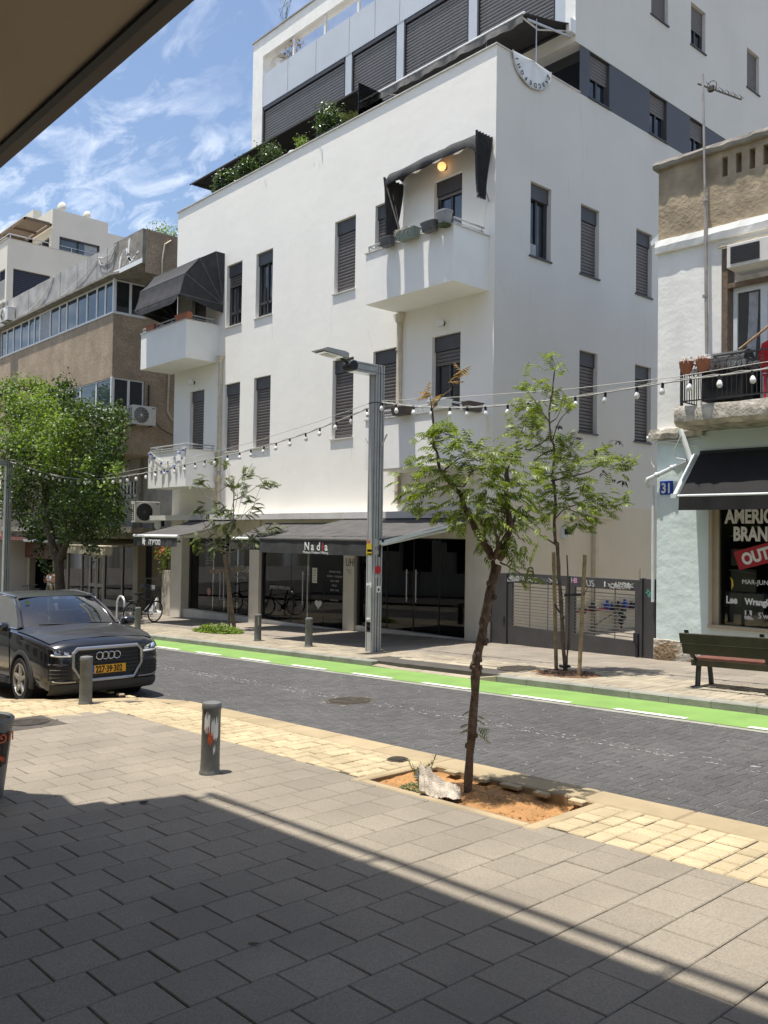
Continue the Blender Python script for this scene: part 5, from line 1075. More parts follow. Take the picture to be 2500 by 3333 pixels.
text('lettering', 'OUTLET', .27, M_letter, OB, (1.575, .066, 1.925), rot=(PI / 2, -math.radians(17), 0), xs=.82, bold=.012)
T2('MAR-JUN', 1.545, 1.605, .112, xs=.98); T2('Lee', 1.27, 1.265, .17, bold=.006, xs=.8); T2('Wrangler', 1.6, 1.26, .15, bold=.006, xs=.85)
q = MB(); q.prism([(1.6, 1.075), (1.715, 1.075), (1.715, 1.16), (1.6, 1.16)], 1, .071, .077); q.build('print_block', M_letter, OB)
text('lettering', 'R', .105, M_ink, OB, (1.625, .066, 1.08), bold=.008); T2('RUSSELL', 1.59, 1.04, .034, bold=.002); T2('ATHLETIC', 1.588, 1.01, .034, bold=.002); T2("S'well", 1.82, 1.04, .145, xs=.9)
q = MB(); q.prism([(1.33, 1.72), (1.39, 1.66), (1.40, 1.56), (1.36, 1.5), (1.37, 1.58), (1.36, 1.66)], 1, .07, .075); q.build('sticker', M_yellow, OB)
# number sign
NS = thing('house_number_sign', 'blue enamel house number sign on the pale teal wall', 'sign', (0, 0, 0)); NS.parent = None; NS.location = (4.44, -.55, 0); NS.rotation_euler = (0, 0, math.radians(2))
q = MB(); q.box(.065, .325, -.02, -.004, 3.155, 3.405); q.build('plate', M_signblue, NS, bevel=.012)
text('lettering', '31', .25, M_letter, NS, (.195, -.0215, 3.19), align='CENTER', bold=.008, xs=.8)
# upper window with door frame, curtain and the air conditioner over it
q = MB(); q.box(1.2, 1.3, .02, .3, 4.6, 7.42); q.box(3.1, 3.2, .02, .3, 4.6, 7.42); q.box(1.3, 3.1, .02, .3, 7.3, 7.42); q.box(1.3, 3.1, .03, .3, 6.72, 6.8); uw = q.build('upper_window', M_wood2, OB)
q = MB()
for u0, u1 in ((1.36, 1.88), (1.88, 2.4), (2.4, 3.05)): q.box(u0, u0 + .07, .12, .17, 4.6, 6.72); q.box(u1 - .05, u1, .12, .17, 4.6, 6.72); q.box(u0 + .07, u1 - .05, .12, .17, 6.63, 6.72)
q.build('sash', M_pvc, uw); q = MB(); q.quad((1.36, .16, 4.6), (3.05, .16, 4.6), (3.05, .16, 6.7), (1.36, .16, 6.7)); q.build('pane', M_dkglass, uw)
q = MB(); q.sheet([[(1.62 + i * .02 - .16 * (j / 6) ** 2 * (i > -1), .152 - .004 * math.sin(i * 2), 6.6 - j * .33) for i in range(9)] for j in range(7)]); q.build('curtain', M_curtain, uw)
q = MB(); q.box(1.3, 3.1, .0, .06, 7.42, 7.46); q.box(1.15, 3.2, -.05, .02, 7.44, 7.5); q.build('lintel', M_pipe, uw)
t = thing('window_air_conditioner', 'boxy window air conditioner with a dark grille above the balcony door', 'air conditioner', (4.44, -.55, 0), math.radians(2))
q = MB(); q.box(1.42, 2.3, -.28, .3, 6.97, 7.37); q.build('casing', M_acwhite, t, bevel=.01); q = MB(); q.box(1.49, 1.98, -.29, -.279, 7.03, 7.32)
q.build('grille', M_acgrille, t)
for i in range(10):
    q = MB(); q.box(1.49, 1.98, -.297, -.29, 7.035 + i * .029, 7.05 + i * .029); q.build('louvre', M_lampdk, t)
# balcony slab, railing
q = MB(); q.box(.72, 5, -.72, -.001, 4.29, 4.64); q = MB()
n = 40; sec = lambda u: [(u, -.0, 4.25), (u, -.66, 4.29), (u, -.74, 4.36), (u, -.75, 4.5), (u, -.72, 4.62), (u, -.4, 4.65), (u, 0, 4.65)]
q.sheet([sec(.72 + 4.2 * i / n) for i in range(n + 1)]); q.add(sec(.72), [tuple(range(7))]); rough(q, .022, 6); bs = q.build('balcony_slab', M_dirty, OB, smooth=True)
q = MB(); y = -.66; q.box(.79, .83, y - .02, y + .02, 4.64, 5.42); q.box(.8, 5, y - .012, y + .012, 5.40, 5.425); q.box(.8, 5, y - .01, y + .01, 4.70, 4.72); q.box(.8, .82, y, 0, 5.40, 5.425); q.box(.8, .82, y, 0, 4.7, 4.72); q.box(2.9, 2.94, y - .02, y + .02, 4.64, 5.42)
rl = q.build('railing', M_blackiron, OB)
bar = None
for i in range(26):
    u = .87 + i * .082
    if bar is None: q = MB(); q.box(-.006, .006, -.006, .006, 4.72, 5.2); bar = q.build('railing_bar', M_blackiron, OB, loc=(u, y, 0))
    else: inst(bar, OB, (u, y, 0))
for i in range(6): inst(bar, OB, (.81, y + .1 + i * .09, 0))
def spiral(q, cx, cz, r, turns, y, s=1, a0=0, rr=.007): q.tube([(cx + s * r * (1 - k / 26) * math.cos(a0 + k / 26 * turns * 2 * PI), y, cz + r * (1 - k / 26) * math.sin(a0 + k / 26 * turns * 2 * PI)) for k in range(24)], rr, 5)
q = MB()
for cx in (1.0, 1.36, 1.72, 2.08, 2.44): 
    q.tube([(cx + .13 * math.cos(a), y, 5.27 + .13 * math.sin(a)) for a in [2 * PI * k / 18 for k in range(19)]], .006, 5)
    spiral(q, cx + .1, 5.24, .07, 1.6, y, 1, 1.2); spiral(q, cx - .1, 5.24, .07, 1.6, y, -1, 1.2)
for k in range(3): spiral(q, .81, 5.24, .07, 1.5, y + .12 + k * .2, 1, .5)
q.build('scrollwork', M_blackiron, OB)
# pipes on the teal corner
q = MB(); q.tube([(.5, -.1, 4.3), (.56, -.1, 4.15), (.70, -.09, 3.72)], .05, 10); q.tube([(.62, -.09, 3.74), (.2, -.09, 3.57), (-.14, -.09, 3.44), (-.17, -.07, 3.38), (-.17, .0, 3.3)], .04, 10); q.tube([(-.06, -.02, 3.33), (-.06, -.02, 1.2)], .03, 8)
for u, z in ((.35, 3.632), (.05, 3.513)): q.lathe([(.05, -.03), (.05, .03)], c=(u, -.09, z), n=12, axis='x')
q.build('drain_pipe', M_pvc, OB, smooth=True)
q = MB(); q.tube([(-.02, -.03, 4.12), (.83, -.03, 4.14)], .014, 6); q.tube([(.1, -.03, 4.12), (.82, -.03, 3.99)], .014, 6); q.tube([(-.02, -.03, 4.12), (-.09, -.03, 3.95), (-.1, -.02, 3.75), (-.05, -.02, 3.66)], .012, 6); q.tube([(.55, -.16, 4.2), (.42, -.16, 3.95), (.45, -.14, 3.8), (.62, -.12, 3.76)], .009, 6); q.build('cable_conduit', M_cablew, OB, smooth=True)
q = MB(); q.prism([(0, 8.05), (-.22, 7.9), (-.2, 7.82), (0, 7.9)], 1, .1, .3); q.build('rain_spout', M_pvc, OB)
q = MB(); q.lathe([(.05, 0), (.06, .06), (.05, .12)], c=(-.18, -.02, 4.2), n=12, axis='x'); q.build('pipe_end', M_pvc, OB)
ba = awning('shop_awning', 'steep black canvas awning above the shop lettering on the teal building', .84, 4.3, -.03, 3.86, -.78, 3.09, .22, M_awnblack, M_awnblack, barm=M_pvc, wav=.006, parent_loc=(4.44, -.55, 0), rz=math.radians(2), arms=False, barr=.022)
q = MB(); q.add([(.83, -.03, 3.86), (.83, -.78, 3.09), (.83, -.78, 2.87), (.83, -.03, 2.95)], [(0, 1, 2, 3)]); q.build('side_canvas', M_awnblack, ba)
q = MB(); q.tube([(.74, -.03, 3.84), (.76, -.79, 3.10)], .035, 8); q.box(.70, .80, -.82, -.76, 3.05, 3.12); q.build('side_arm', M_pvc, ba)
# antenna
AN = thing('tv_antenna', 'rusty rooftop antenna on a tall galvanised pole fixed to the old facade', 'antenna', (4.44, -.55, 0), math.radians(2))
q = MB(); q.tube([(.99, -.1, 5.45), (.955, -.1, 7.9), (.945, -.1, 8.35)], .032, 8); q.tube([(.945, -.1, 8.35), (.89, -.1, 10.6)], .022, 8)
for z in (6.6, 8.3): q.lathe([(.05, 0), (.05, .04)], c=(.955, -.1, z), n=10)
q.build('pole', M_zinc, AN, smooth=True)
q = MB(); q.tube([(.8, -.1, 10.46), (1.5, .1, 10.0)], .016, 6)
for k in range(6): x = 1.0 + k * .1; zz_ = 10.46 - (x - .8) * .657; yy = -.1 + (x - .8) * .286; l = .16 - k * .012; q.tube([(x, yy, zz_), (x, yy - .02, zz_ + .05)], .006, 4); q.tube([(x, yy - l, zz_ + .05), (x, yy + l, zz_ + .05)], .005, 4)
q.tube([(1.02 + .09 * math.cos(a), -.02, 10.36 + .1 * math.sin(a)) for a in [2 * PI * i / 14 for i in range(15)]], .007, 5); q.box(.97, 1.06, -.06, .0, 10.28, 10.36); q.build('aerial', M_rust, AN)
# things on the balcony
GR = thing('barbecue_grill', 'black kettle-lidded gas grill on the wrought iron balcony', 'grill', (5.55, -1.02, 4.65), math.radians(2))
q = MB(); q.box(0, .72, 0, .4, .05, .55); q.build('cabinet', M_black, GR); q = MB(); q.box(-.05, .77, -.03, .45, .55, .68); o = q.build('control_panel', M_satin, GR)
for k in range(4): q = MB(); q.lathe([(.035, 0), (.03, -.03)], c=(.1 + k * .17, -.03, .615), n=14, axis='y'); q.build('knob', M_chrome, GR)
q = MB(); q.prism([(.45 * 0 - .02, .68)] + [(.2 - .23 * math.cos(a), .68 + .2 * math.sin(a)) for a in [PI * i / 10 for i in range(11)]], 0, -.02, .74); q.build('lid', M_iron, GR, smooth=True); q = MB(); q.tube([(.12, -.08, .74), (.6, -.08, .74)], .015, 6); q.build('handle', M_chrome, GR)
q = MB(); q.box(-.3, -.02, .02, .4, .6, .63); q.box(.78, 1.1, .02, .4, .6, .63); q.build('side_shelf', M_satin, GR)
for i, u in enumerate((.98, 1.28)):
    t = thing('hanging_planter', ('wicker pot of dry grass hooked on the left end of the iron railing', 'wicker pot of dry grass hooked on the railing next to the grill')[i], 'planter', (4.44 + u + .02, -.55 - .78, 5.15)); q = MB(); q.lathe([(.06, 0), (.11, .1), (.12, .2), (.1, .2)], n=14); q.build('pot', M_terra, t, smooth=True)
    q = MB()
    for k in range(40): a = R_.uniform(0, 2 * PI); r = R_.uniform(.0, .1); q.tube([(r * math.cos(a), r * math.sin(a), .18), (1.5 * r * math.cos(a), 1.5 * r * math.sin(a), .26), (2 * r * math.cos(a + .3) + .03 * math.cos(a), 2 * r * math.sin(a) , .14 + R_.uniform(0, .1))], .004, 3)
    q.build('dry_grass', M_sack, t); q = MB(); q.box(-.14, .14, -.01, .06, .2, .24); q.box(-.03, .03, .06, .14, .2, .3); q.build('hook', M_whitepaint, t)
RC = thing('red_chair', 'red plastic chair at the right edge of the iron balcony', 'chair', (6.55, -.95, 4.65), math.radians(2))
q = MB(); q.sheet([[(.02, 0, .4), (.5, 0, .4)], [(.02, .4, .42), (.5, .4, .42)]], .03); q.build('seat', M_redsticker, RC); q = MB(); q.sheet([[(.0, 0, .42), (.25, .0, .42), (.5, .0, .42)], [(-.02, -.06, .7), (.25, -.1, .72), (.52, -.06, .7)], [(.05, -.1, .88), (.25, -.14, .95), (.45, -.1, .88)]], .03); q.build('backrest', M_redsticker, RC, smooth=True); q = MB(); [q.tube([(x, yy, 0), (x, yy, .4)], .02, 6) for x in (.05, .45) for yy in (.03, .37)]; q.build('leg', M_redsticker, RC)
ROD = tag((lambda q: (q.tube([(6.2, -1.0, 5.5), (6.95, -.75, 6.1)], .022, 8), q.build('wooden_pole', M_wood))[1])(MB()), 'thin wooden pole leaning across the upper balcony window', 'pole')

# ================================================================== DRIVEWAY GATE
GA = thing('driveway_gate', 'dark grey double driveway gate with horizontal bars and spray scribbles', 'gate', (.05, -.02, 0), math.atan2(-.48, 4.37))
def gslab(u0, u1, z0, z1, nm, d0=-.03, d1=.03): q = MB(); q.box(u0, u1, d0, d1, z0, z1); return q.build(nm, M_gate, GA, bevel=.004)
gslab(.0, .40, .0, 1.56, 'post', -.04, .06); gslab(.41, .52, .0, 1.565, 'post', -.06, .06); gslab(4.06, 4.12, .16, 1.62, 'post', -.07, .06); gslab(4.125, 4.38, .16, 1.61, 'post', -.03, .05)
gbar = None
for u0, u1, zb in ((.55, 2.30, .04), (2.33, 4.03, .10)):
    gslab(u0, u1, 1.37, 1.58, 'top_rail'); gslab(u0, u1, zb, .44, 'bottom_panel'); gslab(u0, u0 + .12, .44, 1.37, 'stile'); gslab(u1 - .10, u1, .44, 1.37, 'stile')
    for k in (1, 2): x = u0 + .1 + (u1 - u0 - .2) * k / 3; q = MB(); q.box(x - .008, x + .008, .012, .02, .44, 1.37); q.build('upright', M_gate, GA)
    for k in range(13):
        if gbar is None: q = MB(); q.box(-.78, .78, -.012, .005, -.008, .008); gbar = q.build('bar', mat('galvanised_bar', (.17, .165, .16), .5, metal=.2), GA, loc=((u0 + u1) / 2, 0, .5 + k * .066))
        else: inst(gbar, GA, ((u0 + u1) / 2, 0, .5 + k * .066))
q = MB(); q.box(.44, .49, -.075, -.06, .48, .62); q.box(3.96, 4.06, -.11, -.03, .40, .60); q.box(4.0, 4.05, -.1, -.03, .12, .42); q.build('lock', M_lampdk, GA)
G = lambda s, u, z, size, m, **k: text('scribble', s, size, m, GA, (u, -.0325, z), **k)
G('88', .58, 1.44, .12, M_chalk, shear=.2); G('CEBA', .78, 1.42, .14, M_chalk, shear=-.2, xs=.8); G('SALTE', 1.12, 1.41, .14, M_chalk, shear=.35, xs=.75, bold=.002); G('kace', 1.52, 1.43, .12, mat('dim_spray', (.2, .2, .2), .6)); G('db', 1.86, 1.42, .15, M_teals, xs=.9)
G('H', 2.35, 1.45, .14, M_chalk); G('B', 2.44, 1.45, .14, M_pink, bold=.004); G('US', 2.76, 1.40, .18, M_chalk, shear=-.2); G('I', 3.2, 1.42, .13, M_letter, bold=.006); G('AROA', 3.42, 1.39, .19, mat('beige_spray', (.42, .38, .30), .6), xs=.75, shear=.2, bold=.002); text('scribble', 'zg', .16, M_teals, GA, (4.17, -.0325, 1.36), rot=(PI / 2, .5, 0))
for k in range(10):
    q = MB(); x, z = R_.choice([(.6, 1.42), (.8, 1.45), (1.2, 1.5), (1.55, 1.48), (3.45, 1.44), (3.75, 1.46), (3.0, 1.52), (1.9, 1.46)]); pts = []
    for j in range(9): pts.append((x + .16 * math.sin(j * 1.3 + k), -.034, z + .055 * math.cos(j * 2.1 + k * 2)))
    q.tube(pts, .0035, 4); q.build('scribble', M_chalk, GA)
# water meters on the side wall behind the gate
WM = thing('water_meters', 'row of blue-capped water meters and pipes on the wall behind the gate', 'water meters', (0, 0, 0))
q = MB(); q.tube([(.12, 3.1, .55), (.12, 6.4, .58)], .03, 8); q.tube([(.1, 3.9, 0.02), (.1, 3.9, .55)], .025, 8); q.tube([(.1, 5.08, .02), (.1, 5.08, .55)], .025, 8); q.build('manifold', M_redcloth, WM)
for k, yv in enumerate((3.3, 3.7, 4.35, 4.55, 4.85, 5.15, 5.45, 5.7, 5.95, 6.15)):
    q = MB(); q.lathe([(.07, 0), (.09, .05), (.09, .12), (.04, .14), (.04, .22)], c=(.15, yv, .5 + .03 * (k % 3)), n=12); q.build('meter', (M_navy, M_iron, M_signblue)[k % 3], WM, smooth=True)
for k in range(4): q = MB(); q.lathe([(.05, 0), (.08, .04), (.05, .14)], c=(.2, 4.9 + .12 * (k % 2), .15 + .1 * k), n=10); q.build('valve', M_iron, WM)
q = MB(); q.tube([(.25, 3.4, .1), (.22, 4.2, .35), (.2, 4.8, .5)], .015, 6); q.build('hose', M_blackiron, WM)
# cloth with the alphabet over the side parapet
AC = thing('alphabet_cloth', 'round white cloth printed with an alphabet, hung over the terrace parapet', 'cloth', (0, 0, 0))
q = MB(); cy, rad = 1.22, .72; g = []
for j in range(10):
    row = []
    for i in range(25):
        a = PI * i / 24; r = rad * (1 - j / 9.0); row.append((.04 + .012 * math.sin(a * 7) + .004 * j, cy - r * math.cos(a), 13.63 - .80 * r / rad * math.sin(a) * .80))
    g.append(row)
q.sheet(g, .006); q.build('cloth', M_whitepaint, AC, smooth=True)
q = MB(); q.tube([(.06, cy - rad * math.cos(a), 13.63 - .64 * math.sin(a)) for a in [PI * i / 24 for i in range(25)]], .012, 5); q.build('hem', M_letterdim, AC)
for i, ch in enumerate('IHGFEDCBAZ'):
    a = PI * (.10 + .8 * i / 9); r = rad * .80; yy, zz_ = cy - r * math.cos(a), 13.63 - .64 * .80 * math.sin(a)
    o = text('lettering', ch, .15, M_ink, AC, (.075, yy, zz_), align='CENTER', bold=.003); o.matrix_local = Matrix.Translation((.078, yy, zz_)) @ Matrix.Rotation(PI / 2, 4, 'Z') @ Matrix.Rotation(PI / 2, 4, 'X') @ Matrix.Rotation(-PI * .5 + a + PI, 4, 'Z') if False else Matrix.Translation((.078, yy, zz_)) @ Matrix.Rotation(PI / 2, 4, 'Z') @ Matrix.Rotation(PI / 2, 4, 'X') @ Matrix.Rotation(a + PI / 2, 4, 'Z')
# ================================================================== STREET LAMPS
def street_lamp(label, loc):
    t = thing('street_lamp', label, 'street lamp', loc, 0, 'square grey street lamps along the far kerb')
    a, h = .115, 5.84
    q = MB(); q.box(-a, a, -a, -.012, 0, h); q.box(-a, a, .012, a, 0, h); q.build('column', M_lamp, t, bevel=.006)
    q = MB(); q.box(-a + .012, a - .012, -.011, .011, 0, h - .02)
    for s in (-1, 1): q.box(s * (a + .0005) - .001, s * (a + .0005) + .001, -.08, -.068, 0, h); q.box(s * (a + .0005) - .001, s * (a + .0005) + .001, .06, .072, 0, h); q.box(-.082, -.07, s * (a + .0005) - .001, s * (a + .0005) + .001, 0, h); q.box(.066, .078, s * (a + .0005) - .001, s * (a + .0005) + .001, 0, h)
    q.build('groove', M_lampdk, t)
    q = MB(); q.box(-a, a, -.72, -a, h - .20, h); q.build('arm', M_lamp, t, bevel=.006)
    q = MB()
    for s in (-1, 1): q.box(s * (a + .0005) - .001, s * (a + .0005) + .001, -.72, -a, h - .05, h - .04); q.box(s * (a + .0005) - .001, s * (a + .0005) + .001, -.72, -a, h - .165, h - .155)
    q.build('groove', M_lampdk, t)
    q = MB(); q.box(-.1, .1, -.70, -.13, h - .212, h - .2); q.build('arm_cover', M_led, t)
    q = MB(); q.tube([(0, -.70, h - .08), (0, -.95, h + .02)], .035, 10); q.lathe([(.1, -.125), (.1, .125)], c=(0, -.72, h - .1), n=14, axis='x'); q.build('knuckle', M_lampdk, t, smooth=True)
    q = MB(); q.M = Matrix.Translation((0, -.9, h + .06)) @ Matrix.Rotation(math.radians(-4), 4, 'X'); q.prism([(0, -.05), (-.66, -.03), (-.66, .0), (-.55, .05), (-.1, .07), (0, .05)], 0, -.18, .18); hd = q.build('lamp_head', M_lamp, t, bevel=.008)
    q = MB(); q.M = Matrix.Translation((0, -.9, h + .06)) @ Matrix.Rotation(math.radians(-4), 4, 'X'); q.box(-.15, .15, -.6, -.1, -.056, -.048); q.build('lens', M_led, hd); q = MB(); q.M = Matrix.Translation((0, -.9, h + .06)) @ Matrix.Rotation(math.radians(-4), 4, 'X'); q.box(-.1, .1, -.5, -.22, -.062, -.057); q.build('led_panel', M_letter, hd)
    q = MB(); q.box(-a - .02, -a, -.03, .03, 4.05, 4.2); q.tube([(-a - .01, 0, 4.1), (-a - .2, .0, 4.38)], .018, 6); q.tube([(a + .01, 0, 4.12), (a + .16, .05, 4.42)], .02, 6); q.build('flag_holder', M_lamp, t)
    q = MB(); q.lathe([(.17, 0), (.17, .012)], c=(0, 0, 5.06), n=4) if False else q.box(-a - .006, a + .006, -a - .006, a + .006, 5.06, 5.075); q.box(-a - .005, a + .005, -a - .005, a + .005, 5.66, 5.665); q.build('band', M_lampdk, t)
    q = MB(); q.lathe([(.06, 0), (.06, .03)], c=(0, -.62, h), n=12); q.build('sensor', M_led, t)
    return t
LP = street_lamp('square grey street lamp with stickers in front of the nail salon', (-.45, -3.1, gz(-.45) + .002))
def sticker(u0, u1, z0, z1, m, face='y', parent=LP, jag=0):
    q = MB(); e = .1165
    if jag:
        n = 8; pts = [(u0 + (u1 - u0) * i / n, z0 + R_.uniform(0, jag)) for i in range(n + 1)] + [(u1 - (u1 - u0) * i / n, z1 - R_.uniform(0, jag)) for i in range(n + 1)]
    else: pts = [(u0, z0), (u1, z0), (u1, z1), (u0, z1)]
    if face == 'y': q.add([(a, -e - .0015, z) for a, z in pts], [tuple(range(len(pts)))])
    else: q.add([(e + .0015, a, z) for a, z in pts], [tuple(range(len(pts)))])
    return q.build('sticker', m, parent)
sticker(-.115, .06, 1.93, 2.2, M_yellow, jag=.03); sticker(-.09, .05, 2.02, 2.07, M_ink); sticker(-.09, .05, 1.96, 1.99, M_ink); sticker(-.12, .0, 2.18, 2.27, M_orange, jag=.05)
sticker(-.1, .06, 1.28, 1.43, M_letter, jag=.07); sticker(-.09, .03, .62, .70, M_letter, jag=.04); sticker(-.085, .045, .40, .60, M_ink); sticker(-.06, .02, .54, .58, M_letter, jag=.01); sticker(-.07, .02, .43, .5, M_letter, jag=.03)
sticker(-.09, .09, 2.12, 2.3, M_letterdim, 'x', jag=.03); sticker(-.08, .09, 1.95, 2.08, M_letterdim, 'x', jag=.04); sticker(-.1, .07, 1.5, 1.56, M_curtain, 'x', jag=.02); sticker(-.04, .08, 1.2, 1.33, M_letter, 'x'); sticker(0, .05, 1.23, 1.28, M_ink, 'x')
q = MB(); q.add([(.119, -.0 + .085 * math.cos(a), 1.66 + .085 * math.sin(a)) for a in [2 * PI * i / 20 for i in range(20)]], [tuple(range(20))]); q.build('sticker', M_redsticker, LP)
street_lamp('square grey street lamp at the left edge behind the parked car', (-21.75, -3.1, gz(-21.75)))
# ================================================================== STRING LIGHTS
def lights(label, pts, start, step, sag_extra=0):
    t = thing('string_lights', label, 'string lights', (0, 0, 0), 0, 'strings of round bulbs over the far pavement')
    # smooth curve through the given points
    P_ = [Vector(p) for p in pts]; C_ = []
    for i in range(len(P_) - 1):
        p0, p1, p2, p3 = P_[max(i - 1, 0)], P_[i], P_[i + 1], P_[min(i + 2, len(P_) - 1)]
        for k in range(10):
            u = k / 10; C_.append(.5 * ((2 * p1) + (p2 - p0) * u + (2 * p0 - 5 * p1 + 4 * p2 - p3) * u * u + (3 * p1 - p0 - 3 * p2 + p3) * u ** 3))
    C_.append(P_[-1]); q = MB(); q.tube(C_, .011, 5); q.tube([c + Vector((0, .012, .02 + .012 * math.sin(i * 1.9))) for i, c in enumerate(C_)], .007, 5); q.build('cable', M_cable, t)
    d = 0; nxt = start; first = None
    for a, b_ in zip(C_[:-1], C_[1:]):
        L = (b_ - a).length
        while nxt <= d + L:
            p = a.lerp(b_, (nxt - d) / L)
            if first is None:
                q = MB(); q.lathe([(.02, -.13), (.036, -.115), (.043, -.09), (.038, -.06), (.024, -.03), (.02, -.02)], n=12); o = q.build('bulb', M_bulb, t, smooth=True, ang=80, loc=p - Vector((0, 0, .045))); s = MB(); s.lathe([(.022, -.025), (.022, .05), (.012, .055)], n=10); s.build('socket', M_black, o); first = o
            else:
                o = first.copy(); COL.objects.link(o); o.parent = t; o.location = p - Vector((0, 0, .045)); sc = [c for c in first.children][0].copy(); COL.objects.link(sc); sc.parent = o; sc.matrix_parent_inverse = first.children[0].matrix_parent_inverse
            o.rotation_euler = (R_.uniform(-.15, .15), R_.uniform(-.2, .2), 0); nxt += step * R_.uniform(.85, 1.15)
        d += L
    return t
lights('sagging string of round bulbs left of the street lamp, running to the big tree', [(-.57, -3.1, 5.0), (-1.4, -3.1, 4.85), (-2.9, -3.1, 4.61), (-4.9, -3.1, 4.40), (-8.0, -3.1, 4.2), (-11.2, -3.1, 4.04), (-14.0, -3.1, 4.02), (-17, -3.1, 4.25), (-21.7, -3.1, 5.0)], .18, .54)
lights('string of round bulbs right of the street lamp, crossing in front of the young trees', [(-.33, -3.1, 5.06), (.14, -3.1, 4.97), (.9, -3.1, 4.84), (2.0, -3.1, 4.72), (3.1, -3.1, 4.66), (4.6, -3.1, 4.65), (6.3, -3.1, 4.69), (7.7, -3.1, 4.70), (10, -3.1, 4.85), (13, -3.1, 5.1)], .05, .50)
cable('thin support wire right of the street lamp above the bulbs', [(-.3, -3.08, 5.09), (2, -3.08, 4.93), (4.3, -3.08, 4.80), (6.25, -3.08, 4.76), (7.7, -3.08, 4.80), (13, -3.08, 5.2)], .006, M_cable, 4)
cable('thin support wire left of the street lamp above the bulbs', [(-.57, -3.08, 5.1), (-2.4, -3.08, 4.86), (-5.0, -3.08, 4.58), (-9, -3.08, 4.28), (-13.5, -3.08, 4.1), (-21.7, -3.08, 5.1)], .006, M_cable, 4)
# ================================================================== BOLLARDS
def bollard(label, x, y, h=.62, r=.082, lean=0):
    t = thing('bollard', label, 'bollard', (x, y, gz(x)), 0, 'short grey bollards along both kerbs'); t.rotation_euler = (lean, -lean * .6, R_.uniform(0, 6))
    q = MB(); q.lathe([(r * 1.12, 0), (r * 1.14, .012), (r * 1.04, .03), (r * 1.03, .05), (r, .12), (r * .98, h - .07), (r * 1.03, h - .06), (r * 1.03, h - .02), (r * .95, h - .004), (r * .5, h + .004), (.001, h + .005)], n=26, cap=False); q.build('post', M_bollard, t, smooth=True, ang=50)
    return t
B1 = bollard('grey bollard with a torn white sticker on the near pavement', 6.29, -10.95); B1.rotation_euler = (0, .02, 0)
def wrap(pts, m, z0=0, r=.0835):
    q = MB(); q.add([(r * math.cos(a), r * math.sin(a), z) for a, z in pts], [tuple(range(len(pts)))])
    bm_ = q.build('torn_sticker', m, B1)
af = math.atan2(CAM.y + 10.95, CAM.x - 6.29)
def torn(a0, a1, z0, z1, m, seed, r=.0838):
    R5 = random.Random(seed); n = 14; q = MB(); lo = []; hi = []
    for i in range(n + 1):
        a = af + a0 + (a1 - a0) * i / n; lo.append((r * math.cos(a), r * math.sin(a), z0 + R5.uniform(-.02, .03) + abs(i / n - .5) * .06)); hi.append((r * math.cos(a), r * math.sin(a), z1 - R5.uniform(0, .09)))
    q.sheet([lo, hi]); q.build('torn_sticker', m, B1)
torn(-.75, -.12, .36, .56, M_letter, 1); torn(.0, .8, .30, .52, M_letter, 2); torn(-.62, -.2, .37, .44, M_redcloth, 3, .0842); torn(-.3, .25, .26, .40, M_orange, 4, .0842); torn(-.8, -.5, .53, .57, M_ink, 5, .0844); torn(.25, .5, .23, .25, M_letter, 6)
bollard('scuffed grey bollard in front of the black car bumper', 1.80, -10.12); bollard('grey bollard left of the street lamp with a scrap of paper', -4.28, -3.32); bollard('clean grey bollard closest to the street lamp', -2.25, -3.37); bollard('grey bollard beside the bicycle rack', -9.66, -3.66)
t = [o for o in bpy.data.objects if o.get('label') == 'grey bollard left of the street lamp with a scrap of paper'][0]; q = MB(); q.add([(.084 * math.cos(a), .084 * math.sin(a), z) for a, z in [(-.9, .38), (-.75, .36), (-.72, .56), (-.92, .55)]], [(0, 1, 2, 3)]); q.build('torn_sticker', M_letterdim, t); t.rotation_euler = (0, 0, .3)
# ================================================================== BENCH
BE = thing('park_bench', 'dark wooden bench with iron legs facing the teal shop, seen from behind', 'bench', (6.62, -3.36, gz(6.62)), math.radians(0)); BE.rotation_euler = (0, TILT, 0)
for k, (z0, z1, y0) in enumerate(((.50, .65, .0), (.655, .80, -.035))): q = MB(); q.M = Matrix.Translation((0, y0, 0)) @ Matrix.Rotation(math.radians(12), 4, 'X'); q.box(0, 2.2, -.03, .01, z0, z1); q.build('back_plank', M_benchwood, BE, bevel=.006)
for k in range(4): q = MB(); q.box(.03, 1.05, .12 + k * .105, .215 + k * .105, .385, .42); q.build('seat_plank', M_seat, BE, bevel=.004)
for k in range(4): q = MB(); q.box(1.25, 2.2, .12 + k * .105, .215 + k * .105, .385, .42); q.build('seat_plank', M_seat, BE, bevel=.004)
q = MB(); q.box(.0, 2.2, .09, .125, .30, .385); q.build('rear_rail', M_benchwood, BE)
for x in (.06, 1.14, 2.1):
    q = MB(); q.prism([(.07, .0), (.13, .0), (.16, .2), (.2, .36), (.13, .36), (.1, .2)], 0, x, x + .05); q.prism([(.47, .0), (.53, .0), (.5, .2), (.48, .36), (.42, .36), (.45, .2)], 0, x, x + .05); q.box(x, x + .05, .1, .55, .36, .385); q.prism([(.12, .38), (.02, .42), (-.1, .56), (-.155, .82), (-.12, .82), (-.06, .58), (.04, .46)], 0, x - .02, x + .03); q.box(x - .05, x + .1, .02, .16, 0, .015); q.build('leg', M_iron, BE, fix=True)
q = MB(); q.tube([(1.08, .13, .38), (1.06, .12, .62), (1.1, .5, .62), (1.1, .52, .4)], .02, 8); q.tube([(1.22, .13, .38), (1.2, .12, .62), (1.22, .5, .62), (1.22, .52, .4)], .02, 8); q.build('armrest', M_iron, BE)
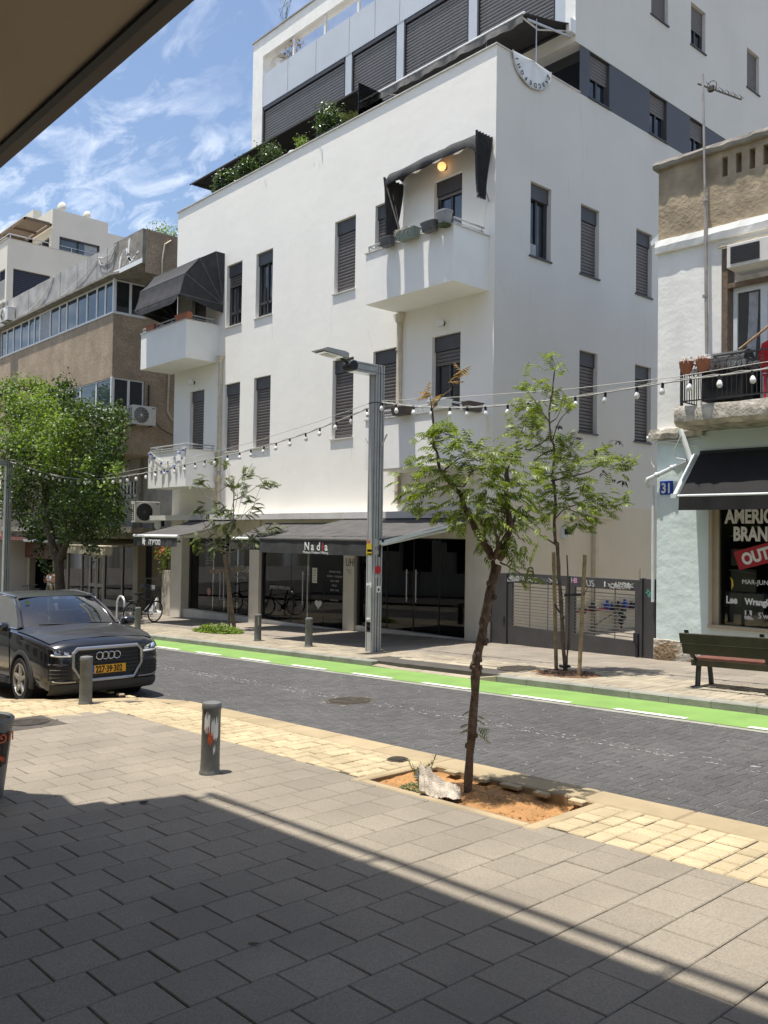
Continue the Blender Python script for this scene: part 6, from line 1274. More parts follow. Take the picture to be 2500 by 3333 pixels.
# ================================================================== FLOWER POTS
def trough(label, x, y, z, w, h, d, m, taper=.82, round_=False, grp='plant pots along the balcony parapets', plant=None, rim=.02):
    t = thing('balcony_planter', label, 'planter', (x, y, z), 0, grp); q = MB()
    if round_:
        n = 20; rr = lambda s, zz_: [(s * w / 2 * (abs(math.cos(a)) ** .55) * (1 if math.cos(a) > 0 else -1), s * d / 2 * (abs(math.sin(a)) ** .8) * (1 if math.sin(a) > 0 else -1), zz_) for a in [2 * PI * i / n for i in range(n)]]
        secs = [rr(taper * .8, 0), rr(taper, h * .1), rr(.97, h * .85), rr(1.05, h * .86), rr(1.06, h), rr(.92, h), rr(.9, h * .8)]
        q.sheet([s + [s[0]] for s in secs]); q.add(secs[0], [tuple(range(n))[::-1]]); q.build('pot', m, t, smooth=True, ang=40)
    else:
        k = taper; a, c = w / 2, d / 2
        q.add([(-a * k, -c * k, 0), (a * k, -c * k, 0), (a * k, c * k, 0), (-a * k, c * k, 0), (-a, -c, h), (a, -c, h), (a, c, h), (-a, c, h)], [(0, 3, 2, 1), (0, 1, 5, 4), (1, 2, 6, 5), (2, 3, 7, 6), (3, 0, 4, 7)])
        q.box(-a - rim / 2, a + rim / 2, -c - rim / 2, -c + .01, h - rim, h + .005); q.box(-a - rim / 2, a + rim / 2, c - .01, c + rim / 2, h - rim, h + .005); q.box(-a - rim / 2, -a + .01, -c, c, h - rim, h + .004); q.box(a - .01, a + rim / 2, -c, c, h - rim, h + .004); q.build('pot', m, t)
    q = MB(); q.box(-w * .4, w * .4, -d * .38, d * .38, h * .7, h * .8); q.build('soil', M_soil, t)
    if plant == 'dry':
        q = MB()
        for k in range(26):
            a = R_.uniform(-.45, .25) * w; b0 = R_.uniform(-.3, .1) * d; p = Vector((a, b0, h * .8)); pts = [p]
            for j in range(5): p = p + Vector((R_.uniform(-.05, .03), R_.uniform(-.05, .02), .06 - j * .035 + R_.uniform(-.02, .02))); pts.append(p)
            q.tube(pts, .006, 4)
        q.build('succulent', M_sack, t)
    q = MB(); q.tube([(-w * .25, d * .5, h * .1), (-w * .25, -d * .5, h * .1)], .008, 5); q.tube([(w * .25, d * .5, h * .1), (w * .25, -d * .5, h * .1)], .008, 5); q.build('bracket', M_black, t); return t
trough('oval dark grey pot leftmost on the upper right balcony', -2.14, -1.34, 9.12, .46, .2, .26, M_potgrey, round_=True); trough('sage green trough with dry trailing succulents on the upper right balcony', -1.45, -1.34, 9.13, .62, .2, .24, M_potgreen, plant='dry')
trough('oval dark grey pot right of the sage green trough', -.74, -1.34, 9.12, .48, .21, .26, M_potgrey, round_=True); t = trough('round pale grey bucket pot at the corner of the upper right balcony', -.33, -1.30, 9.18, .34, .30, .30, M_potlight, taper=.75, round_=True)
q = MB(); q.lathe([(.14, -.015), (.15, .015)], c=(0, 0, -.01), n=18); q.build('saucer', M_topiary, t)
trough('dark brown trough on the lower right balcony beside the street lamp', -1.6, -1.32, 5.10, .52, .19, .22, M_potbrown, taper=.8); trough('white trough on the lower right balcony behind the dry twig', -.42, -1.28, 5.13, .56, .2, .22, M_whitepaint); t = trough('brown trough hung on the end rail of the lower right balcony', -.12, -.55, 5.13, .50, .2, .22, M_potbrown); t.rotation_euler = (0, 0, PI / 2)
trough('terracotta trough at the left end of the upper left balcony', -14.15, -1.12, 9.15, .62, .18, .2, M_terra); trough('terracotta trough at the right corner of the upper left balcony', -12.05, -1.12, 9.15, .82, .19, .2, M_terra)
# bunting of blue and white flags
BU = thing('flag_bunting', 'drooping string of small blue and white flags on the lower left balcony', 'bunting', (0, 0, 0))
bp = [(-13.95, 5.04), (-13.48, 4.83), (-13.02, 4.65), (-12.53, 4.68), (-12.15, 4.83), (-11.83, 5.03), (-11.55, 5.03)]
q = MB(); q.tube([(x, -1.21, z) for x, z in bp], .008, 5); q.build('cord', M_cablew, BU)
for i, (x, z) in enumerate([(-13.88, 5.03), (-13.6, 4.88), (-13.1, 4.67), (-12.62, 4.67), (-12.2, 4.82), (-11.98, 4.95), (-11.7, 5.03)]):
    q = MB(); w, h = .16, .42; rows = [[(x + w * (u - .5) * (1 - .25 * v) + .05 * math.sin(v * 3 + i) + .05 * v * (i % 3 - 1), -1.235 - .03 * math.sin(u * 5 + v * 4 + i), z - h * v) for u in (0, .25, .5, .75, 1)] for v in (0, .25, .5, .75, 1)]
    q.sheet(rows, .004); f = q.build('flag', M_whitepaint, BU, smooth=True)
    for v0, v1 in ((.12, .24), (.76, .88)):
        s = MB(); s.sheet([[(x + w * (u - .5) * (1 - .25 * v) + .05 * math.sin(v * 3 + i) + .05 * v * (i % 3 - 1), -1.243 - .03 * math.sin(u * 5 + v * 4 + i), z - h * v) for u in (0, .25, .5, .75, 1)] for v in (v0, v1)]); s.build('stripe', M_blue, f)
# ================================================================== CAR
CAR = thing('parked_car', 'black compact suv with a yellow number plate parked in the bay at the left', 'car', (.385, -9.565, gz(.385) + ROAD + .02)); CAR.rotation_euler = (0, TILT, 0)
# stations along the car (x forward from the front axle): bottom z, half widths and heights of the flank, shoulder and centre line
ST = [(.86, .26, .56, .66, .40, .66, .63, .745, .54, .79, .80), (.81, .22, .68, .77, .38, .69, .73, .79, .56, .835, .85), (.70, .21, .76, .835, .37, .71, .785, .835, .59, .878, .898), (.52, .22, .78, .865, .38, .74, .82, .875, .62, .925, .945), (.25, .22, .80, .885, .36, .78, .845, .915, .64, .965, .985),
      (0, .22, .80, .89, .36, .80, .855, .94, .65, .99, 1.01), (-.3, .22, .80, .89, .36, .82, .86, .965, .66, 1.015, 1.03), (-.6, .22, .80, .885, .36, .84, .86, .985, .70, 1.02, 1.02), (-1.2, .22, .80, .885, .36, .86, .86, 1.0, .72, 1.02, 1.02), (-2.0, .22, .80, .89, .36, .88, .865, 1.02, .72, 1.04, 1.04), (-2.6, .24, .80, .89, .38, .88, .86, 1.03, .72, 1.05, 1.05), (-3.05, .28, .74, .85, .45, .86, .80, 1.03, .68, 1.06, 1.06), (-3.28, .36, .62, .74, .5, .84, .70, .98, .6, 1.0, 1.0)]
def half(s):
    x, zb, wb, wm, zm, zm2, ws, zs, wt, zt2, zt = s
    return [(x, 0, zb), (x, wb, zb), (x, wm - .02, zm - .08), (x, wm, zm), (x, wm + .004, (zm + zm2) / 2), (x, wm, zm2), (x, ws, zs - .02), (x, ws - .03, zs), (x, wt, zt2), (x, wt * .5, zt2 + (zt - zt2) * .8), (x, 0, zt)]
def full(s): h = half(s); return [(x, -y, z) for x, y, z in h[::-1]] + h[1:]
def lerp_st(a, b, t): return tuple(a[i] + (b[i] - a[i]) * t for i in range(len(a)))
dense = []
for a, b_ in zip(ST[:-1], ST[1:]): dense += [lerp_st(a, b_, t) for t in (0, .5)]
dense.append(ST[-1])
q = MB(); q.sheet([full(s) for s in dense]); q.add(full(dense[0]), [tuple(range(len(full(dense[0]))))]); q.add(full(dense[-1]), [tuple(range(len(full(dense[-1]))))[::-1]])
body = q.build('body', M_paint, CAR, smooth=True, ang=40, fix=True)
cut = MB()
for x in (0, -2.55):
    for s in (-1, 1): cut.lathe([(.365, 0), (.365, .5)], c=(x, s * .62 if s > 0 else -1.12, .31), n=30, axis='y')
co = cut.build('cutter', M_black, None, fix=True); co.matrix_world = Matrix.Identity(4)
bo = bpy.data.objects.new('tmp', body.data.copy()); COL.objects.link(bo)
md = bo.modifiers.new('b', 'BOOLEAN'); md.object = co; md.operation = 'DIFFERENCE'; md.solver = 'EXACT'
dg = bpy.context.evaluated_depsgraph_get(); nm = bpy.data.meshes.new_from_object(bo.evaluated_get(dg))
if len(nm.polygons) > 100: body.data = nm
bpy.data.objects.remove(bo); bpy.data.objects.remove(co)
from mathutils.bvhtree import BVHTree
_bv = BVHTree.FromPolygons([v.co[:] for v in body.data.vertices], [p.vertices[:] for p in body.data.polygons])
def surf(y, z, off=0.0):
    h = _bv.ray_cast(Vector((3, y, z)), Vector((-1, 0, 0)))
    return (h[0].x if h[0] is not None and h[0].x > .2 else .5) + off
# dusty bonnet and roof, shut lines
q = MB(); hs = [s for s in dense if -.34 <= s[0] <= .70]
g = []
for s in hs:
    x, zb, wb, wm, zm, zm2, ws, zs, wt, zt2, zt = s; g.append([(x, y * (ws - .035), (zs + .004 + (zt2 - zs) * min(1, (1 - abs(y)) / .25) if abs(y) > .75 else zt2 + (zt - zt2) * (1 - abs(y) / .75)) + .008) for y in [-1 + 2 * i / 16 for i in range(17)]])
q.sheet(g); q.build('bonnet', M_dustpaint, CAR, smooth=True, ang=60)
q = MB()
for s in (-1, 1): q.tube([(x, s * (ws - .03), zs + .012) for x, zb, wb, wm, zm, zm2, ws, zs, wt, zt2, zt in hs], .006, 4)
q.build('shut_line', M_black, CAR)
# greenhouse
roof = [(-1.0, .60, 1.415, 1.44), (-1.25, .615, 1.455, 1.485), (-1.7, .62, 1.475, 1.51), (-2.2, .61, 1.465, 1.50), (-2.7, .59, 1.425, 1.455)]
q = MB(); q.sheet([[(x, w * math.sin(a * PI / 2), zs + (zc - zs) * math.cos(a * PI / 2)) for a in [-1 + i / 6 for i in range(13)]] for x, w, zs, zc in roof], .012); q.build('roof', M_dustpaint, CAR, smooth=True, ang=60)
cow = lambda y: (-.30 - .10 * abs(y / .72) ** 2, y, 1.015 - .02 * abs(y / .72)); top = lambda y: (-.98 - .06 * abs(y / .58) ** 2, y, 1.435 - .025 * abs(y / .58) ** 2)
q = MB(); g = []
for j in range(7):
    v = j / 6; g.append([tuple(Vector(cow(.72 * u)).lerp(Vector(top(.575 * u)), v) + Vector((.03 * math.sin(PI * v), 0, .03 * math.sin(PI * v)))) for u in [-1 + i / 8 for i in range(17)]])
q.sheet(g); ws_ = q.build('windscreen', G_car, CAR, smooth=True)
q = MB()
for s in (-1, 1): q.tube([tuple(Vector(cow(s * .74)).lerp(Vector(top(s * .595)), k / 6) + Vector((.03 * math.sin(PI * k / 6), 0, .02 * math.sin(PI * k / 6)))) for k in range(7)], .038, 8); q.tube([(-1.02, s * .60, 1.42), (-1.7, s * .625, 1.475), (-2.3, s * .61, 1.465), (-2.75, s * .585, 1.42), (-3.0, s * .7, 1.08)], .03, 8)
q.build('pillar', M_paint, CAR, smooth=True)
q = MB()
for s in (-1, 1):
    q.sheet([[(-.42, s * .79, 1.0), (-1.2, s * .80, 1.02), (-2.2, s * .80, 1.04), (-2.85, s * .76, 1.06)], [(-.98, s * .615, 1.40), (-1.3, s * .635, 1.455), (-2.2, s * .63, 1.455), (-2.7, s * .60, 1.42)]])
q.build('side_window', G_car, CAR, smooth=True)
q = MB()
for s in (-1, 1): q.tube([(-.42, s * .80, 1.0), (-1.2, s * .81, 1.02), (-2.2, s * .81, 1.04)], .008, 4); q.tube([(-.40, s * .785, 1.0), (-.96, s * .62, 1.40), (-1.3, s * .642, 1.457), (-2.2, s * .637, 1.457)], .008, 4)
q.build('chrome_trim', M_chrome, CAR)
q = MB(); q.quad((-2.9, -.6, 1.1), (-2.9, .6, 1.1), (-2.65, .5, 1.4), (-2.65, -.5, 1.4)); q.build('rear_window', G_car, CAR)
# cabin
q = MB(); q.box(-2.9, -.45, -.72, .72, .55, .80); q.box(-.75, -.36, -.68, .68, .80, .985); o = q.build('dashboard', M_black, CAR)
q = MB()
for y in (-.36, .36): q.box(-1.5, -1.36, y - .22, y + .22, .8, 1.18); q.box(-1.5, -1.4, y - .12, y + .12, 1.2, 1.36)
q.build('front_seat', M_room, CAR)
q = MB(); q.M = Matrix.Translation((-.80, .36, 1.0)) @ Matrix.Rotation(math.radians(65), 4, 'Y'); q.lathe([(.175 + .014 * math.cos(a), .014 * math.sin(a)) for a in [2 * PI * i / 8 for i in range(9)]], n=22, cap=False); q.box(-.17, .17, -.02, .02, -.01, .01); q.build('steering_wheel', M_iron, CAR, smooth=True)
q = MB(); q.box(-.93, -.90, -.09, .09, 1.33, 1.39); q.build('rear_view_mirror', M_black, CAR)
q = MB(); q.add([(-.82 + .003 * 0, -.50 + .035 * math.cos(a), 1.36 + .0 + .02 * math.sin(a)) for a in [2 * PI * i / 12 for i in range(12)]], [tuple(range(12))]); q.build('windscreen_sticker', M_leaflt, CAR)
q = MB(); q.tube([(-.30, .10, 1.035), (-.36, -.5, 1.045)], .011, 5); q.tube([(-.31, .68, 1.02), (-.38, .12, 1.05)], .011, 5); q.build('wiper', M_black, CAR)
for s in (-1, 1):
    q = MB(); q.lathe([(.03, -.11), (.075, -.09), (.085, 0), (.08, .07), (.05, .1)], c=(0, 0, 0), n=14, axis='y'); q.v = [(x * .95 + .0, y, z * .85) for x, y, z in q.v]; o = q.build('wing_mirror', M_paint, CAR, smooth=True, ang=60, loc=(-.52, s * .98, 1.03)); q = MB(); q.box(-.03, .03, -.12 if s > 0 else .0, .0 if s > 0 else .12, -.06, -.02); q.build('mirror_stalk', M_black, o)
# grille: chrome octagon, slats, rings, plate
NX_ = .872
gp = [(-.50, .70), (-.44, .765), (.44, .765), (.50, .70), (.50, .52), (.38, .33), (-.38, .33), (-.50, .52)]
def gxf(y, z): return surf(y, min(z, .765), .006)
q = MB(); q.tube([(gxf(y, z) + .015, y, z) for y, z in gp + gp[:2]], .026, 8); q.build('grille_frame', M_satin, CAR, smooth=True)
q = MB()
def gw(z): return .47 if z > .52 else .36 + (.52 - .36) * (z - .34) / .18 * .7
q.sheet([[(gxf(gw(z) * u, z) + .002, gw(z) * u, z) for u in [-1 + i / 8 for i in range(17)]] for z in (.345, .40, .46, .52, .58, .64, .70, .745)]); q.build('grille_back', M_black, CAR)
for k in range(7):
    z = .735 - k * .052
    w = .455 if z > .5 else .455 - (.5 - z) * .6
    q = MB(); q.tube([(gxf(y, z) + .012, y, z) for y in [w * (-1 + i / 6) for i in range(13)]], .013, 6); q.build('grille_slat', M_clad, CAR)
for k in range(4):
    q = MB(); q.M = Matrix.Translation((surf(0, .655, .034), -.1275 + .085 * k, .655)) @ Matrix.Rotation(PI / 2, 4, 'Y'); q.lathe([(.05 + .008 * math.cos(a), .008 * math.sin(a)) for a in [2 * PI * i / 8 for i in range(9)]], n=22, cap=False); q.build('emblem_ring', M_chrome, CAR, smooth=True)
q = MB(); q.box(NX_ + .005, NX_ + .018, -.275, .275, .395, .535); q.build('plate_holder', M_black, CAR); q = MB(); q.box(NX_ + .018, NX_ + .024, -.26, .26, .412, .525); pl = q.build('number_plate', M_plate, CAR)
q = MB(); q.box(NX_ + .0245, NX_ + .0265, -.26, -.205, .413, .524); q.build('plate_band', M_blue, CAR)
RX = (PI / 2, 0, PI / 2)
text('lettering', '227\u00b739\u00b7302', .128, M_ink, CAR, (NX_ + .027, -.185, .424), rot=RX, bold=.003, xs=.68); text('lettering', 'IL', .05, M_letter, CAR, (NX_ + .0275, -.25, .425), rot=RX, xs=.9)
for s in (-1, 1):
    def hx(y, z): return surf(s * y, z, .012)
    q = MB(); q.sheet([[(hx(y, z0 + (z1 - z0) * t) - .004, s * y, z0 + (z1 - z0) * t) for t in (0, .25, .5, .75, 1)] for y, z0, z1 in ((.52, .66, .735), (.58, .665, .75), (.64, .67, .765), (.70, .675, .775), (.76, .685, .785), (.80, .70, .79))]); hl = q.build('headlight', M_lampdk, CAR)
    q = MB(); q.tube([(hx(y, z) + .008, s * y, z) for y, z in ((.53, .672), (.60, .676), (.66, .68), (.72, .687), (.78, .70))], .013, 6); q.build('daytime_light', M_letter, hl)
    q = MB(); q.add([(hx(y, z) + .002, s * y, z) for y, z in ((.55, .695), (.62, .70), (.62, .75), (.56, .735))], [(0, 1, 2, 3)]); q.add([(hx(y, z) + .002, s * y, z) for y, z in ((.66, .705), (.74, .712), (.75, .772), (.67, .76))], [(0, 1, 2, 3)]); q.build('reflector', M_led, hl)
    q = MB(); q.sheet([[(hx(y, z0) + .018, s * y, z0), (hx(y, (z0 + z1) / 2) + .02, s * y, (z0 + z1) / 2), (hx(y, z1) + .018, s * y, z1)] for y, z0, z1 in ((.51, .655, .74), (.58, .66, .752), (.66, .668, .77), (.74, .676, .785), (.80, .695, .795))]); q.build('lens', G_lamp, hl)
    def bx(y, z=.45): return surf(s * y, z, .004)
    q = MB(); q.sheet([[(bx(y, z) + .003, s * y, z) for z in (.36, .42, .48, .54)] for y in (.52, .58, .64, .70, .76, .80)]); q.build('side_intake', M_black, CAR)
    for k in range(3): q = MB(); q.tube([(bx(y, .395 + k * .05) + .008, s * y, .395 + k * .05) for y in (.56, .62, .68, .74, .79)], .010, 5); q.build('intake_slat', M_clad, CAR)
    q = MB(); q.tube([(bx(y, z) + .004, s * y, z) for y, z in ((.50, .36), (.505, .55), (.60, .565), (.70, .57), (.80, .575))], .012, 5); q.build('intake_trim', M_paint, CAR); q = MB(); q.tube([(bx(y, z) + .008, s * y, z) for y, z in ((.46, .325), (.56, .325), (.66, .33), (.76, .345))], .012, 5); q.build('chrome_trim', M_satin, CAR)
q = MB(); q.sheet([[(surf(y * .98, .32) + dx_, y * .98, z) for dx_, z in ((-.08, .15), (-.01, .20), (.012, .25), (.014, .295))] for y in [-.80 + 1.6 * i / 20 for i in range(21)]]); q.build('lower_bumper', M_clad, CAR, smooth=True)
q = MB(); q.box(.855, .872, -.36, .36, .295, .325); q.build('lower_grille', M_black, CAR)
# wheels and arches
def wheel(x, s):
    w = bpy.data.objects.new('wheel', None); COL.objects.link(w); w.parent = CAR; w.location = (x, s * .80, .315)
    q = MB(); q.lathe([(.215, -.10), (.29, -.105), (.315, -.07), (.315, .07), (.29, .105), (.215, .10)], n=36, axis='y', cap=False); q.build('tyre', M_tyre, w, smooth=True, ang=50)
    q = MB(); q.lathe([(.225, s * .10), (.222, s * .06), (.19, s * .02), (.001, s * .02)], n=30, axis='y', cap=False); q.build('wheel_well', M_lampdk, w)
    q = MB(); q.lathe([(.228, s * .095), (.228, s * .105), (.212, s * .105), (.205, s * .07)], n=30, axis='y', cap=False); y0, y1 = s * .075, s * .103
    for k in range(5):
        a = 2 * PI * k / 5 + .3; c, d = math.cos(a), math.sin(a); P2 = lambda r, t, y: (c * r - d * t, y, d * r + c * t)
        pts = [P2(.03, -.032, y1), P2(.21, -.022, y1), P2(.21, .022, y1), P2(.03, .032, y1), P2(.03, -.04, y0), P2(.21, -.034, y0), P2(.21, .034, y0), P2(.03, .04, y0)]
        q.add(pts, [(0, 1, 2, 3), (0, 4, 5, 1), (1, 5, 6, 2), (2, 6, 7, 3), (3, 7, 4, 0)])
    q.lathe([(.055, s * .07), (.055, s * .104), (.03, s * .11), (.001, s * .11)], n=16, axis='y', cap=False); q.build('rim', M_rim, w, fix=True)
for x in (0, -2.55):
    for s in (-1, 1):
        wheel(x, s)
        q = MB(); g = []
        for i in range(25):
            a = math.radians(-12 + 204 * i / 24); g.append([(x + r * math.cos(a), s * y, .31 + r * math.sin(a)) for r, y in ((.355, .80), (.36, .905), (.405, .90), (.43, .885), (.435, .86))])
        q.sheet(g); q.build('arch_trim', M_clad, CAR, smooth=True, ang=50)
        q = MB(); q.lathe([(.362, s * .5), (.362, s * .82)], c=(x, 0, .31), n=26, axis='y', cap=False); q.lathe([(.362, s * .5), (.001, s * .5)], c=(x, 0, .31), n=26, axis='y', cap=False); q.build('arch_liner', M_black, CAR)
for s in (-1, 1):
    q = MB(); q.box(-2.16, -.40, s * .86 - .04, s * .86 + .04, .22, .30); q.build('side_sill', M_clad, CAR)
    q = MB(); q.tube([(-.42, s * .893, .34), (-.44, s * .895, .7), (-.5, s * .872, .97)], .005, 4); q.tube([(-1.45, s * .893, .34), (-1.45, s * .87, .98)], .005, 4); q.build('door_gap', M_black, CAR)
    q = MB(); q.tube([(-1.3, s * .90, .86), (-1.1, s * .905, .86)], .016, 6); q.build('door_handle', M_paint, CAR)
# ================================================================== BICYCLES AND RACK
def bicycle(label, loc, rz, lean=0.06):
    t = thing('bicycle', label, 'bicycle', loc, rz, 'bicycles parked at the far pavement'); t.rotation_euler = (lean, 0, rz)
    wr = .34; xf, xr = .55, -.50
    first = None
    for x in (xf, xr):
        q = MB(); q.lathe([(wr - .02 + .02 * math.cos(a), .02 * math.sin(a)) for a in [2 * PI * i / 8 for i in range(9)]], n=30, axis='y', cap=False); w = q.build('wheel', M_tyre, t, smooth=True, loc=(x, 0, wr))
        q = MB(); q.lathe([(wr - .045, -.012), (wr - .035, 0), (wr - .045, .012)], n=30, axis='y', cap=False)
        for k in range(18): a = 2 * PI * k / 18; q.tube([(.02 * math.cos(a + .5), .02 * (k % 2) - .01, .02 * math.sin(a + .5)), ((wr - .04) * math.cos(a), 0, (wr - .04) * math.sin(a))], .0025, 3)
        q.lathe([(.03, -.05), (.03, .05)], n=10, axis='y'); q.build('spokes', M_alu, w)
    q = MB(); bb = (-.06, 0, .30); st = (-.18, 0, .78); hd = (.38, 0, .82); hb = (.42, 0, .70)
    for a, b_, r in ((bb, st, .017), (bb, hb, .02), (st, hb, .017), (bb, (xr, .06, wr), .01), (bb, (xr, -.06, wr), .01), (st, (xr, .06, wr), .009), (st, (xr, -.06, wr), .009), (hd, hb, .022), (hb, (xf, .05, wr), .012), (hb, (xf, -.05, wr), .012)): q.tube([a, b_], r, 7)
    q.build('frame', M_blackiron, t); q = MB(); q.tube([(-.18, 0, .78), (-.21, 0, .90)], .014, 6); q.prism([(-.36, -.07), (-.36, .07), (-.2, .05), (-.06, .02), (-.06, -.02), (-.2, -.05)], 2, .90, .95); q.build('saddle', M_black, t)
    q = MB(); q.tube([(.38, 0, .82), (.36, 0, .98), (.42, 0, 1.02)], .014, 6); q.tube([(.30, .3, 1.03), (.40, .2, 1.04), (.42, 0, 1.02), (.40, -.2, 1.04), (.30, -.3, 1.03)], .013, 6); q.build('handlebar', M_iron, t); q = MB()
    for s in (-1, 1): q.tube([(.31, s * .29, 1.03), (.2, s * .33, 1.03)], .018, 6)
    q.build('grip', M_black, t)
    q = MB(); q.lathe([(.09, .04), (.09, .05)], c=bb, n=16, axis='y'); q.tube([(-.06, .06, .30), (.04, .06, .16)], .012, 5); q.box(.0, .09, .06, .15, .14, .17); q.tube([(-.06, -.06, .30), (-.16, -.06, .44)], .012, 5); q.box(-.2, -.11, -.15, -.06, .43, .46); q.build('pedals', M_iron, t)
    q = MB(); q.box(-.62, -.24, -.07, .07, .72, .74); q.tube([(-.5, .07, .73), (xr, .06, wr)], .007, 4); q.tube([(-.5, -.07, .73), (xr, -.06, wr)], .007, 4); q.build('carrier', M_blackiron, t)
    q = MB(); g = []
    for i in range(12): a = math.radians(20 + 150 * i / 11); g.append([(xr + (wr + .03) * math.cos(a), s, wr + (wr + .03) * math.sin(a)) for s in (-.03, 0, .03)])
    q.sheet(g); q.build('mudguard', M_black, t); return t
bicycle('black bicycle leaning at the steel hoop rack behind the car bonnet', (-11.80, -2.45, gz(-11.8)), math.radians(111), .08)
bicycle('black bicycle seen over the car roof, beside the big tree trunk', (-20.3, -2.5, gz(-20.3)), math.radians(200), -.06); bicycle('bicycle with only its handlebar showing above the car roof', (-15.2, -2.9, gz(-15.2)), math.radians(165), .05)
RK = thing('bicycle_rack', 'bent steel hoop bicycle rack beside the black bicycle', 'bike rack', (-12.1, -3.0, gz(-12.1))); q = MB(); q.tube([(-.25, 0, 0), (-.25, 0, .58)] + [(-.25 * math.cos(a), 0, .6 + .25 * math.sin(a)) for a in [PI * i / 12 for i in range(13)]] + [(.25, 0, .58), (.25, 0, 0)], .032, 10); q.build('hoop', M_alu, RK, smooth=True)
q = MB(); q.box(-.32, -.18, -.06, .06, 0, .012); q.box(.18, .32, -.06, .06, 0, .012); q.build('base_plate', M_alu, RK)
# ================================================================== PERSON
def skin_chain(name, joints, edges, m, parent, levels=1):
    me = bpy.data.meshes.new(name); me.from_pydata([j[:3] for j in joints], edges, []); me.materials.append(m)
    o = bpy.data.objects.new(name, me); COL.objects.link(o); sm = o.modifiers.new('skin', 'SKIN'); me.skin_vertices.new() if not me.skin_vertices else None
    for i, j in enumerate(joints): r = j[3]; me.skin_vertices[0].data[i].radius = (r, r) if not isinstance(r, tuple) else r
    me.skin_vertices[0].data[0].use_root = True
    sd = o.modifiers.new('sub', 'SUBSURF'); sd.levels = levels; sd.render_levels = levels
    dg = bpy.context.evaluated_depsgraph_get(); nm = bpy.data.meshes.new_from_object(o.evaluated_get(dg)); nm.name = name
    bpy.data.objects.remove(o); n2 = bpy.data.objects.new(name, nm); nm.shade_smooth(); COL.objects.link(n2); n2.parent = parent
    if not nm.materials: nm.materials.append(m)
    return n2
PE = thing('person', 'woman in white sleeveless top and khaki skirt looking at a phone by the big tree', 'person', (-22.7, -1.0, gz(-22.7)), math.radians(25))
# faces -y (towards the street); stands on both feet, forearms raised to the phone
J = [(0, 0, .92, (.15, .10)), (0, .01, 1.08, (.125, .09)), (0, .015, 1.25, (.15, .10)), (0, .02, 1.37, (.12, .08)), (0, .0, 1.44, .05), (0, -.02, 1.50, .052), (0, -.03, 1.57, (.078, .092)), (0, -.02, 1.65, (.07, .085)),
     (.17, .02, 1.36, .055), (.22, -.01, 1.20, .045), (.23, -.03, 1.08, .042), (.15, -.22, 1.16, .034), (.08, -.30, 1.22, .026), (-.17, .02, 1.36, .055), (-.22, -.01, 1.20, .045), (-.23, -.03, 1.08, .042), (-.12, -.22, 1.22, .034), (-.05, -.28, 1.30, .026),
     (.09, 0, .84, .10), (.09, -.01, .48, .06), (.09, .01, .28, .055), (.09, .02, .09, .036), (.09, -.10, .035, .035), (-.09, 0, .84, .10), (-.09, -.01, .48, .06), (-.09, .01, .28, .055), (-.09, .02, .09, .036), (-.09, -.10, .035, .035)]
E_ = [(0, 1), (1, 2), (2, 3), (3, 4), (4, 5), (5, 6), (6, 7), (3, 8), (8, 9), (9, 10), (10, 11), (11, 12), (3, 13), (13, 14), (14, 15), (15, 16), (16, 17), (0, 18), (18, 19), (19, 20), (20, 21), (21, 22), (0, 23), (23, 24), (24, 25), (25, 26), (26, 27)]
skin_chain('body', J, E_, M_skin, PE, 2)
for hx_, hy_, hz_, s in ((.08, -.30, 1.22, 1), (-.05, -.28, 1.30, -1)):
    for k in range(4): skin_chain('finger', [(hx_ - s * .01, hy_ - .01, hz_ + .0 + k * .014, .010), (hx_ - s * .03, hy_ - .045, hz_ + .02 + k * .016, .008), (hx_ - s * .055, hy_ - .05, hz_ + .025 + k * .016, .007)], [(0, 1), (1, 2)], M_skin, PE)
    skin_chain('thumb', [(hx_ - s * .0, hy_ + .01, hz_ + .03, .011), (hx_ - s * .03, hy_ - .01, hz_ + .07, .009)], [(0, 1)], M_skin, PE)
q = MB(); rg = lambda z, a, b_, y: [(a * math.cos(t), y + b_ * math.sin(t), z) for t in [2 * PI * i / 16 for i in range(17)]]
q.sheet([rg(.97, .155, .11, 0), rg(1.05, .145, .105, .01), rg(1.15, .15, .11, .012), rg(1.27, .175, .125, .01), rg(1.36, .165, .10, .02), rg(1.41, .09, .07, .02)]); q.build('top', M_cloth, PE, smooth=True, ang=80)
q = MB(); q.sheet([rg(.5, .22, .19, 0), rg(.75, .19, .155, 0), rg(.92, .175, .13, 0), rg(1.0, .15, .11, .005)]); q.build('skirt', M_khaki, PE, smooth=True, ang=80)
q = MB(); q.sheet([[(.092 * math.sin(PI * j / 8) * math.cos(t), -.012 + .105 * math.sin(PI * j / 8) * math.sin(t), 1.615 + .105 * math.cos(PI * j / 8)) for t in [math.radians(-15 + 210 * i / 14) for i in range(15)]] for j in range(0, 9)]); q.lathe([(.001, -.045), (.04, -.03), (.052, 0), (.04, .035), (.001, .048)], c=(0, .03, 1.745), n=12, cap=False); q.build('hair', M_hair, PE, smooth=True, ang=80)
q = MB(); q.lathe([(.011, -.004), (.011, .0)], c=(.03, -.118, 1.59), n=8, axis='y'); q.lathe([(.011, -.004), (.011, .0)], c=(-.03, -.118, 1.59), n=8, axis='y'); q.build('eye', M_ink, PE); q = MB(); q.add([(0, -.135, 1.56), (.015, -.115, 1.55), (-.015, -.115, 1.55), (0, -.112, 1.595)], [(0, 1, 3), (0, 3, 2), (0, 2, 1)]); q.box(-.022, .022, -.116, -.108, 1.525, 1.533); q.build('face', M_skin, PE)
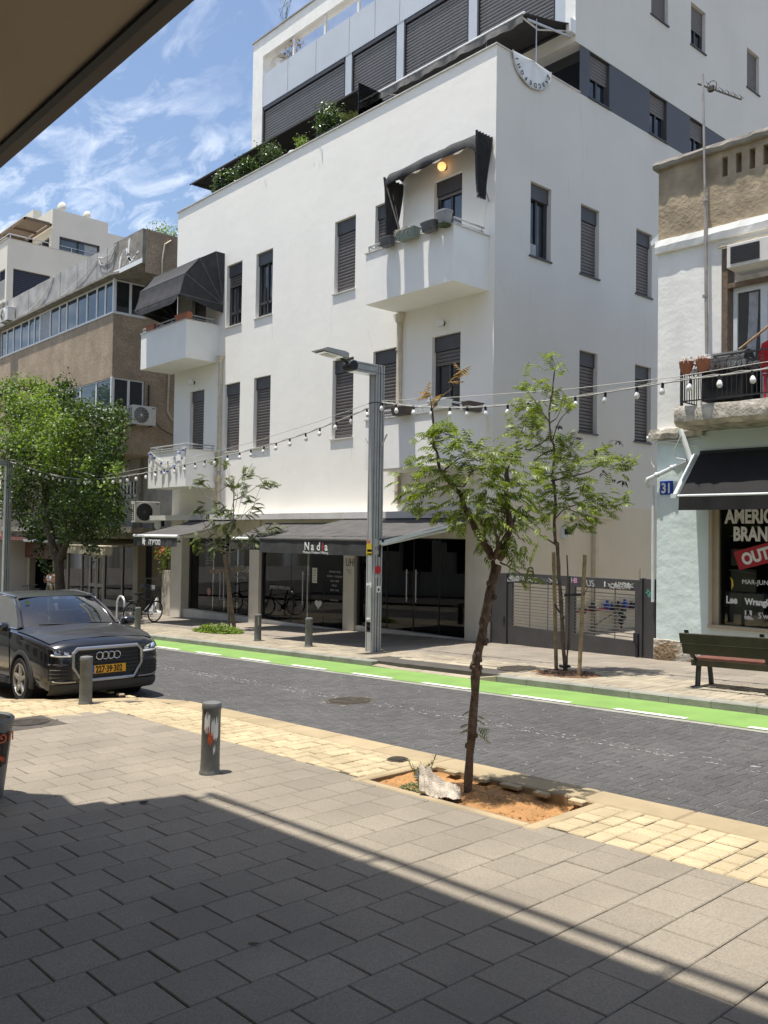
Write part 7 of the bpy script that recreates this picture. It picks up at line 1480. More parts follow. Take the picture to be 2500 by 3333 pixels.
q = MB(); q.box(-.02, .06, -.36, -.345, 1.22, 1.36); ph = q.build('mobile_phone', M_black); ph.location = PE.location; ph.rotation_euler = PE.rotation_euler; tag(ph, 'dark phone held up by the woman near the big tree', 'phone')
q = MB(); q.tube([(-.14, .04, 1.37), (-.2, .13, 1.2), (-.2, .15, 1.0)], .015, 6); q.sheet([rg(.72, .13, .07, .15), rg(.85, .15, .08, .15), rg(1.0, .12, .05, .15)]); q.v = [(x - .18, y, z) if i >= 18 else (x, y, z) for i, (x, y, z) in enumerate(q.v)]; bg_ = q.build('shoulder_bag', M_navy, None, smooth=True); bg_.location = PE.location; bg_.rotation_euler = PE.rotation_euler; tag(bg_, 'dark shoulder bag hanging at the back of the woman', 'bag')
q = MB(); q.box(-.07, .07, -.0, .045, 0, .30) if False else None
for s in (-1, 1): q2 = MB(); q2.box(s * .09 - .045, s * .09 + .045, -.16, .06, 0, .05); q2.build('shoe', M_whitepaint, PE, bevel=.02)
# ================================================================== LITTER BIN at the left edge
TB = thing('litter_bin', 'dark rounded litter bin with a torn orange Hebrew poster at the left edge', 'bin', (5.78, -12.71, gz(5.78)))
q = MB(); q.lathe([(.17, 0), (.18, .03), (.235, .56), (.245, .60), (.25, .63), (.235, .645), (.215, .63), (.2, .3)], n=32, cap=False); q.build('shell', M_bollard, TB, smooth=True, ang=40)
ab = math.atan2(CAM.y + 12.71, CAM.x - 5.78)
def onbin(a0, a1, z0, z1, m, off=.002, jag=0):
    q = MB(); n = 12; rr_ = lambda z: .18 + (.055) * (z - .03) / .53 + off
    lo = [((rr_(z0)) * math.cos(a0 + (a1 - a0) * i / n), rr_(z0) * math.sin(a0 + (a1 - a0) * i / n), z0 + R_.uniform(0, jag)) for i in range(n + 1)]; hi = [((rr_(z1)) * math.cos(a0 + (a1 - a0) * i / n), rr_(z1) * math.sin(a0 + (a1 - a0) * i / n), z1 - R_.uniform(0, jag)) for i in range(n + 1)]
    q.sheet([lo, hi]); q.build('poster', m, TB)
onbin(ab - .7, ab + 1.15, .26, .56, M_ink, .003, .03); onbin(ab + .2, ab + .7, .36, .44, M_orange, .0045, .03); onbin(ab + .6, ab + 1.0, .30, .37, M_orange, .0045, .04); onbin(ab + .1, ab + .5, .30, .34, M_redcloth, .005, .02)
for i, ch in enumerate('\u05d4\u05e4'):
    a = ab + .98 - i * .38; r = .243; o = text('lettering', ch, .11, M_orange, TB, (0, 0, 0), bold=.002); o.matrix_local = Matrix.Translation((r * math.cos(a), r * math.sin(a), .47)) @ Matrix.Rotation(a + PI / 2, 4, 'Z') @ Matrix.Rotation(PI / 2, 4, 'X')
# ================================================================== ALLEY: iron gate, planter, sack
IG = thing('alley_gate', 'low black iron bar gate in the shaded alley beside the planter', 'gate', (-18.35, 1.0, -.62)); q = MB(); q.box(0, 1.35, -.015, .015, 1.2, 1.24); q.box(0, 1.35, -.015, .015, .95, .98); q.box(0, 1.35, -.015, .015, .02, .06); q.box(0, .04, -.02, .02, 0, 1.24); q.box(1.31, 1.35, -.02, .02, 0, 1.24); q.build('frame', M_blackiron, IG); bar = None
for i in range(15):
    if bar is None: q = MB(); q.box(-.009, .009, -.009, .009, .06, .95); bar = q.build('bar', M_blackiron, IG, loc=(.08 + i * .085, 0, 0))
    else: inst(bar, IG, (.08 + i * .085, 0, 0))
q = MB(); q.box(.45, .78, -.025, -.016, .78, .98); q.build('notice', M_curtain, IG); q = MB(); q.box(-.45, -.05, -.02, .03, .85, 1.0); q.build('letter_box', M_iron, IG)
PL = thing('planter_column', 'stained white masonry planter column between the alley and the hair salon', 'planter', (-15.47, .5, -.57)); q = MB(); q.box(-.30, .33, -.2, .2, 0, 1.58); q.build('column', M_marble, PL, bevel=.015)
q = MB(); q.box(-.02, .34, -.05, .3, 1.58, 2.05); q.build('planting_box', M_potbrown, PL)
SB = thing('plastic_sack', 'crumpled white plastic sack at the foot of the planter column', 'sack', (-16.35, .4, -.60)); q = MB(); g = []
for j in range(12):
    v = j / 11; r = .27 * (1 - v) ** .6 * (.85 + .3 * (v < .35)) + .02; g.append([(r * (1 + .22 * mnoise.noise((math.cos(a) * 2, math.sin(a) * 2, v * 5))) * math.cos(a) + .20 * v * v - .1, r * .8 * math.sin(a), .50 * v ** 1.3 * (1 + .25 * math.sin(a * 2 + 1)) + .05 * mnoise.noise((math.cos(a) * 3, math.sin(a) * 3, v * 7))) for a in [2 * PI * i / 20 for i in range(21)]])
q.sheet(g); q.build('sack', M_bag, SB, smooth=True, ang=25)
T1_trunk = [(0.0, 0.0, -0.0), (0.02, 0.01, 0.47), (0.05, 0.02, 0.91), (0.06, 0.02, 1.08), (0.09, 0.05, 1.26), (0.11, 0.06, 1.43), (0.14, 0.09, 1.65), (0.18, 0.12, 1.82)]
T1_a = [(0.16, 0.09, 1.88), (0.13, 0.06, 1.93), (0.1, 0.02, 2.01), (0.07, -0.02, 2.1)]
T1_a2 = [(0.07, -0.02, 2.1), (0.0, -0.09, 2.29), (-0.02, -0.12, 2.39), (-0.06, -0.18, 2.47), (-0.11, -0.23, 2.55), (-0.13, -0.26, 2.69), (-0.15, -0.29, 2.82), (-0.15, -0.3, 3.08)]
T1_a3 = [(-0.02, -0.12, 2.39), (-0.09, -0.2, 2.45), (-0.17, -0.29, 2.39), (-0.23, -0.36, 2.38)]
T1_a4 = [(-0.06, -0.18, 2.47), (0.01, -0.1, 2.45), (0.05, -0.05, 2.55), (0.11, 0.0, 2.63)]
T1_b = [(0.19, 0.13, 1.87), (0.21, 0.15, 1.99), (0.24, 0.17, 2.11), (0.23, 0.15, 2.34), (0.23, 0.15, 2.53), (0.25, 0.16, 2.65)]
T1_b2 = [(0.24, 0.17, 2.11), (0.28, 0.22, 2.22), (0.33, 0.27, 2.3)]
T1_c = [(0.16, 0.1, 1.87), (0.18, 0.11, 1.96), (0.16, 0.09, 2.07), (0.13, 0.05, 2.21)]
T1_tw = [(0.19, 0.14, 1.84), (0.24, 0.19, 1.8), (0.3, 0.26, 1.75)]
T1_top = [(-0.15, -0.3, 3.08), (-0.1, -0.24, 3.17), (-0.04, -0.19, 3.26), (0.0, -0.14, 3.34)]
T1_d1 = [(-0.11, -0.23, 2.55), (-0.02, -0.14, 2.67), (0.05, -0.06, 2.7)]
T1_top2 = [(-0.15, -0.3, 3.08), (-0.17, -0.32, 3.2)]
T1_cl = [(-0.17, -0.31, 2.92), (-0.15, -0.29, 2.87), (-0.19, -0.33, 2.82), (-0.12, -0.25, 2.86), (-0.09, -0.22, 2.81), (-0.07, -0.2, 2.89), (-0.05, -0.17, 2.78), (0.01, -0.12, 2.89), (0.03, -0.09, 2.84), (-0.02, -0.14, 2.76), (0.06, -0.06, 2.78), (-0.22, -0.35, 2.67), (-0.23, -0.37, 2.59), (-0.18, -0.31, 2.69), (-0.14, -0.27, 2.64), (-0.22, -0.35, 2.52), (-0.27, -0.41, 2.46), (-0.28, -0.42, 2.48), (-0.25, -0.38, 2.43), (-0.27, -0.4, 2.33), (-0.22, -0.34, 2.35), (-0.18, -0.3, 2.31), (-0.17, -0.29, 2.52), (-0.1, -0.22, 2.6), (-0.08, -0.19, 2.52), (-0.12, -0.23, 2.4), (-0.16, -0.27, 2.27), (-0.09, -0.2, 2.26), (-0.05, -0.16, 2.3), (-0.02, -0.14, 2.62), (0.03, -0.08, 2.64), (0.08, -0.03, 2.74), (0.13, 0.02, 2.72), (0.0, -0.11, 2.57), (0.01, -0.09, 2.43), (0.08, -0.02, 2.53), (0.09, -0.01, 2.65), (0.13, 0.03, 2.63), (0.06, -0.03, 2.36), (-0.01, -0.12, 2.35), (0.04, -0.06, 2.26), (-0.0, -0.1, 2.2), (-0.02, -0.12, 2.14), (0.09, 0.0, 2.24), (0.13, 0.04, 2.32), (0.16, 0.06, 2.67), (0.17, 0.08, 2.58), (0.2, 0.1, 2.7), (0.24, 0.14, 2.73), (0.27, 0.18, 2.71), (0.3, 0.22, 2.73), (0.22, 0.13, 2.63), (0.26, 0.18, 2.63), (0.2, 0.11, 2.53), (0.25, 0.16, 2.51), (0.17, 0.08, 2.45), (0.14, 0.05, 2.41), (0.19, 0.1, 2.4), (0.23, 0.15, 2.39), (0.19, 0.11, 2.3), (0.15, 0.07, 2.24), (0.2, 0.13, 2.2), (0.14, 0.06, 2.15), (0.1, 0.02, 2.14), (0.23, 0.16, 2.24), (0.27, 0.2, 2.32), (0.3, 0.22, 2.44), (0.32, 0.25, 2.55), (0.29, 0.21, 2.53), (0.27, 0.2, 2.17), (0.31, 0.24, 2.25), (0.34, 0.27, 2.36), (0.34, 0.26, 2.63), (0.36, 0.29, 2.48), (0.35, 0.29, 2.27), (0.39, 0.33, 2.34), (0.32, 0.26, 2.13), (0.09, 0.01, 1.98), (0.25, 0.19, 1.99), (0.27, 0.21, 1.92), (0.22, 0.15, 2.01), (0.33, 0.29, 1.79)]
T1_dry = [(-0.04, -0.19, 3.32), (-0.0, -0.15, 3.35), (0.02, -0.13, 3.36), (-0.17, -0.33, 3.16), (-0.15, -0.31, 3.2), (-0.14, -0.29, 3.13)]
T2_trunk = [(0.01, 0.01, 0.0), (-0.01, -0.04, 0.54), (-0.03, -0.08, 1.13), (-0.05, -0.13, 1.73), (-0.06, -0.15, 2.09), (-0.08, -0.18, 2.1), (-0.08, -0.2, 2.42), (-0.07, -0.2, 2.81), (-0.1, -0.24, 3.2)]
T2_up = [(-0.1, -0.24, 3.2), (-0.07, -0.23, 3.59), (-0.11, -0.29, 3.82), (-0.12, -0.31, 4.21), (-0.08, -0.28, 4.53), (-0.06, -0.27, 4.84), (-0.05, -0.26, 4.93), (-0.11, -0.34, 5.14)]
T2_l1 = [(-0.09, -0.26, 3.59), (-0.2, -0.37, 3.52), (-0.3, -0.48, 3.38)]
T2_l2 = [(-0.12, -0.3, 4.03), (-0.22, -0.43, 4.21), (-0.33, -0.56, 4.41)]
T2_l3 = [(-0.11, -0.29, 3.82), (-0.21, -0.39, 3.69), (-0.37, -0.56, 3.6), (-0.28, -0.47, 3.85), (-0.29, -0.51, 4.37)]
T2_r1 = [(-0.12, -0.26, 3.09), (0.05, -0.08, 3.15), (0.28, 0.17, 3.24), (0.47, 0.38, 3.43), (0.62, 0.54, 3.45)]
T2_r2 = [(-0.26, -0.41, 3.05), (-0.03, -0.18, 3.23), (0.28, 0.17, 3.3)]
T2_r3 = [(-0.07, -0.19, 2.67), (0.07, -0.04, 2.68), (0.21, 0.12, 2.73), (0.35, 0.27, 2.77), (0.51, 0.44, 2.85)]
T2_r4 = [(-0.07, -0.19, 2.49), (0.02, -0.09, 2.64), (0.13, 0.03, 2.59), (0.27, 0.19, 2.5)]
T2_u2 = [(-0.11, -0.29, 4.03), (-0.02, -0.2, 4.14), (0.04, -0.14, 4.31)]
T2_lb = [(-0.07, -0.16, 2.06), (-0.18, -0.29, 2.16), (-0.27, -0.39, 2.24), (-0.38, -0.52, 2.36)]
T2_r5 = [(-0.09, -0.26, 3.74), (-0.02, -0.2, 4.06), (0.06, -0.11, 4.19)]
T2_cl = [(-0.11, -0.33, 5.01), (-0.14, -0.37, 4.98), (0.03, -0.18, 4.92), (-0.32, -0.55, 4.65), (-0.35, -0.59, 4.61), (-0.25, -0.47, 4.65), (-0.09, -0.3, 4.59), (-0.14, -0.35, 4.56), (-0.04, -0.24, 4.56), (-0.42, -0.65, 4.44), (-0.4, -0.63, 4.33), (-0.43, -0.66, 4.24), (-0.27, -0.49, 4.3), (-0.22, -0.43, 4.3), (0.02, -0.16, 4.37), (0.06, -0.12, 4.31), (-0.02, -0.21, 4.28), (-0.45, -0.68, 4.1), (-0.39, -0.61, 4.11), (-0.32, -0.53, 4.05), (-0.24, -0.44, 4.07), (-0.2, -0.4, 4.13), (-0.26, -0.47, 4.21), (-0.49, -0.71, 3.88), (-0.43, -0.64, 3.85), (-0.37, -0.58, 3.86), (-0.26, -0.45, 3.85), (-0.2, -0.39, 3.93), (-0.29, -0.49, 3.96), (-0.15, -0.33, 3.71), (-0.09, -0.26, 3.74), (-0.03, -0.19, 3.79), (0.01, -0.14, 3.72), (0.08, -0.08, 3.78), (-0.2, -0.37, 3.63), (0.12, -0.03, 3.66), (0.03, -0.12, 3.62), (0.16, 0.02, 3.55), (-0.05, -0.21, 3.53), (-0.12, -0.29, 3.49), (0.05, -0.09, 3.5), (0.12, -0.02, 3.45), (0.2, 0.07, 3.48), (-0.03, -0.18, 3.4), (0.03, -0.11, 3.34), (-0.16, -0.32, 3.4), (0.27, 0.16, 3.41), (0.33, 0.21, 3.38), (0.39, 0.28, 3.44), (0.45, 0.35, 3.6), (0.52, 0.42, 3.59), (0.49, 0.4, 3.48), (0.57, 0.48, 3.51), (0.62, 0.54, 3.4), (0.66, 0.58, 3.48), (0.73, 0.65, 3.45), (0.56, 0.47, 3.35), (0.67, 0.6, 3.34), (-0.07, -0.22, 3.26), (0.03, -0.1, 3.2), (0.18, 0.06, 3.12), (0.24, 0.13, 3.11), (0.27, 0.17, 3.05), (0.2, 0.09, 3.02), (-0.04, -0.17, 3.07), (-0.12, -0.26, 3.12), (-0.18, -0.34, 3.21), (0.05, -0.07, 2.9), (-0.04, -0.17, 2.93), (0.0, -0.12, 2.81), (0.09, -0.02, 2.84), (-0.1, -0.23, 2.81), (-0.17, -0.32, 2.9), (-0.22, -0.38, 2.99), (-0.29, -0.45, 3.11), (-0.35, -0.52, 3.19), (0.3, 0.2, 2.96), (0.36, 0.28, 2.91), (0.43, 0.35, 2.91), (0.49, 0.41, 2.94), (0.42, 0.35, 2.79), (0.36, 0.28, 2.75), (0.49, 0.42, 2.72), (0.55, 0.49, 2.85), (0.6, 0.55, 2.79), (0.52, 0.46, 2.62), (0.4, 0.33, 2.6), (0.17, 0.07, 2.67), (0.23, 0.14, 2.66), (0.2, 0.11, 2.56), (0.29, 0.22, 2.5), (0.23, 0.15, 2.47), (0.13, 0.03, 2.5), (0.08, -0.01, 2.4), (-0.02, -0.13, 2.53), (-0.08, -0.2, 2.62), (-0.17, -0.3, 2.71), (-0.23, -0.37, 2.8), (-0.27, -0.41, 2.65), (-0.17, -0.29, 2.55), (-0.26, -0.39, 2.33)]
T2_dead = [(0.12, -0.03, 3.86), (0.18, 0.04, 3.8), (0.21, 0.07, 3.78), (0.26, 0.12, 3.8), (0.08, -0.07, 3.75), (0.12, -0.03, 3.72), (0.19, 0.05, 3.72), (-0.0, -0.17, 3.97), (0.06, -0.11, 4.0), (0.55, 0.45, 3.71), (0.58, 0.48, 3.73), (0.62, 0.53, 3.76), (0.67, 0.57, 3.79), (0.33, 0.21, 3.6), (0.39, 0.28, 3.55), (0.62, 0.55, 3.18), (0.66, 0.59, 3.12), (0.69, 0.63, 3.09), (0.43, 0.34, 3.22), (0.47, 0.38, 3.29)]
T3_trunk = [(0.0, 0.01, -0.02), (0.01, -0.01, 0.61), (0.0, -0.05, 1.27), (0.03, -0.05, 1.85), (0.05, -0.04, 2.25), (0.09, -0.02, 2.7), (0.12, -0.0, 3.14), (0.13, -0.0, 3.5), (0.14, -0.0, 3.79)]
T3_a = [(0.11, -0.01, 2.9), (-0.06, -0.21, 3.37), (-0.18, -0.35, 3.52), (-0.23, -0.41, 3.78), (-0.15, -0.34, 4.02), (-0.11, -0.31, 4.41)]
T3_b = [(-0.23, -0.41, 3.78), (-0.35, -0.55, 3.93), (-0.39, -0.6, 4.05)]
T3_c = [(-0.2, -0.38, 3.5), (-0.35, -0.54, 3.6), (-0.48, -0.69, 3.85)]
T3_d = [(0.12, -0.01, 3.5), (0.39, 0.27, 3.71), (0.59, 0.48, 3.89), (0.71, 0.61, 3.98)]
T3_e = [(0.14, -0.01, 3.79), (0.23, 0.08, 4.06), (0.29, 0.14, 4.21)]
T3_f = [(-0.18, -0.36, 3.71), (-0.05, -0.22, 3.85), (0.04, -0.13, 4.0), (-0.01, -0.2, 4.35)]
T3_g = [(0.1, -0.02, 2.99), (0.24, 0.13, 3.08), (0.38, 0.28, 3.27), (0.5, 0.41, 3.45)]
T3_h = [(0.06, -0.03, 2.4), (0.19, 0.1, 2.55), (0.37, 0.3, 2.67), (0.61, 0.56, 2.65), (0.89, 0.87, 2.74)]
T3_i = [(0.07, -0.01, 2.1), (0.21, 0.14, 2.23), (0.37, 0.31, 2.35), (0.53, 0.48, 2.44)]
T3_j = [(0.05, -0.04, 2.1), (-0.17, -0.28, 2.25), (-0.28, -0.42, 2.6), (-0.46, -0.64, 3.07)]
T3_k = [(-0.19, -0.3, 2.28), (-0.4, -0.55, 2.48), (-0.56, -0.73, 2.45)]
T3_l = [(0.02, -0.07, 2.25), (-0.2, -0.34, 2.57), (-0.16, -0.3, 2.84), (-0.06, -0.2, 3.02)]
T3_m = [(0.12, -0.01, 3.53), (0.3, 0.18, 3.59), (0.42, 0.31, 3.62)]
T3_n = [(0.05, -0.03, 1.99), (-0.09, -0.19, 2.16), (-0.27, -0.39, 2.16)]
T3_cl = [(-0.16, -0.37, 4.56), (-0.04, -0.24, 4.5), (0.04, -0.15, 4.56), (-0.46, -0.69, 4.13), (-0.41, -0.62, 4.02), (-0.51, -0.73, 3.99), (0.33, 0.18, 4.3), (0.35, 0.21, 4.18), (0.39, 0.25, 4.24), (0.11, -0.05, 3.97), (0.19, 0.04, 3.91), (0.09, -0.07, 4.09), (0.15, -0.0, 3.85), (0.33, 0.19, 3.92), (0.65, 0.54, 4.01), (0.75, 0.65, 4.07), (0.67, 0.57, 3.89), (0.79, 0.7, 3.95), (0.3, 0.18, 3.56), (0.42, 0.31, 3.59), (0.5, 0.41, 3.33), (0.46, 0.37, 3.24), (0.54, 0.45, 3.45), (-0.53, -0.73, 3.3), (-0.45, -0.64, 3.28), (-0.42, -0.6, 3.19), (-0.14, -0.29, 3.37), (-0.1, -0.24, 3.2), (-0.16, -0.31, 3.14), (0.08, -0.05, 3.23), (0.14, 0.02, 3.11), (-0.16, -0.3, 2.96), (-0.0, -0.13, 2.87), (-0.3, -0.45, 2.81), (0.08, -0.03, 2.79), (0.93, 0.91, 2.8), (0.85, 0.82, 2.74), (0.99, 0.98, 2.78), (0.89, 0.87, 2.66), (0.45, 0.39, 2.65), (0.57, 0.52, 2.62), (0.53, 0.48, 2.5), (0.27, 0.2, 2.38), (-0.56, -0.73, 2.45), (-0.6, -0.77, 2.36), (-0.5, -0.66, 2.33), (-0.19, -0.31, 2.45), (-0.13, -0.24, 2.31), (-0.23, -0.35, 2.25), (-0.07, -0.18, 2.55)]
BT_L = [(-5.68, -0.21, 9.07, 0.5), (-5.22, 0.08, 9.12, 0.6), (-4.42, 0.21, 9.04, 0.6), (-4.25, 0.56, 9.0, 0.6), (-2.11, 0.08, 8.41, 0.6), (-2.61, 0.51, 8.55, 0.5), (-0.84, -1.63, 7.95, 0.5), (-4.14, -0.58, 8.02, 0.7), (-6.26, 0.56, 8.36, 0.7), (-5.39, -0.14, 7.64, 0.8), (-5.75, 0.46, 7.86, 0.7), (0.18, -1.43, 7.58, 0.6), (-0.67, -0.57, 7.76, 0.7), (1.33, -1.11, 7.45, 0.7), (0.1, -0.39, 7.24, 0.7), (0.64, -0.32, 7.2, 0.7), (3.64, -1.67, 6.53, 0.7), (3.46, -1.18, 6.65, 0.6), (3.62, -1.03, 6.44, 0.6), (0.81, 0.5, 6.75, 0.5), (2.24, 0.14, 6.74, 0.4), (3.94, -1.32, 6.23, 0.6), (-4.57, 0.21, 7.21, 0.8), (0.98, -1.37, 6.68, 0.7), (-1.24, -0.22, 6.97, 0.7), (-1.25, -1.4, 6.56, 0.8), (1.39, -1.7, 6.2, 0.8), (-2.49, 0.39, 6.66, 0.8), (2.74, -1.2, 6.23, 0.7), (3.88, -1.18, 6.07, 0.5), (-1.12, 0.66, 6.25, 0.5), (0.14, 0.39, 5.65, 0.5), (2.73, -1.01, 5.26, 0.4), (-0.1, 0.61, 5.83, 0.4), (-2.06, -0.41, 5.38, 0.6), (-2.15, -0.07, 5.44, 0.6), (1.31, -1.21, 5.23, 0.4), (-7.27, 0.56, 5.68, 0.6), (-4.61, -0.04, 5.55, 0.5), (-7.87, 0.62, 6.09, 0.6), (3.26, 0.44, 4.75, 0.35), (6.19, -0.98, 4.43, 0.4), (6.22, -0.83, 5.07, 0.25), (7.07, -1.3, 4.98, 0.3), (5.54, -1.35, 5.2, 0.4), (2.84, -1.54, 5.72, 0.7)]
BT_D = [(1.1, -0.48, 8.3, 0.5), (-1.0, 0.25, 8.4, 0.5), (3.17, -1.19, 7.62, 0.45), (-1.88, 0.43, 8.06, 0.6), (-4.29, -0.39, 8.5, 0.6), (-4.9, -0.46, 8.53, 0.5), (-5.69, 0.76, 7.92, 0.7), (-2.63, -0.05, 7.77, 0.7), (-1.54, -0.44, 7.27, 0.6), (0.65, -0.05, 7.57, 0.6), (0.07, 0.49, 7.6, 0.6), (4.3, -1.06, 6.95, 0.5), (-0.23, 1.14, 7.55, 0.6), (5.63, -1.15, 6.66, 0.6), (2.22, 0.6, 7.27, 0.5), (2.42, 0.83, 7.27, 0.5), (6.93, -1.16, 6.74, 0.35), (2.92, 0.69, 6.99, 0.45), (5.51, -0.32, 6.43, 0.3), (4.08, 0.19, 6.52, 0.4), (6.56, -1.18, 6.36, 0.3), (5.4, -1.09, 6.39, 0.5), (4.45, -0.77, 6.24, 0.45), (1.64, 1.09, 6.48, 0.4), (5.95, -0.73, 5.88, 0.4), (3.13, 0.61, 6.06, 0.35), (1.39, 1.03, 6.32, 0.5), (0.65, 1.06, 6.29, 0.5), (3.2, -0.37, 5.89, 0.6), (2.63, -0.35, 5.93, 0.5), (3.79, 0.06, 5.89, 0.5), (2.86, 0.66, 5.75, 0.5), (5.71, -0.94, 5.39, 0.6), (1.72, 0.6, 5.72, 0.6), (2.89, 0.71, 5.53, 0.35), (2.06, 0.86, 5.44, 0.5), (5.36, -1.11, 5.02, 0.6), (-0.33, 1.07, 5.93, 0.6), (3.96, -0.98, 5.22, 0.6), (1.76, -0.38, 5.1, 0.7), (-0.87, 0.27, 5.73, 0.8), (-3.51, 1.0, 5.66, 0.8), (0.52, -0.38, 4.86, 0.8), (-2.22, 1.02, 4.82, 0.8), (1.15, 0.11, 4.81, 0.7), (3.38, -0.45, 4.76, 0.6), (4.32, -0.44, 5.06, 0.5), (-0.18, -0.77, 6.02, 0.8), (-0.85, -1.01, 5.99, 0.8), (-2.8, -0.84, 6.12, 0.8), (-7.44, 0.45, 6.85, 0.8), (-7.67, 1.19, 6.16, 0.7), (-3.23, -0.81, 4.92, 0.7), (-0.8, -1.08, 4.82, 0.7), (-9.37, 1.17, 4.66, 0.7), (-4.87, 0.08, 4.38, 0.7), (-2.9, -0.23, 4.44, 0.6), (-3.51, -0.63, 3.95, 0.7), (-4.37, 0.23, 3.99, 0.7), (-3.71, 0.78, 4.76, 0.5), (-0.75, -0.11, 4.4, 0.6), (0.64, -0.19, 4.24, 0.7), (3.78, -1.07, 4.24, 0.7), (-0.08, 1.0, 4.51, 0.6), (5.59, -1.12, 4.34, 0.6), (3.79, -0.02, 4.39, 0.5), (2.49, 0.81, 4.35, 0.45), (6.29, -0.89, 3.89, 0.45), (2.68, 0.56, 4.06, 0.5), (0.73, 1.08, 4.15, 0.6), (1.53, 0.31, 4.02, 0.6), (-0.32, 0.69, 3.94, 0.7), (2.54, -0.94, 3.77, 0.7), (-0.59, -0.16, 3.92, 0.6), (0.61, -0.84, 3.51, 0.6), (-4.92, 0.83, 3.43, 0.6), (-1.99, -0.49, 3.21, 0.5), (-2.2, -0.11, 2.97, 0.4), (-4.34, 1.2, 3.17, 0.6), (-2.17, 0.85, 3.42, 0.7), (-1.82, 1.14, 3.49, 0.7), (2.15, -0.11, 3.58, 0.6), (2.86, -0.03, 3.66, 0.6), (2.33, 0.55, 3.73, 0.5), (4.44, -0.05, 3.67, 0.4), (5.87, -0.5, 3.54, 0.25), (5.23, -0.23, 3.78, 0.3), (5.89, -0.85, 3.43, 0.45), (3.98, -0.3, 3.33, 0.5), (-0.05, 1.17, 3.18, 0.5), (-0.67, 1.1, 3.12, 0.5), (3.52, 0.3, 3.18, 0.4), (4.6, -0.0, 3.1, 0.3), (2.04, -0.39, 3.0, 0.5), (2.56, -0.99, 2.91, 0.4), (4.86, -0.55, 2.96, 0.3), (-4.3, 0.68, 2.71, 0.3), (-3.83, 0.88, 2.75, 0.4), (3.47, -0.33, 2.82, 0.3), (-3.95, 0.69, 2.3, 0.35), (-3.52, 0.66, 1.84, 0.3), (-2.34, 0.47, 1.57, 0.3), (-1.42, 0.39, 2.2, 0.3), (0.9, 0.62, 2.54, 0.3), (3.61, -0.33, 2.43, 0.3)]
# ================================================================== TREES AND PLANTS
def limb(q, pts, r0, r1, n=8, depth=None, wob=.01):
    P_ = [Vector(p) for p in pts]; out = []; k = 3
    for i in range(len(P_) - 1):
        p0, p1, p2, p3 = P_[max(i - 1, 0)], P_[i], P_[i + 1], P_[min(i + 2, len(P_) - 1)]
        for j in range(k): u = j / k; out.append(.5 * ((2 * p1) + (p2 - p0) * u + (2 * p0 - 5 * p1 + 4 * p2 - p3) * u * u + (3 * p1 - p0 - 3 * p2 + p3) * u ** 3))
    out.append(P_[-1]); m = len(out)
    if depth is not None: out = [p + AY * (depth[0] + (depth[1] - depth[0]) * i / (m - 1)) for i, p in enumerate(out)]
    q.tube([p + Vector((R_.uniform(-wob, wob), R_.uniform(-wob, wob), 0)) for p in out], [r0 + (r1 - r0) * i / (m - 1) * (1 + 0) + (r0 * .12 * math.sin(i * 2.3) if r0 > .02 else 0) for i in range(m)], n); return out
def pinnate(q, o, d, L, pairs, ll, lw, droop, R6):
    """one compound leaf: rachis bending down, pairs of narrow curved leaflets"""
    d = d.normalized(); side = d.cross(Vector((0, 0, 1)))
    side = side.normalized() if side.length > .05 else Vector((1, 0, 0)); p = Vector(o); st = L / pairs; rach = [p.copy()]
    roll = R6.uniform(-.5, .5); side = (side + Vector((0, 0, 1)) * roll).normalized()
    for i in range(pairs):
        d = (d + Vector((0, 0, -droop / pairs))).normalized(); p = p + d * st; rach.append(p.copy())
        f = math.sin(PI * (.18 + .78 * (i + 1) / pairs)) ** .6
        for s in (-1, 1):
            a = (side * s * .9 + d * .55 + Vector((0, 0, -.05))).normalized(); l = ll * f * R6.uniform(.8, 1.15); w = lw * f
            n = a.cross(d); n = n.normalized() if n.length > .01 else Vector((0, 0, 1)); t = n.cross(a).normalized()
            m1 = p + a * l * .45 + Vector((0, 0, -.06 * l)); e = p + a * l * .9 + Vector((0, 0, -.42 * l)) + d * l * .12
            q.add([p, m1 + t * w, e, m1 - t * w], [(0, 1, 2), (0, 2, 3)]) if False else q.add([p, p + a * l * .25 + t * w * .8, m1 + t * w, e, m1 - t * w, p + a * l * .25 - t * w * .8], [(0, 1, 5), (1, 2, 4, 5), (2, 3, 4)])
    q.tube(rach, .0022, 3, cap=False)
def foliage(name, parent, cl, m, per, L, pairs, ll, lw, spread, dep, seed, droop=.9, up=.25, centre=None):
    R6 = random.Random(seed); q = MB(); C0 = Vector(centre) if centre else sum((Vector(c) for c in cl), Vector()) / len(cl)
    for c in cl:
        dj = R6.uniform(-dep, dep); c = Vector(c)
        for k in range(per):
            o = c + AX * R6.gauss(0, spread) + Vector((0, 0, R6.gauss(0, spread * .8))) + AY * (dj + R6.gauss(0, spread))
            outw = (o - C0); outw.z *= .5; outw = outw.normalized() if outw.length > .05 else AX
            d = outw * .8 + Vector((R6.uniform(-1, 1), R6.uniform(-1, 1), R6.uniform(-.3, .5) + up)); d.normalize()
            pinnate(q, o - d * L * .4, d, L * R6.uniform(.75, 1.25), pairs, ll, lw, droop * R6.uniform(.5, 1.4), R6)
    return q.build(name, m, parent)
def ld(a, s): return [(p[0], p[1], p[2]) for p in a]
TN = thing('young_tree', 'young leafy street tree with a crooked trunk in the sandy pit', 'tree', (8.22, -9.74, gz(8.22) - .02), 0, 'young trees along the street')
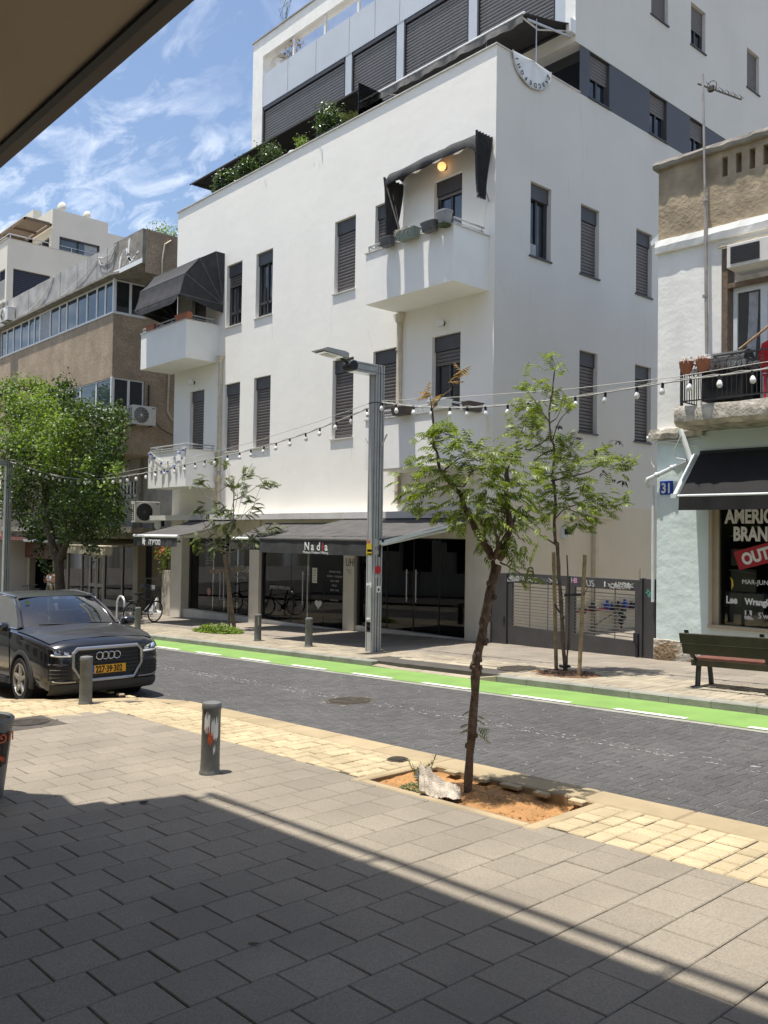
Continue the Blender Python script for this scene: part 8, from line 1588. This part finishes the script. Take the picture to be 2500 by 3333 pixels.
q = MB(); limb(q, T1_trunk, .034, .038, 12, wob=.006); limb(q, T1_a, .034, .026, 8, (0, .02)); limb(q, T1_a2, .026, .007, 7, (.02, .1)); limb(q, T1_a3, .012, .005, 6, (.05, -.15)); limb(q, T1_a4, .011, .005, 6, (.05, .25)); limb(q, T1_b, .038, .012, 8, (0, -.12)); limb(q, T1_b2, .014, .006, 6, (-.05, .15)); limb(q, T1_c, .022, .008, 6, (0, -.2)); limb(q, T1_tw, .008, .003, 5, (0, -.1)); limb(q, T1_top, .006, .003, 5, (.1, .1)); limb(q, T1_top2, .005, .002, 5, (.1, .05)); limb(q, T1_d1, .009, .003, 5, (.08, .2))
for k in range(26): p = Vector(T1_trunk[R_.randrange(1, 8)]); a = R_.uniform(0, 6.28); q.lathe([(.016, -.02), (.02, 0), (.012, .02)], c=(p.x + .038 * math.cos(a), p.y + .038 * math.sin(a), p.z + R_.uniform(-.1, .1)), n=6)
q.build('trunk', M_bark, TN, smooth=True, ang=70)
foliage('crown', TN, T1_cl, M_leaf, 5, .16, 6, .058, .0105, .060, .28, 21, droop=1.0)
foliage('dry_leaves', TN, T1_dry, M_dry, 2, .12, 6, .05, .007, .02, .03, 22, droop=.4)
foliage('shoot', TN, [(.035, .02, .62), (.07, .04, .52), (.0, .0, .48)], M_leaf, 3, .12, 5, .05, .008, .03, .03, 23, droop=1.2)
TS = thing('young_tree', 'slim young tree tied to two wooden stakes in front of the driveway gate', 'tree', (4.44, -3.3, gz(4.44)), 0, 'young trees along the street')
q = MB(); limb(q, T2_trunk, .036, .022, 9, wob=.006); limb(q, T2_up, .022, .004, 7)
for L_, r, dp in ((T2_l1, .016, .2), (T2_l2, .014, -.2), (T2_l3, .013, .25), (T2_r1, .016, -.3), (T2_r2, .013, .2), (T2_r3, .013, .35), (T2_r4, .012, -.2), (T2_u2, .012, .2), (T2_lb, .016, -.15), (T2_r5, .011, -.25)): limb(q, L_, r, .005, 6, (0, dp))
limb(q, [(.02, .03, 0), (.03, .05, 1.0), (.0, .02, 1.9)], .015, .012, 6)
q.build('trunk', M_bark, TS, smooth=True, ang=70)
foliage('crown', TS, T2_cl, M_leaf, 5, .25, 7, .085, .0145, .085, .45, 31, droop=1.0, centre=(0, 0, 2.6))
foliage('withered_leaves', TS, T2_dead, M_dead, 1, .10, 3, .09, .016, .03, .2, 32, droop=1.2)
def stake(label, x, y, top, r=.032):
    t = tag((lambda q: (q.tube([(0, 0, -.05), (top[0] * .5, top[1] * .5, top[2] * .5), top], r, 9), q.build('wooden_stake', M_wood, smooth=True, ang=50))[1])(MB()), label, 'stake', 'wooden tree stakes'); t.location = (x, y, gz(x)); return t
stake('round wooden stake on the left of the slim young tree', 4.14, -3.12, (-.02, -.08, 1.95)); stake('round wooden stake on the right of the slim young tree', 4.80, -3.42, (.05, .06, 1.9))
q = MB(); q.tube([(4.46, -3.34, 1.42), (4.66, -3.38, 1.44), (4.86, -3.38, 1.45)], .022, 6); q.tube([(4.86, -3.40, 1.45), (4.92, -3.42, 1.52), (4.95, -3.42, 1.56)], .008, 4); q.tube([(4.1, -3.16, 1.3), (4.2, -3.2, 1.18), (4.42, -3.3, 1.05)], .016, 6); q.tube([(4.38, -3.36, .28), (4.48, -3.38, .28), (4.52, -3.28, .28), (4.4, -3.25, .28)], .02, 6); tag(q.build('rubber_tie', M_lampdk), 'dark ties between the slim young tree and its stakes', 'ties')
TT = thing('young_tree', 'sparse feathery young tree propped by a slanting board by the hair salon', 'tree', (-7.43, -2.13, gz(-7.43)), 0, 'young trees along the street')
q = MB(); limb(q, T3_trunk, .04, .010, 8)
for L_, r, dp in ((T3_a, .02, .2), (T3_b, .014, .3), (T3_c, .012, -.2), (T3_d, .013, -.4), (T3_e, .011, .2), (T3_f, .012, .3), (T3_g, .013, .4), (T3_h, .016, -.3), (T3_i, .014, .3), (T3_j, .02, -.2), (T3_k, .014, .3), (T3_l, .013, .2), (T3_m, .012, -.2), (T3_n, .014, -.1)): limb(q, L_, r, .006, 6, (0, dp))
for k in range(30): c = Vector(R_.choice(T3_cl)); d = (Vector((0, 0, 2.2)) - c).normalized(); q.tube([c, c + d * .3 + Vector((R_.uniform(-.15, .15), R_.uniform(-.15, .15), 0)), c + d * R_.uniform(.4, .8)], .005, 4)
q.build('trunk', M_barkpale, TT, smooth=True, ang=70)
foliage('crown', TT, T3_cl, M_leafgrey, 5, .30, 8, .085, .020, .09, .2, 41, droop=1.0)
PB = tag((lambda q: (q.prism([(-.05, 0), (.05, 0), (-.26, 2.05), (-.36, 2.05)], 1, -.03, .03), q.build('prop_board', M_wood2))[1])(MB()), 'slanting grey board propping the sparse young tree', 'board'); PB.location = (-7.18, -2.1, gz(-7.2)); PB.rotation_euler = (0, 0, math.radians(45))
q = MB(); q.M = Matrix.Rotation(math.radians(45), 4, 'Z') @ Matrix.Rotation(math.radians(-6), 4, 'Y'); q.box(-.36, .52, -.07, -.035, 1.58, 1.68); cb_ = q.build('cross_board', M_wood2); cb_.location = (-7.38, -2.16, gz(-7.4)); tag(cb_, 'short cross board nailed between the prop and the sparse tree', 'board')
def ground_cover(name, label, c, rx, ry, n, s, m, h=.12, seed=3):
    R6 = random.Random(seed); q = MB()
    for k in range(n):
        a, r = R6.uniform(0, 6.28), math.sqrt(R6.random()); x, y = c[0] + rx * r * math.cos(a), c[1] + ry * r * math.sin(a); z = gz(x) + c[2] + h * (1 - r * r) * R6.random(); t = R6.uniform(0, 6.28); u = Vector((math.cos(t), math.sin(t), R6.uniform(-.1, .8))) * s * R6.uniform(.6, 1.3); v = Vector((-math.sin(t), math.cos(t), R6.uniform(-.2, .4))) * s * .45; p = Vector((x, y, z)); q.add([p, p + u * .5 + v, p + u, p + u * .5 - v], [(0, 1, 2, 3)])
    return tag(q.build(name, m), label, kind='stuff')
ground_cover('ground_cover', 'low green ground cover round the foot of the sparse young tree', (-7.3, -2.55, 0), 1.05, .42, 1500, .07, M_leaflt, .22); ground_cover('weeds', 'low grey-green weeds beside the sackcloth in the sandy pit', (7.98, -10.02, -.02), .24, .13, 420, .026, M_leafgrey, .07, 5)
ground_cover('leaf_litter', 'dry brown leaf litter round the staked tree', (4.52, -3.35, .02), .5, .33, 400, .03, M_dead, .02, 7)
# weed stalk, sackcloth and cup in the pit
WD = thing('weed_plant', 'spindly weed with feathery stalks standing in the sandy pit', 'plant', (7.80, -9.86, gz(7.8) - .06)); q = MB(); lf = MB(); R6 = random.Random(9)
for k in range(7):
    top_ = Vector((R6.uniform(-.12, .12), R6.uniform(-.1, .1), R6.uniform(.14, .42 if k == 0 else .3))); q.tube([(0, 0, 0), top_ * .5 + Vector((R6.uniform(-.02, .02), 0, 0)), top_], .003, 4)
    for j in range(34): p = top_ * R6.uniform(.3, 1); d = Vector((R6.uniform(-1, 1), R6.uniform(-1, 1), R6.uniform(.0, .9))).normalized() * R6.uniform(.025, .055); s_ = d.orthogonal().normalized() * .003; lf.add([p - s_, p + s_, p + d], [(0, 1, 2)])
q.build('stem', M_leafgrey, WD); lf.build('leaves', M_leafgrey, WD)
SK = thing('sackcloth', 'crumpled pale sackcloth lying over the edge of the sandy pit', 'cloth', (8.13, -9.98, gz(8.13) - .02)); q = MB(); g = []
for i in range(34):
    u = i / 33; row = []
    for j in range(17):
        v = j / 16 - .5; w = .10 + .05 * math.sin(u * 3.1); along = -.20 + .40 * u
        z = (.20 * (1 - u) ** 1.4 * (1 - .75 * abs(v) * 1.6) + .045) * (1 - abs(v) * 1.3) + .028 * math.sin(v * 21 + 3 * u) * (1 - .4 * u) + .03 * mnoise.noise((u * 6, v * 7, 4)) + .02 * mnoise.noise((u * 14, v * 16, 2))
        p = AX * (along * .82) + AY * (v * w * 2.0) + Vector((0, 0, max(z, .004))); row.append(tuple(p))
    g.append(row)
q.sheet(g, .003); q.build('cloth', M_sack, SK, smooth=True, ang=80)
CU = thing('paper_cup', 'white cup lying on its side in the sandy pit', 'cup', (7.69, -9.73, gz(7.69) + .02)); CU.rotation_euler = (1.2, .3, .5); q = MB(); q.lathe([(.036, -.06), (.05, .06), (.053, .065), (.047, .06), (.034, -.055)], n=20, cap=False); q.build('cup', M_whitepaint, CU, smooth=True, ang=50); q = MB(); q.lathe([(.0425, .0), (.0445, .02)], n=20, cap=False); q.build('stripe', M_navy, CU)
q = MB(); q.add([(0, 0, .004), (.05, .015, .02), (.1, .0, .012), (.06, -.02, .006), (.12, .02, .03)], [(0, 1, 2, 3), (2, 1, 4)]); dl = q.build('fallen_leaf', M_dead); dl.location = (6.72, -11.83, gz(6.72)); tag(dl, 'single dark curled leaf at the shadow edge on the pavement', 'leaf')
q = MB(); q.tube([(0, 0, .004), (.05, .03, .012), (.07, .0, .004)], .003, 4); q.tube([(0, .01, .004), (.055, .04, .012)], .003, 4); tw = q.build('twig', M_barkpale); tw.location = (9.42, -12.62, gz(9.42)); tag(tw, 'tiny pale scrap of straw on the shaded pavement', 'scrap')
# broad leaves for denser crowns
def leafcloud(name, parent, clumps, m, n, s, seed, shape=1.0, flat=.35):
    """clumps: (x,y,z,r); leaves sit mostly on the outside of each clump, facing outward and up"""
    R6 = random.Random(seed); q = MB()
    for x, y, z, r in clumps:
        k = int(n * r * r)
        for i in range(k):
            d = Vector((R6.gauss(0, 1), R6.gauss(0, 1), R6.gauss(0, 1) * .8 + .15)).normalized(); p = Vector((x, y, z)) + d * r * (R6.random() ** .45) * (1 + .18 * R6.gauss(0, 1))
            nrm = (d * .5 + Vector((R6.uniform(-1, 1), R6.uniform(-1, 1), R6.uniform(-.2, 1.2)))).normalized(); t = nrm.orthogonal().normalized(); b_ = nrm.cross(t); a = R6.uniform(0, 6.28); u = t * math.cos(a) + b_ * math.sin(a); v = nrm.cross(u); l = s * R6.uniform(.6, 1.25)
            q.add([p - u * l * .5, p + v * l * .42 * shape - nrm * l * .1, p + u * l * .55, p - v * l * .42 * shape - nrm * l * .1, p + nrm * l * .04], [(0, 4, 1), (1, 4, 2), (2, 4, 3), (3, 4, 0)] if n < 1 else [(0, 3, 2, 1)])
    return q.build(name, m, parent)
BT = thing('street_tree', 'big spreading green street tree with a forked dark trunk at the left', 'tree', (-19.3, -1.95, gz(-19.3)))
q = MB(); limb(q, [(0, 0, 0), (-.05, 0, .9), (-.2, 0, 1.7), (-.25, .02, 2.0)], .17, .17, 12, wob=.02); limb(q, [(-.25, 0, 1.9), (-.8, -.1, 2.9), (-1.1, -.2, 4.2), (-1.4, -.1, 5.8), (-1.8, 0, 7.4)], .17, .04, 9); limb(q, [(-.25, 0, 1.9), (.35, .1, 2.8), (.7, .2, 3.9), (1.3, .3, 5.0), (2.4, .3, 6.1)], .15, .04, 9); limb(q, [(-.8, -.1, 2.9), (-2.0, -.3, 3.9), (-3.6, -.4, 5.0), (-5.4, -.5, 6.2)], .1, .03, 8); limb(q, [(.7, .2, 3.9), (1.9, -.2, 4.2), (3.0, -.3, 4.3)], .07, .02, 7); limb(q, [(-1.1, -.2, 4.2), (-.2, -.8, 5.3), (.6, -1.2, 6.6)], .07, .02, 7)
for k in range(26): a = Vector((R_.uniform(-5, 3), R_.uniform(-1, 1), R_.uniform(3.4, 6.6))); q.tube([a, a + Vector((R_.uniform(-.6, .6), R_.uniform(-.4, .4), R_.uniform(.2, .7))), a + Vector((R_.uniform(-1, 1), R_.uniform(-.6, .6), R_.uniform(.6, 1.1)))], .014, 5)
q.build('trunk', M_barkdk, BT, smooth=True, ang=70)
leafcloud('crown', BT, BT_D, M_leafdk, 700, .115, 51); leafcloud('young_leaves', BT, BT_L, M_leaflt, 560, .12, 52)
# terrace greenery, roof bush, planter shrub
def shrub(name, label, loc, clumps, m, n, s, seed, cat='shrub', pot=None, group='clipped shrubs along the roof terrace', shape=.8):
    t = thing(name, label, cat, loc, 0, group); leafcloud('foliage', t, clumps, m, n, s, seed, shape); q = MB(); q.tube([(0, 0, -.5), (0.02, 0, -.2), (0, 0, 0.05)], .03, 6); q.build('stem', M_barkdk, t)
    if pot: q = MB(); q.box(-pot, pot, -.2, .2, -.75, -.42); q.build('pot', M_potgrey, t)
    return t
shrub('clipped_shrub', 'glossy loose shrub at the left end of the roof terrace', (-12.2, .36, 14.1), [(-.1, 0, .0, .36), (.15, 0, .12, .3), (-.25, 0, -.15, .3), (.25, 0, -.1, .3)], M_topiary, 2200, .13, 61, pot=.4); shrub('clipped_shrub', 'dark glossy shrub second from the left on the roof terrace', (-10.9, .36, 14.12), [(0, 0, .0, .38), (.25, 0, .05, .32), (-.25, 0, -.1, .3)], M_topiary, 2600, .10, 62, pot=.4)
shrub('clipped_shrub', 'clipped round box shrub in the middle of the roof terrace', (-9.5, .36, 14.12), [(0, 0, .0, .45), (0, 0, 0, .40), (0, 0, 0, .3)], M_topiary, 4200, .06, 63, pot=.4); shrub('clipped_shrub', 'small yellowish round shrub in front of the big one on the terrace', (-7.75, .28, 13.9), [(0, 0, 0, .27), (0, 0, 0, .2)], M_leaflt, 5200, .045, 64)
shrub('clipped_shrub', 'large clipped round shrub next to the glass screen on the roof terrace', (-6.6, .42, 14.28), [(0, 0, 0, .48), (0, 0, -.3, .48), (0, 0, -.1, .42)], M_topiary, 3300, .08, 65, pot=.4)
PM = thing('potted_palm', 'small potted palm just left of the glass screen on the terrace', 'plant', (-5.6, .5, 13.7)); q = MB(); R6 = random.Random(8)
for k in range(9): a = R6.uniform(0, 6.28); pinnate(q, Vector((0, 0, .1)), Vector((math.cos(a), math.sin(a), 1.2)), .6, 12, .16, .008, 1.3, R6)
q.build('fronds', M_leafgrey, PM); q = MB(); q.lathe([(.1, -.4), (.14, 0)], n=12); q.build('pot', M_potgrey, PM)
t = tag((lambda q: (q.prism([(-8.55, 13.6), (-7.95, 13.6), (-8.1, 13.82), (-8.3, 13.86), (-8.5, 13.75)], 1, .22, .5), q.build('folded_sheet', M_whitepaint))[1])(MB()), 'white folded sheet on the terrace parapet beside the small shrub', 'sheet')
shrub('roof_bush', 'leafy green bush growing on the brown roof block beside the white house', (-17.6, 1.1, 13.8), [(0, -.2, .1, .5), (-.3, .4, .15, .5), (.1, .5, .1, .45), (-.2, -.3, -.1, .35)], M_leaflt, 620, .09, 66, group=None)
t = shrub('flowering_shrub', 'round green shrub with red flowers on the white planter column', (-15.55, .38, 1.55), [(0, 0, 0, .4), (-.25, 0, -.05, .36), (.2, 0, .12, .34), (-.1, 0, -.35, .28), (-.15, -.05, -.55, .14)], M_leaflt, 900, .085, 67, group=None); leafcloud('flowers', t, [(-.05, -.1, .16, .38), (-.25, -.1, .05, .28)], M_flower, 420, .07, 68)
PP = thing('dry_potted_shrub', 'half dry shrub in a white pot behind the rooftop wire mesh', 'shrub', (-12.75, 3.35, 19.75)); leafcloud('foliage', PP, [(0, 0, -.05, .33), (.35, 0, .1, .3), (-.25, 0, -.15, .25), (.6, 0, .2, .2)], M_dry, 480, .08, 69); q = MB(); [q.tube([(0, 0, -.4), (R_.uniform(-.3, .6), R_.uniform(-.2, .2), R_.uniform(.1, .4))], .008, 4) for k in range(14)]; q.build('stem', M_barkpale, PP); q = MB(); q.lathe([(.2, -.5), (.27, -.2), (.29, -.15)], c=(-.35, -.05, 0), n=16); q.build('pot', M_whitepaint, PP, smooth=True)
RP_ = thing('rooftop_weed', 'bare spiky weed growing on the roof frame against the sky', 'plant', (-12.9, 3.2, 20.78)); q = MB()
for k in range(12): q.tube([(R_.uniform(-.1, .1), 0, 0), (R_.uniform(-.3, .3), R_.uniform(-.1, .1), R_.uniform(.4, .8)), (R_.uniform(-.35, .4), R_.uniform(-.1, .1), R_.uniform(.8, 1.3))], .007, 4)
q.build('stem', M_leafgrey, RP_)
# ------------------------------------------------------------------ sky is the world; nothing else to place
bpy.context.view_layer.update()
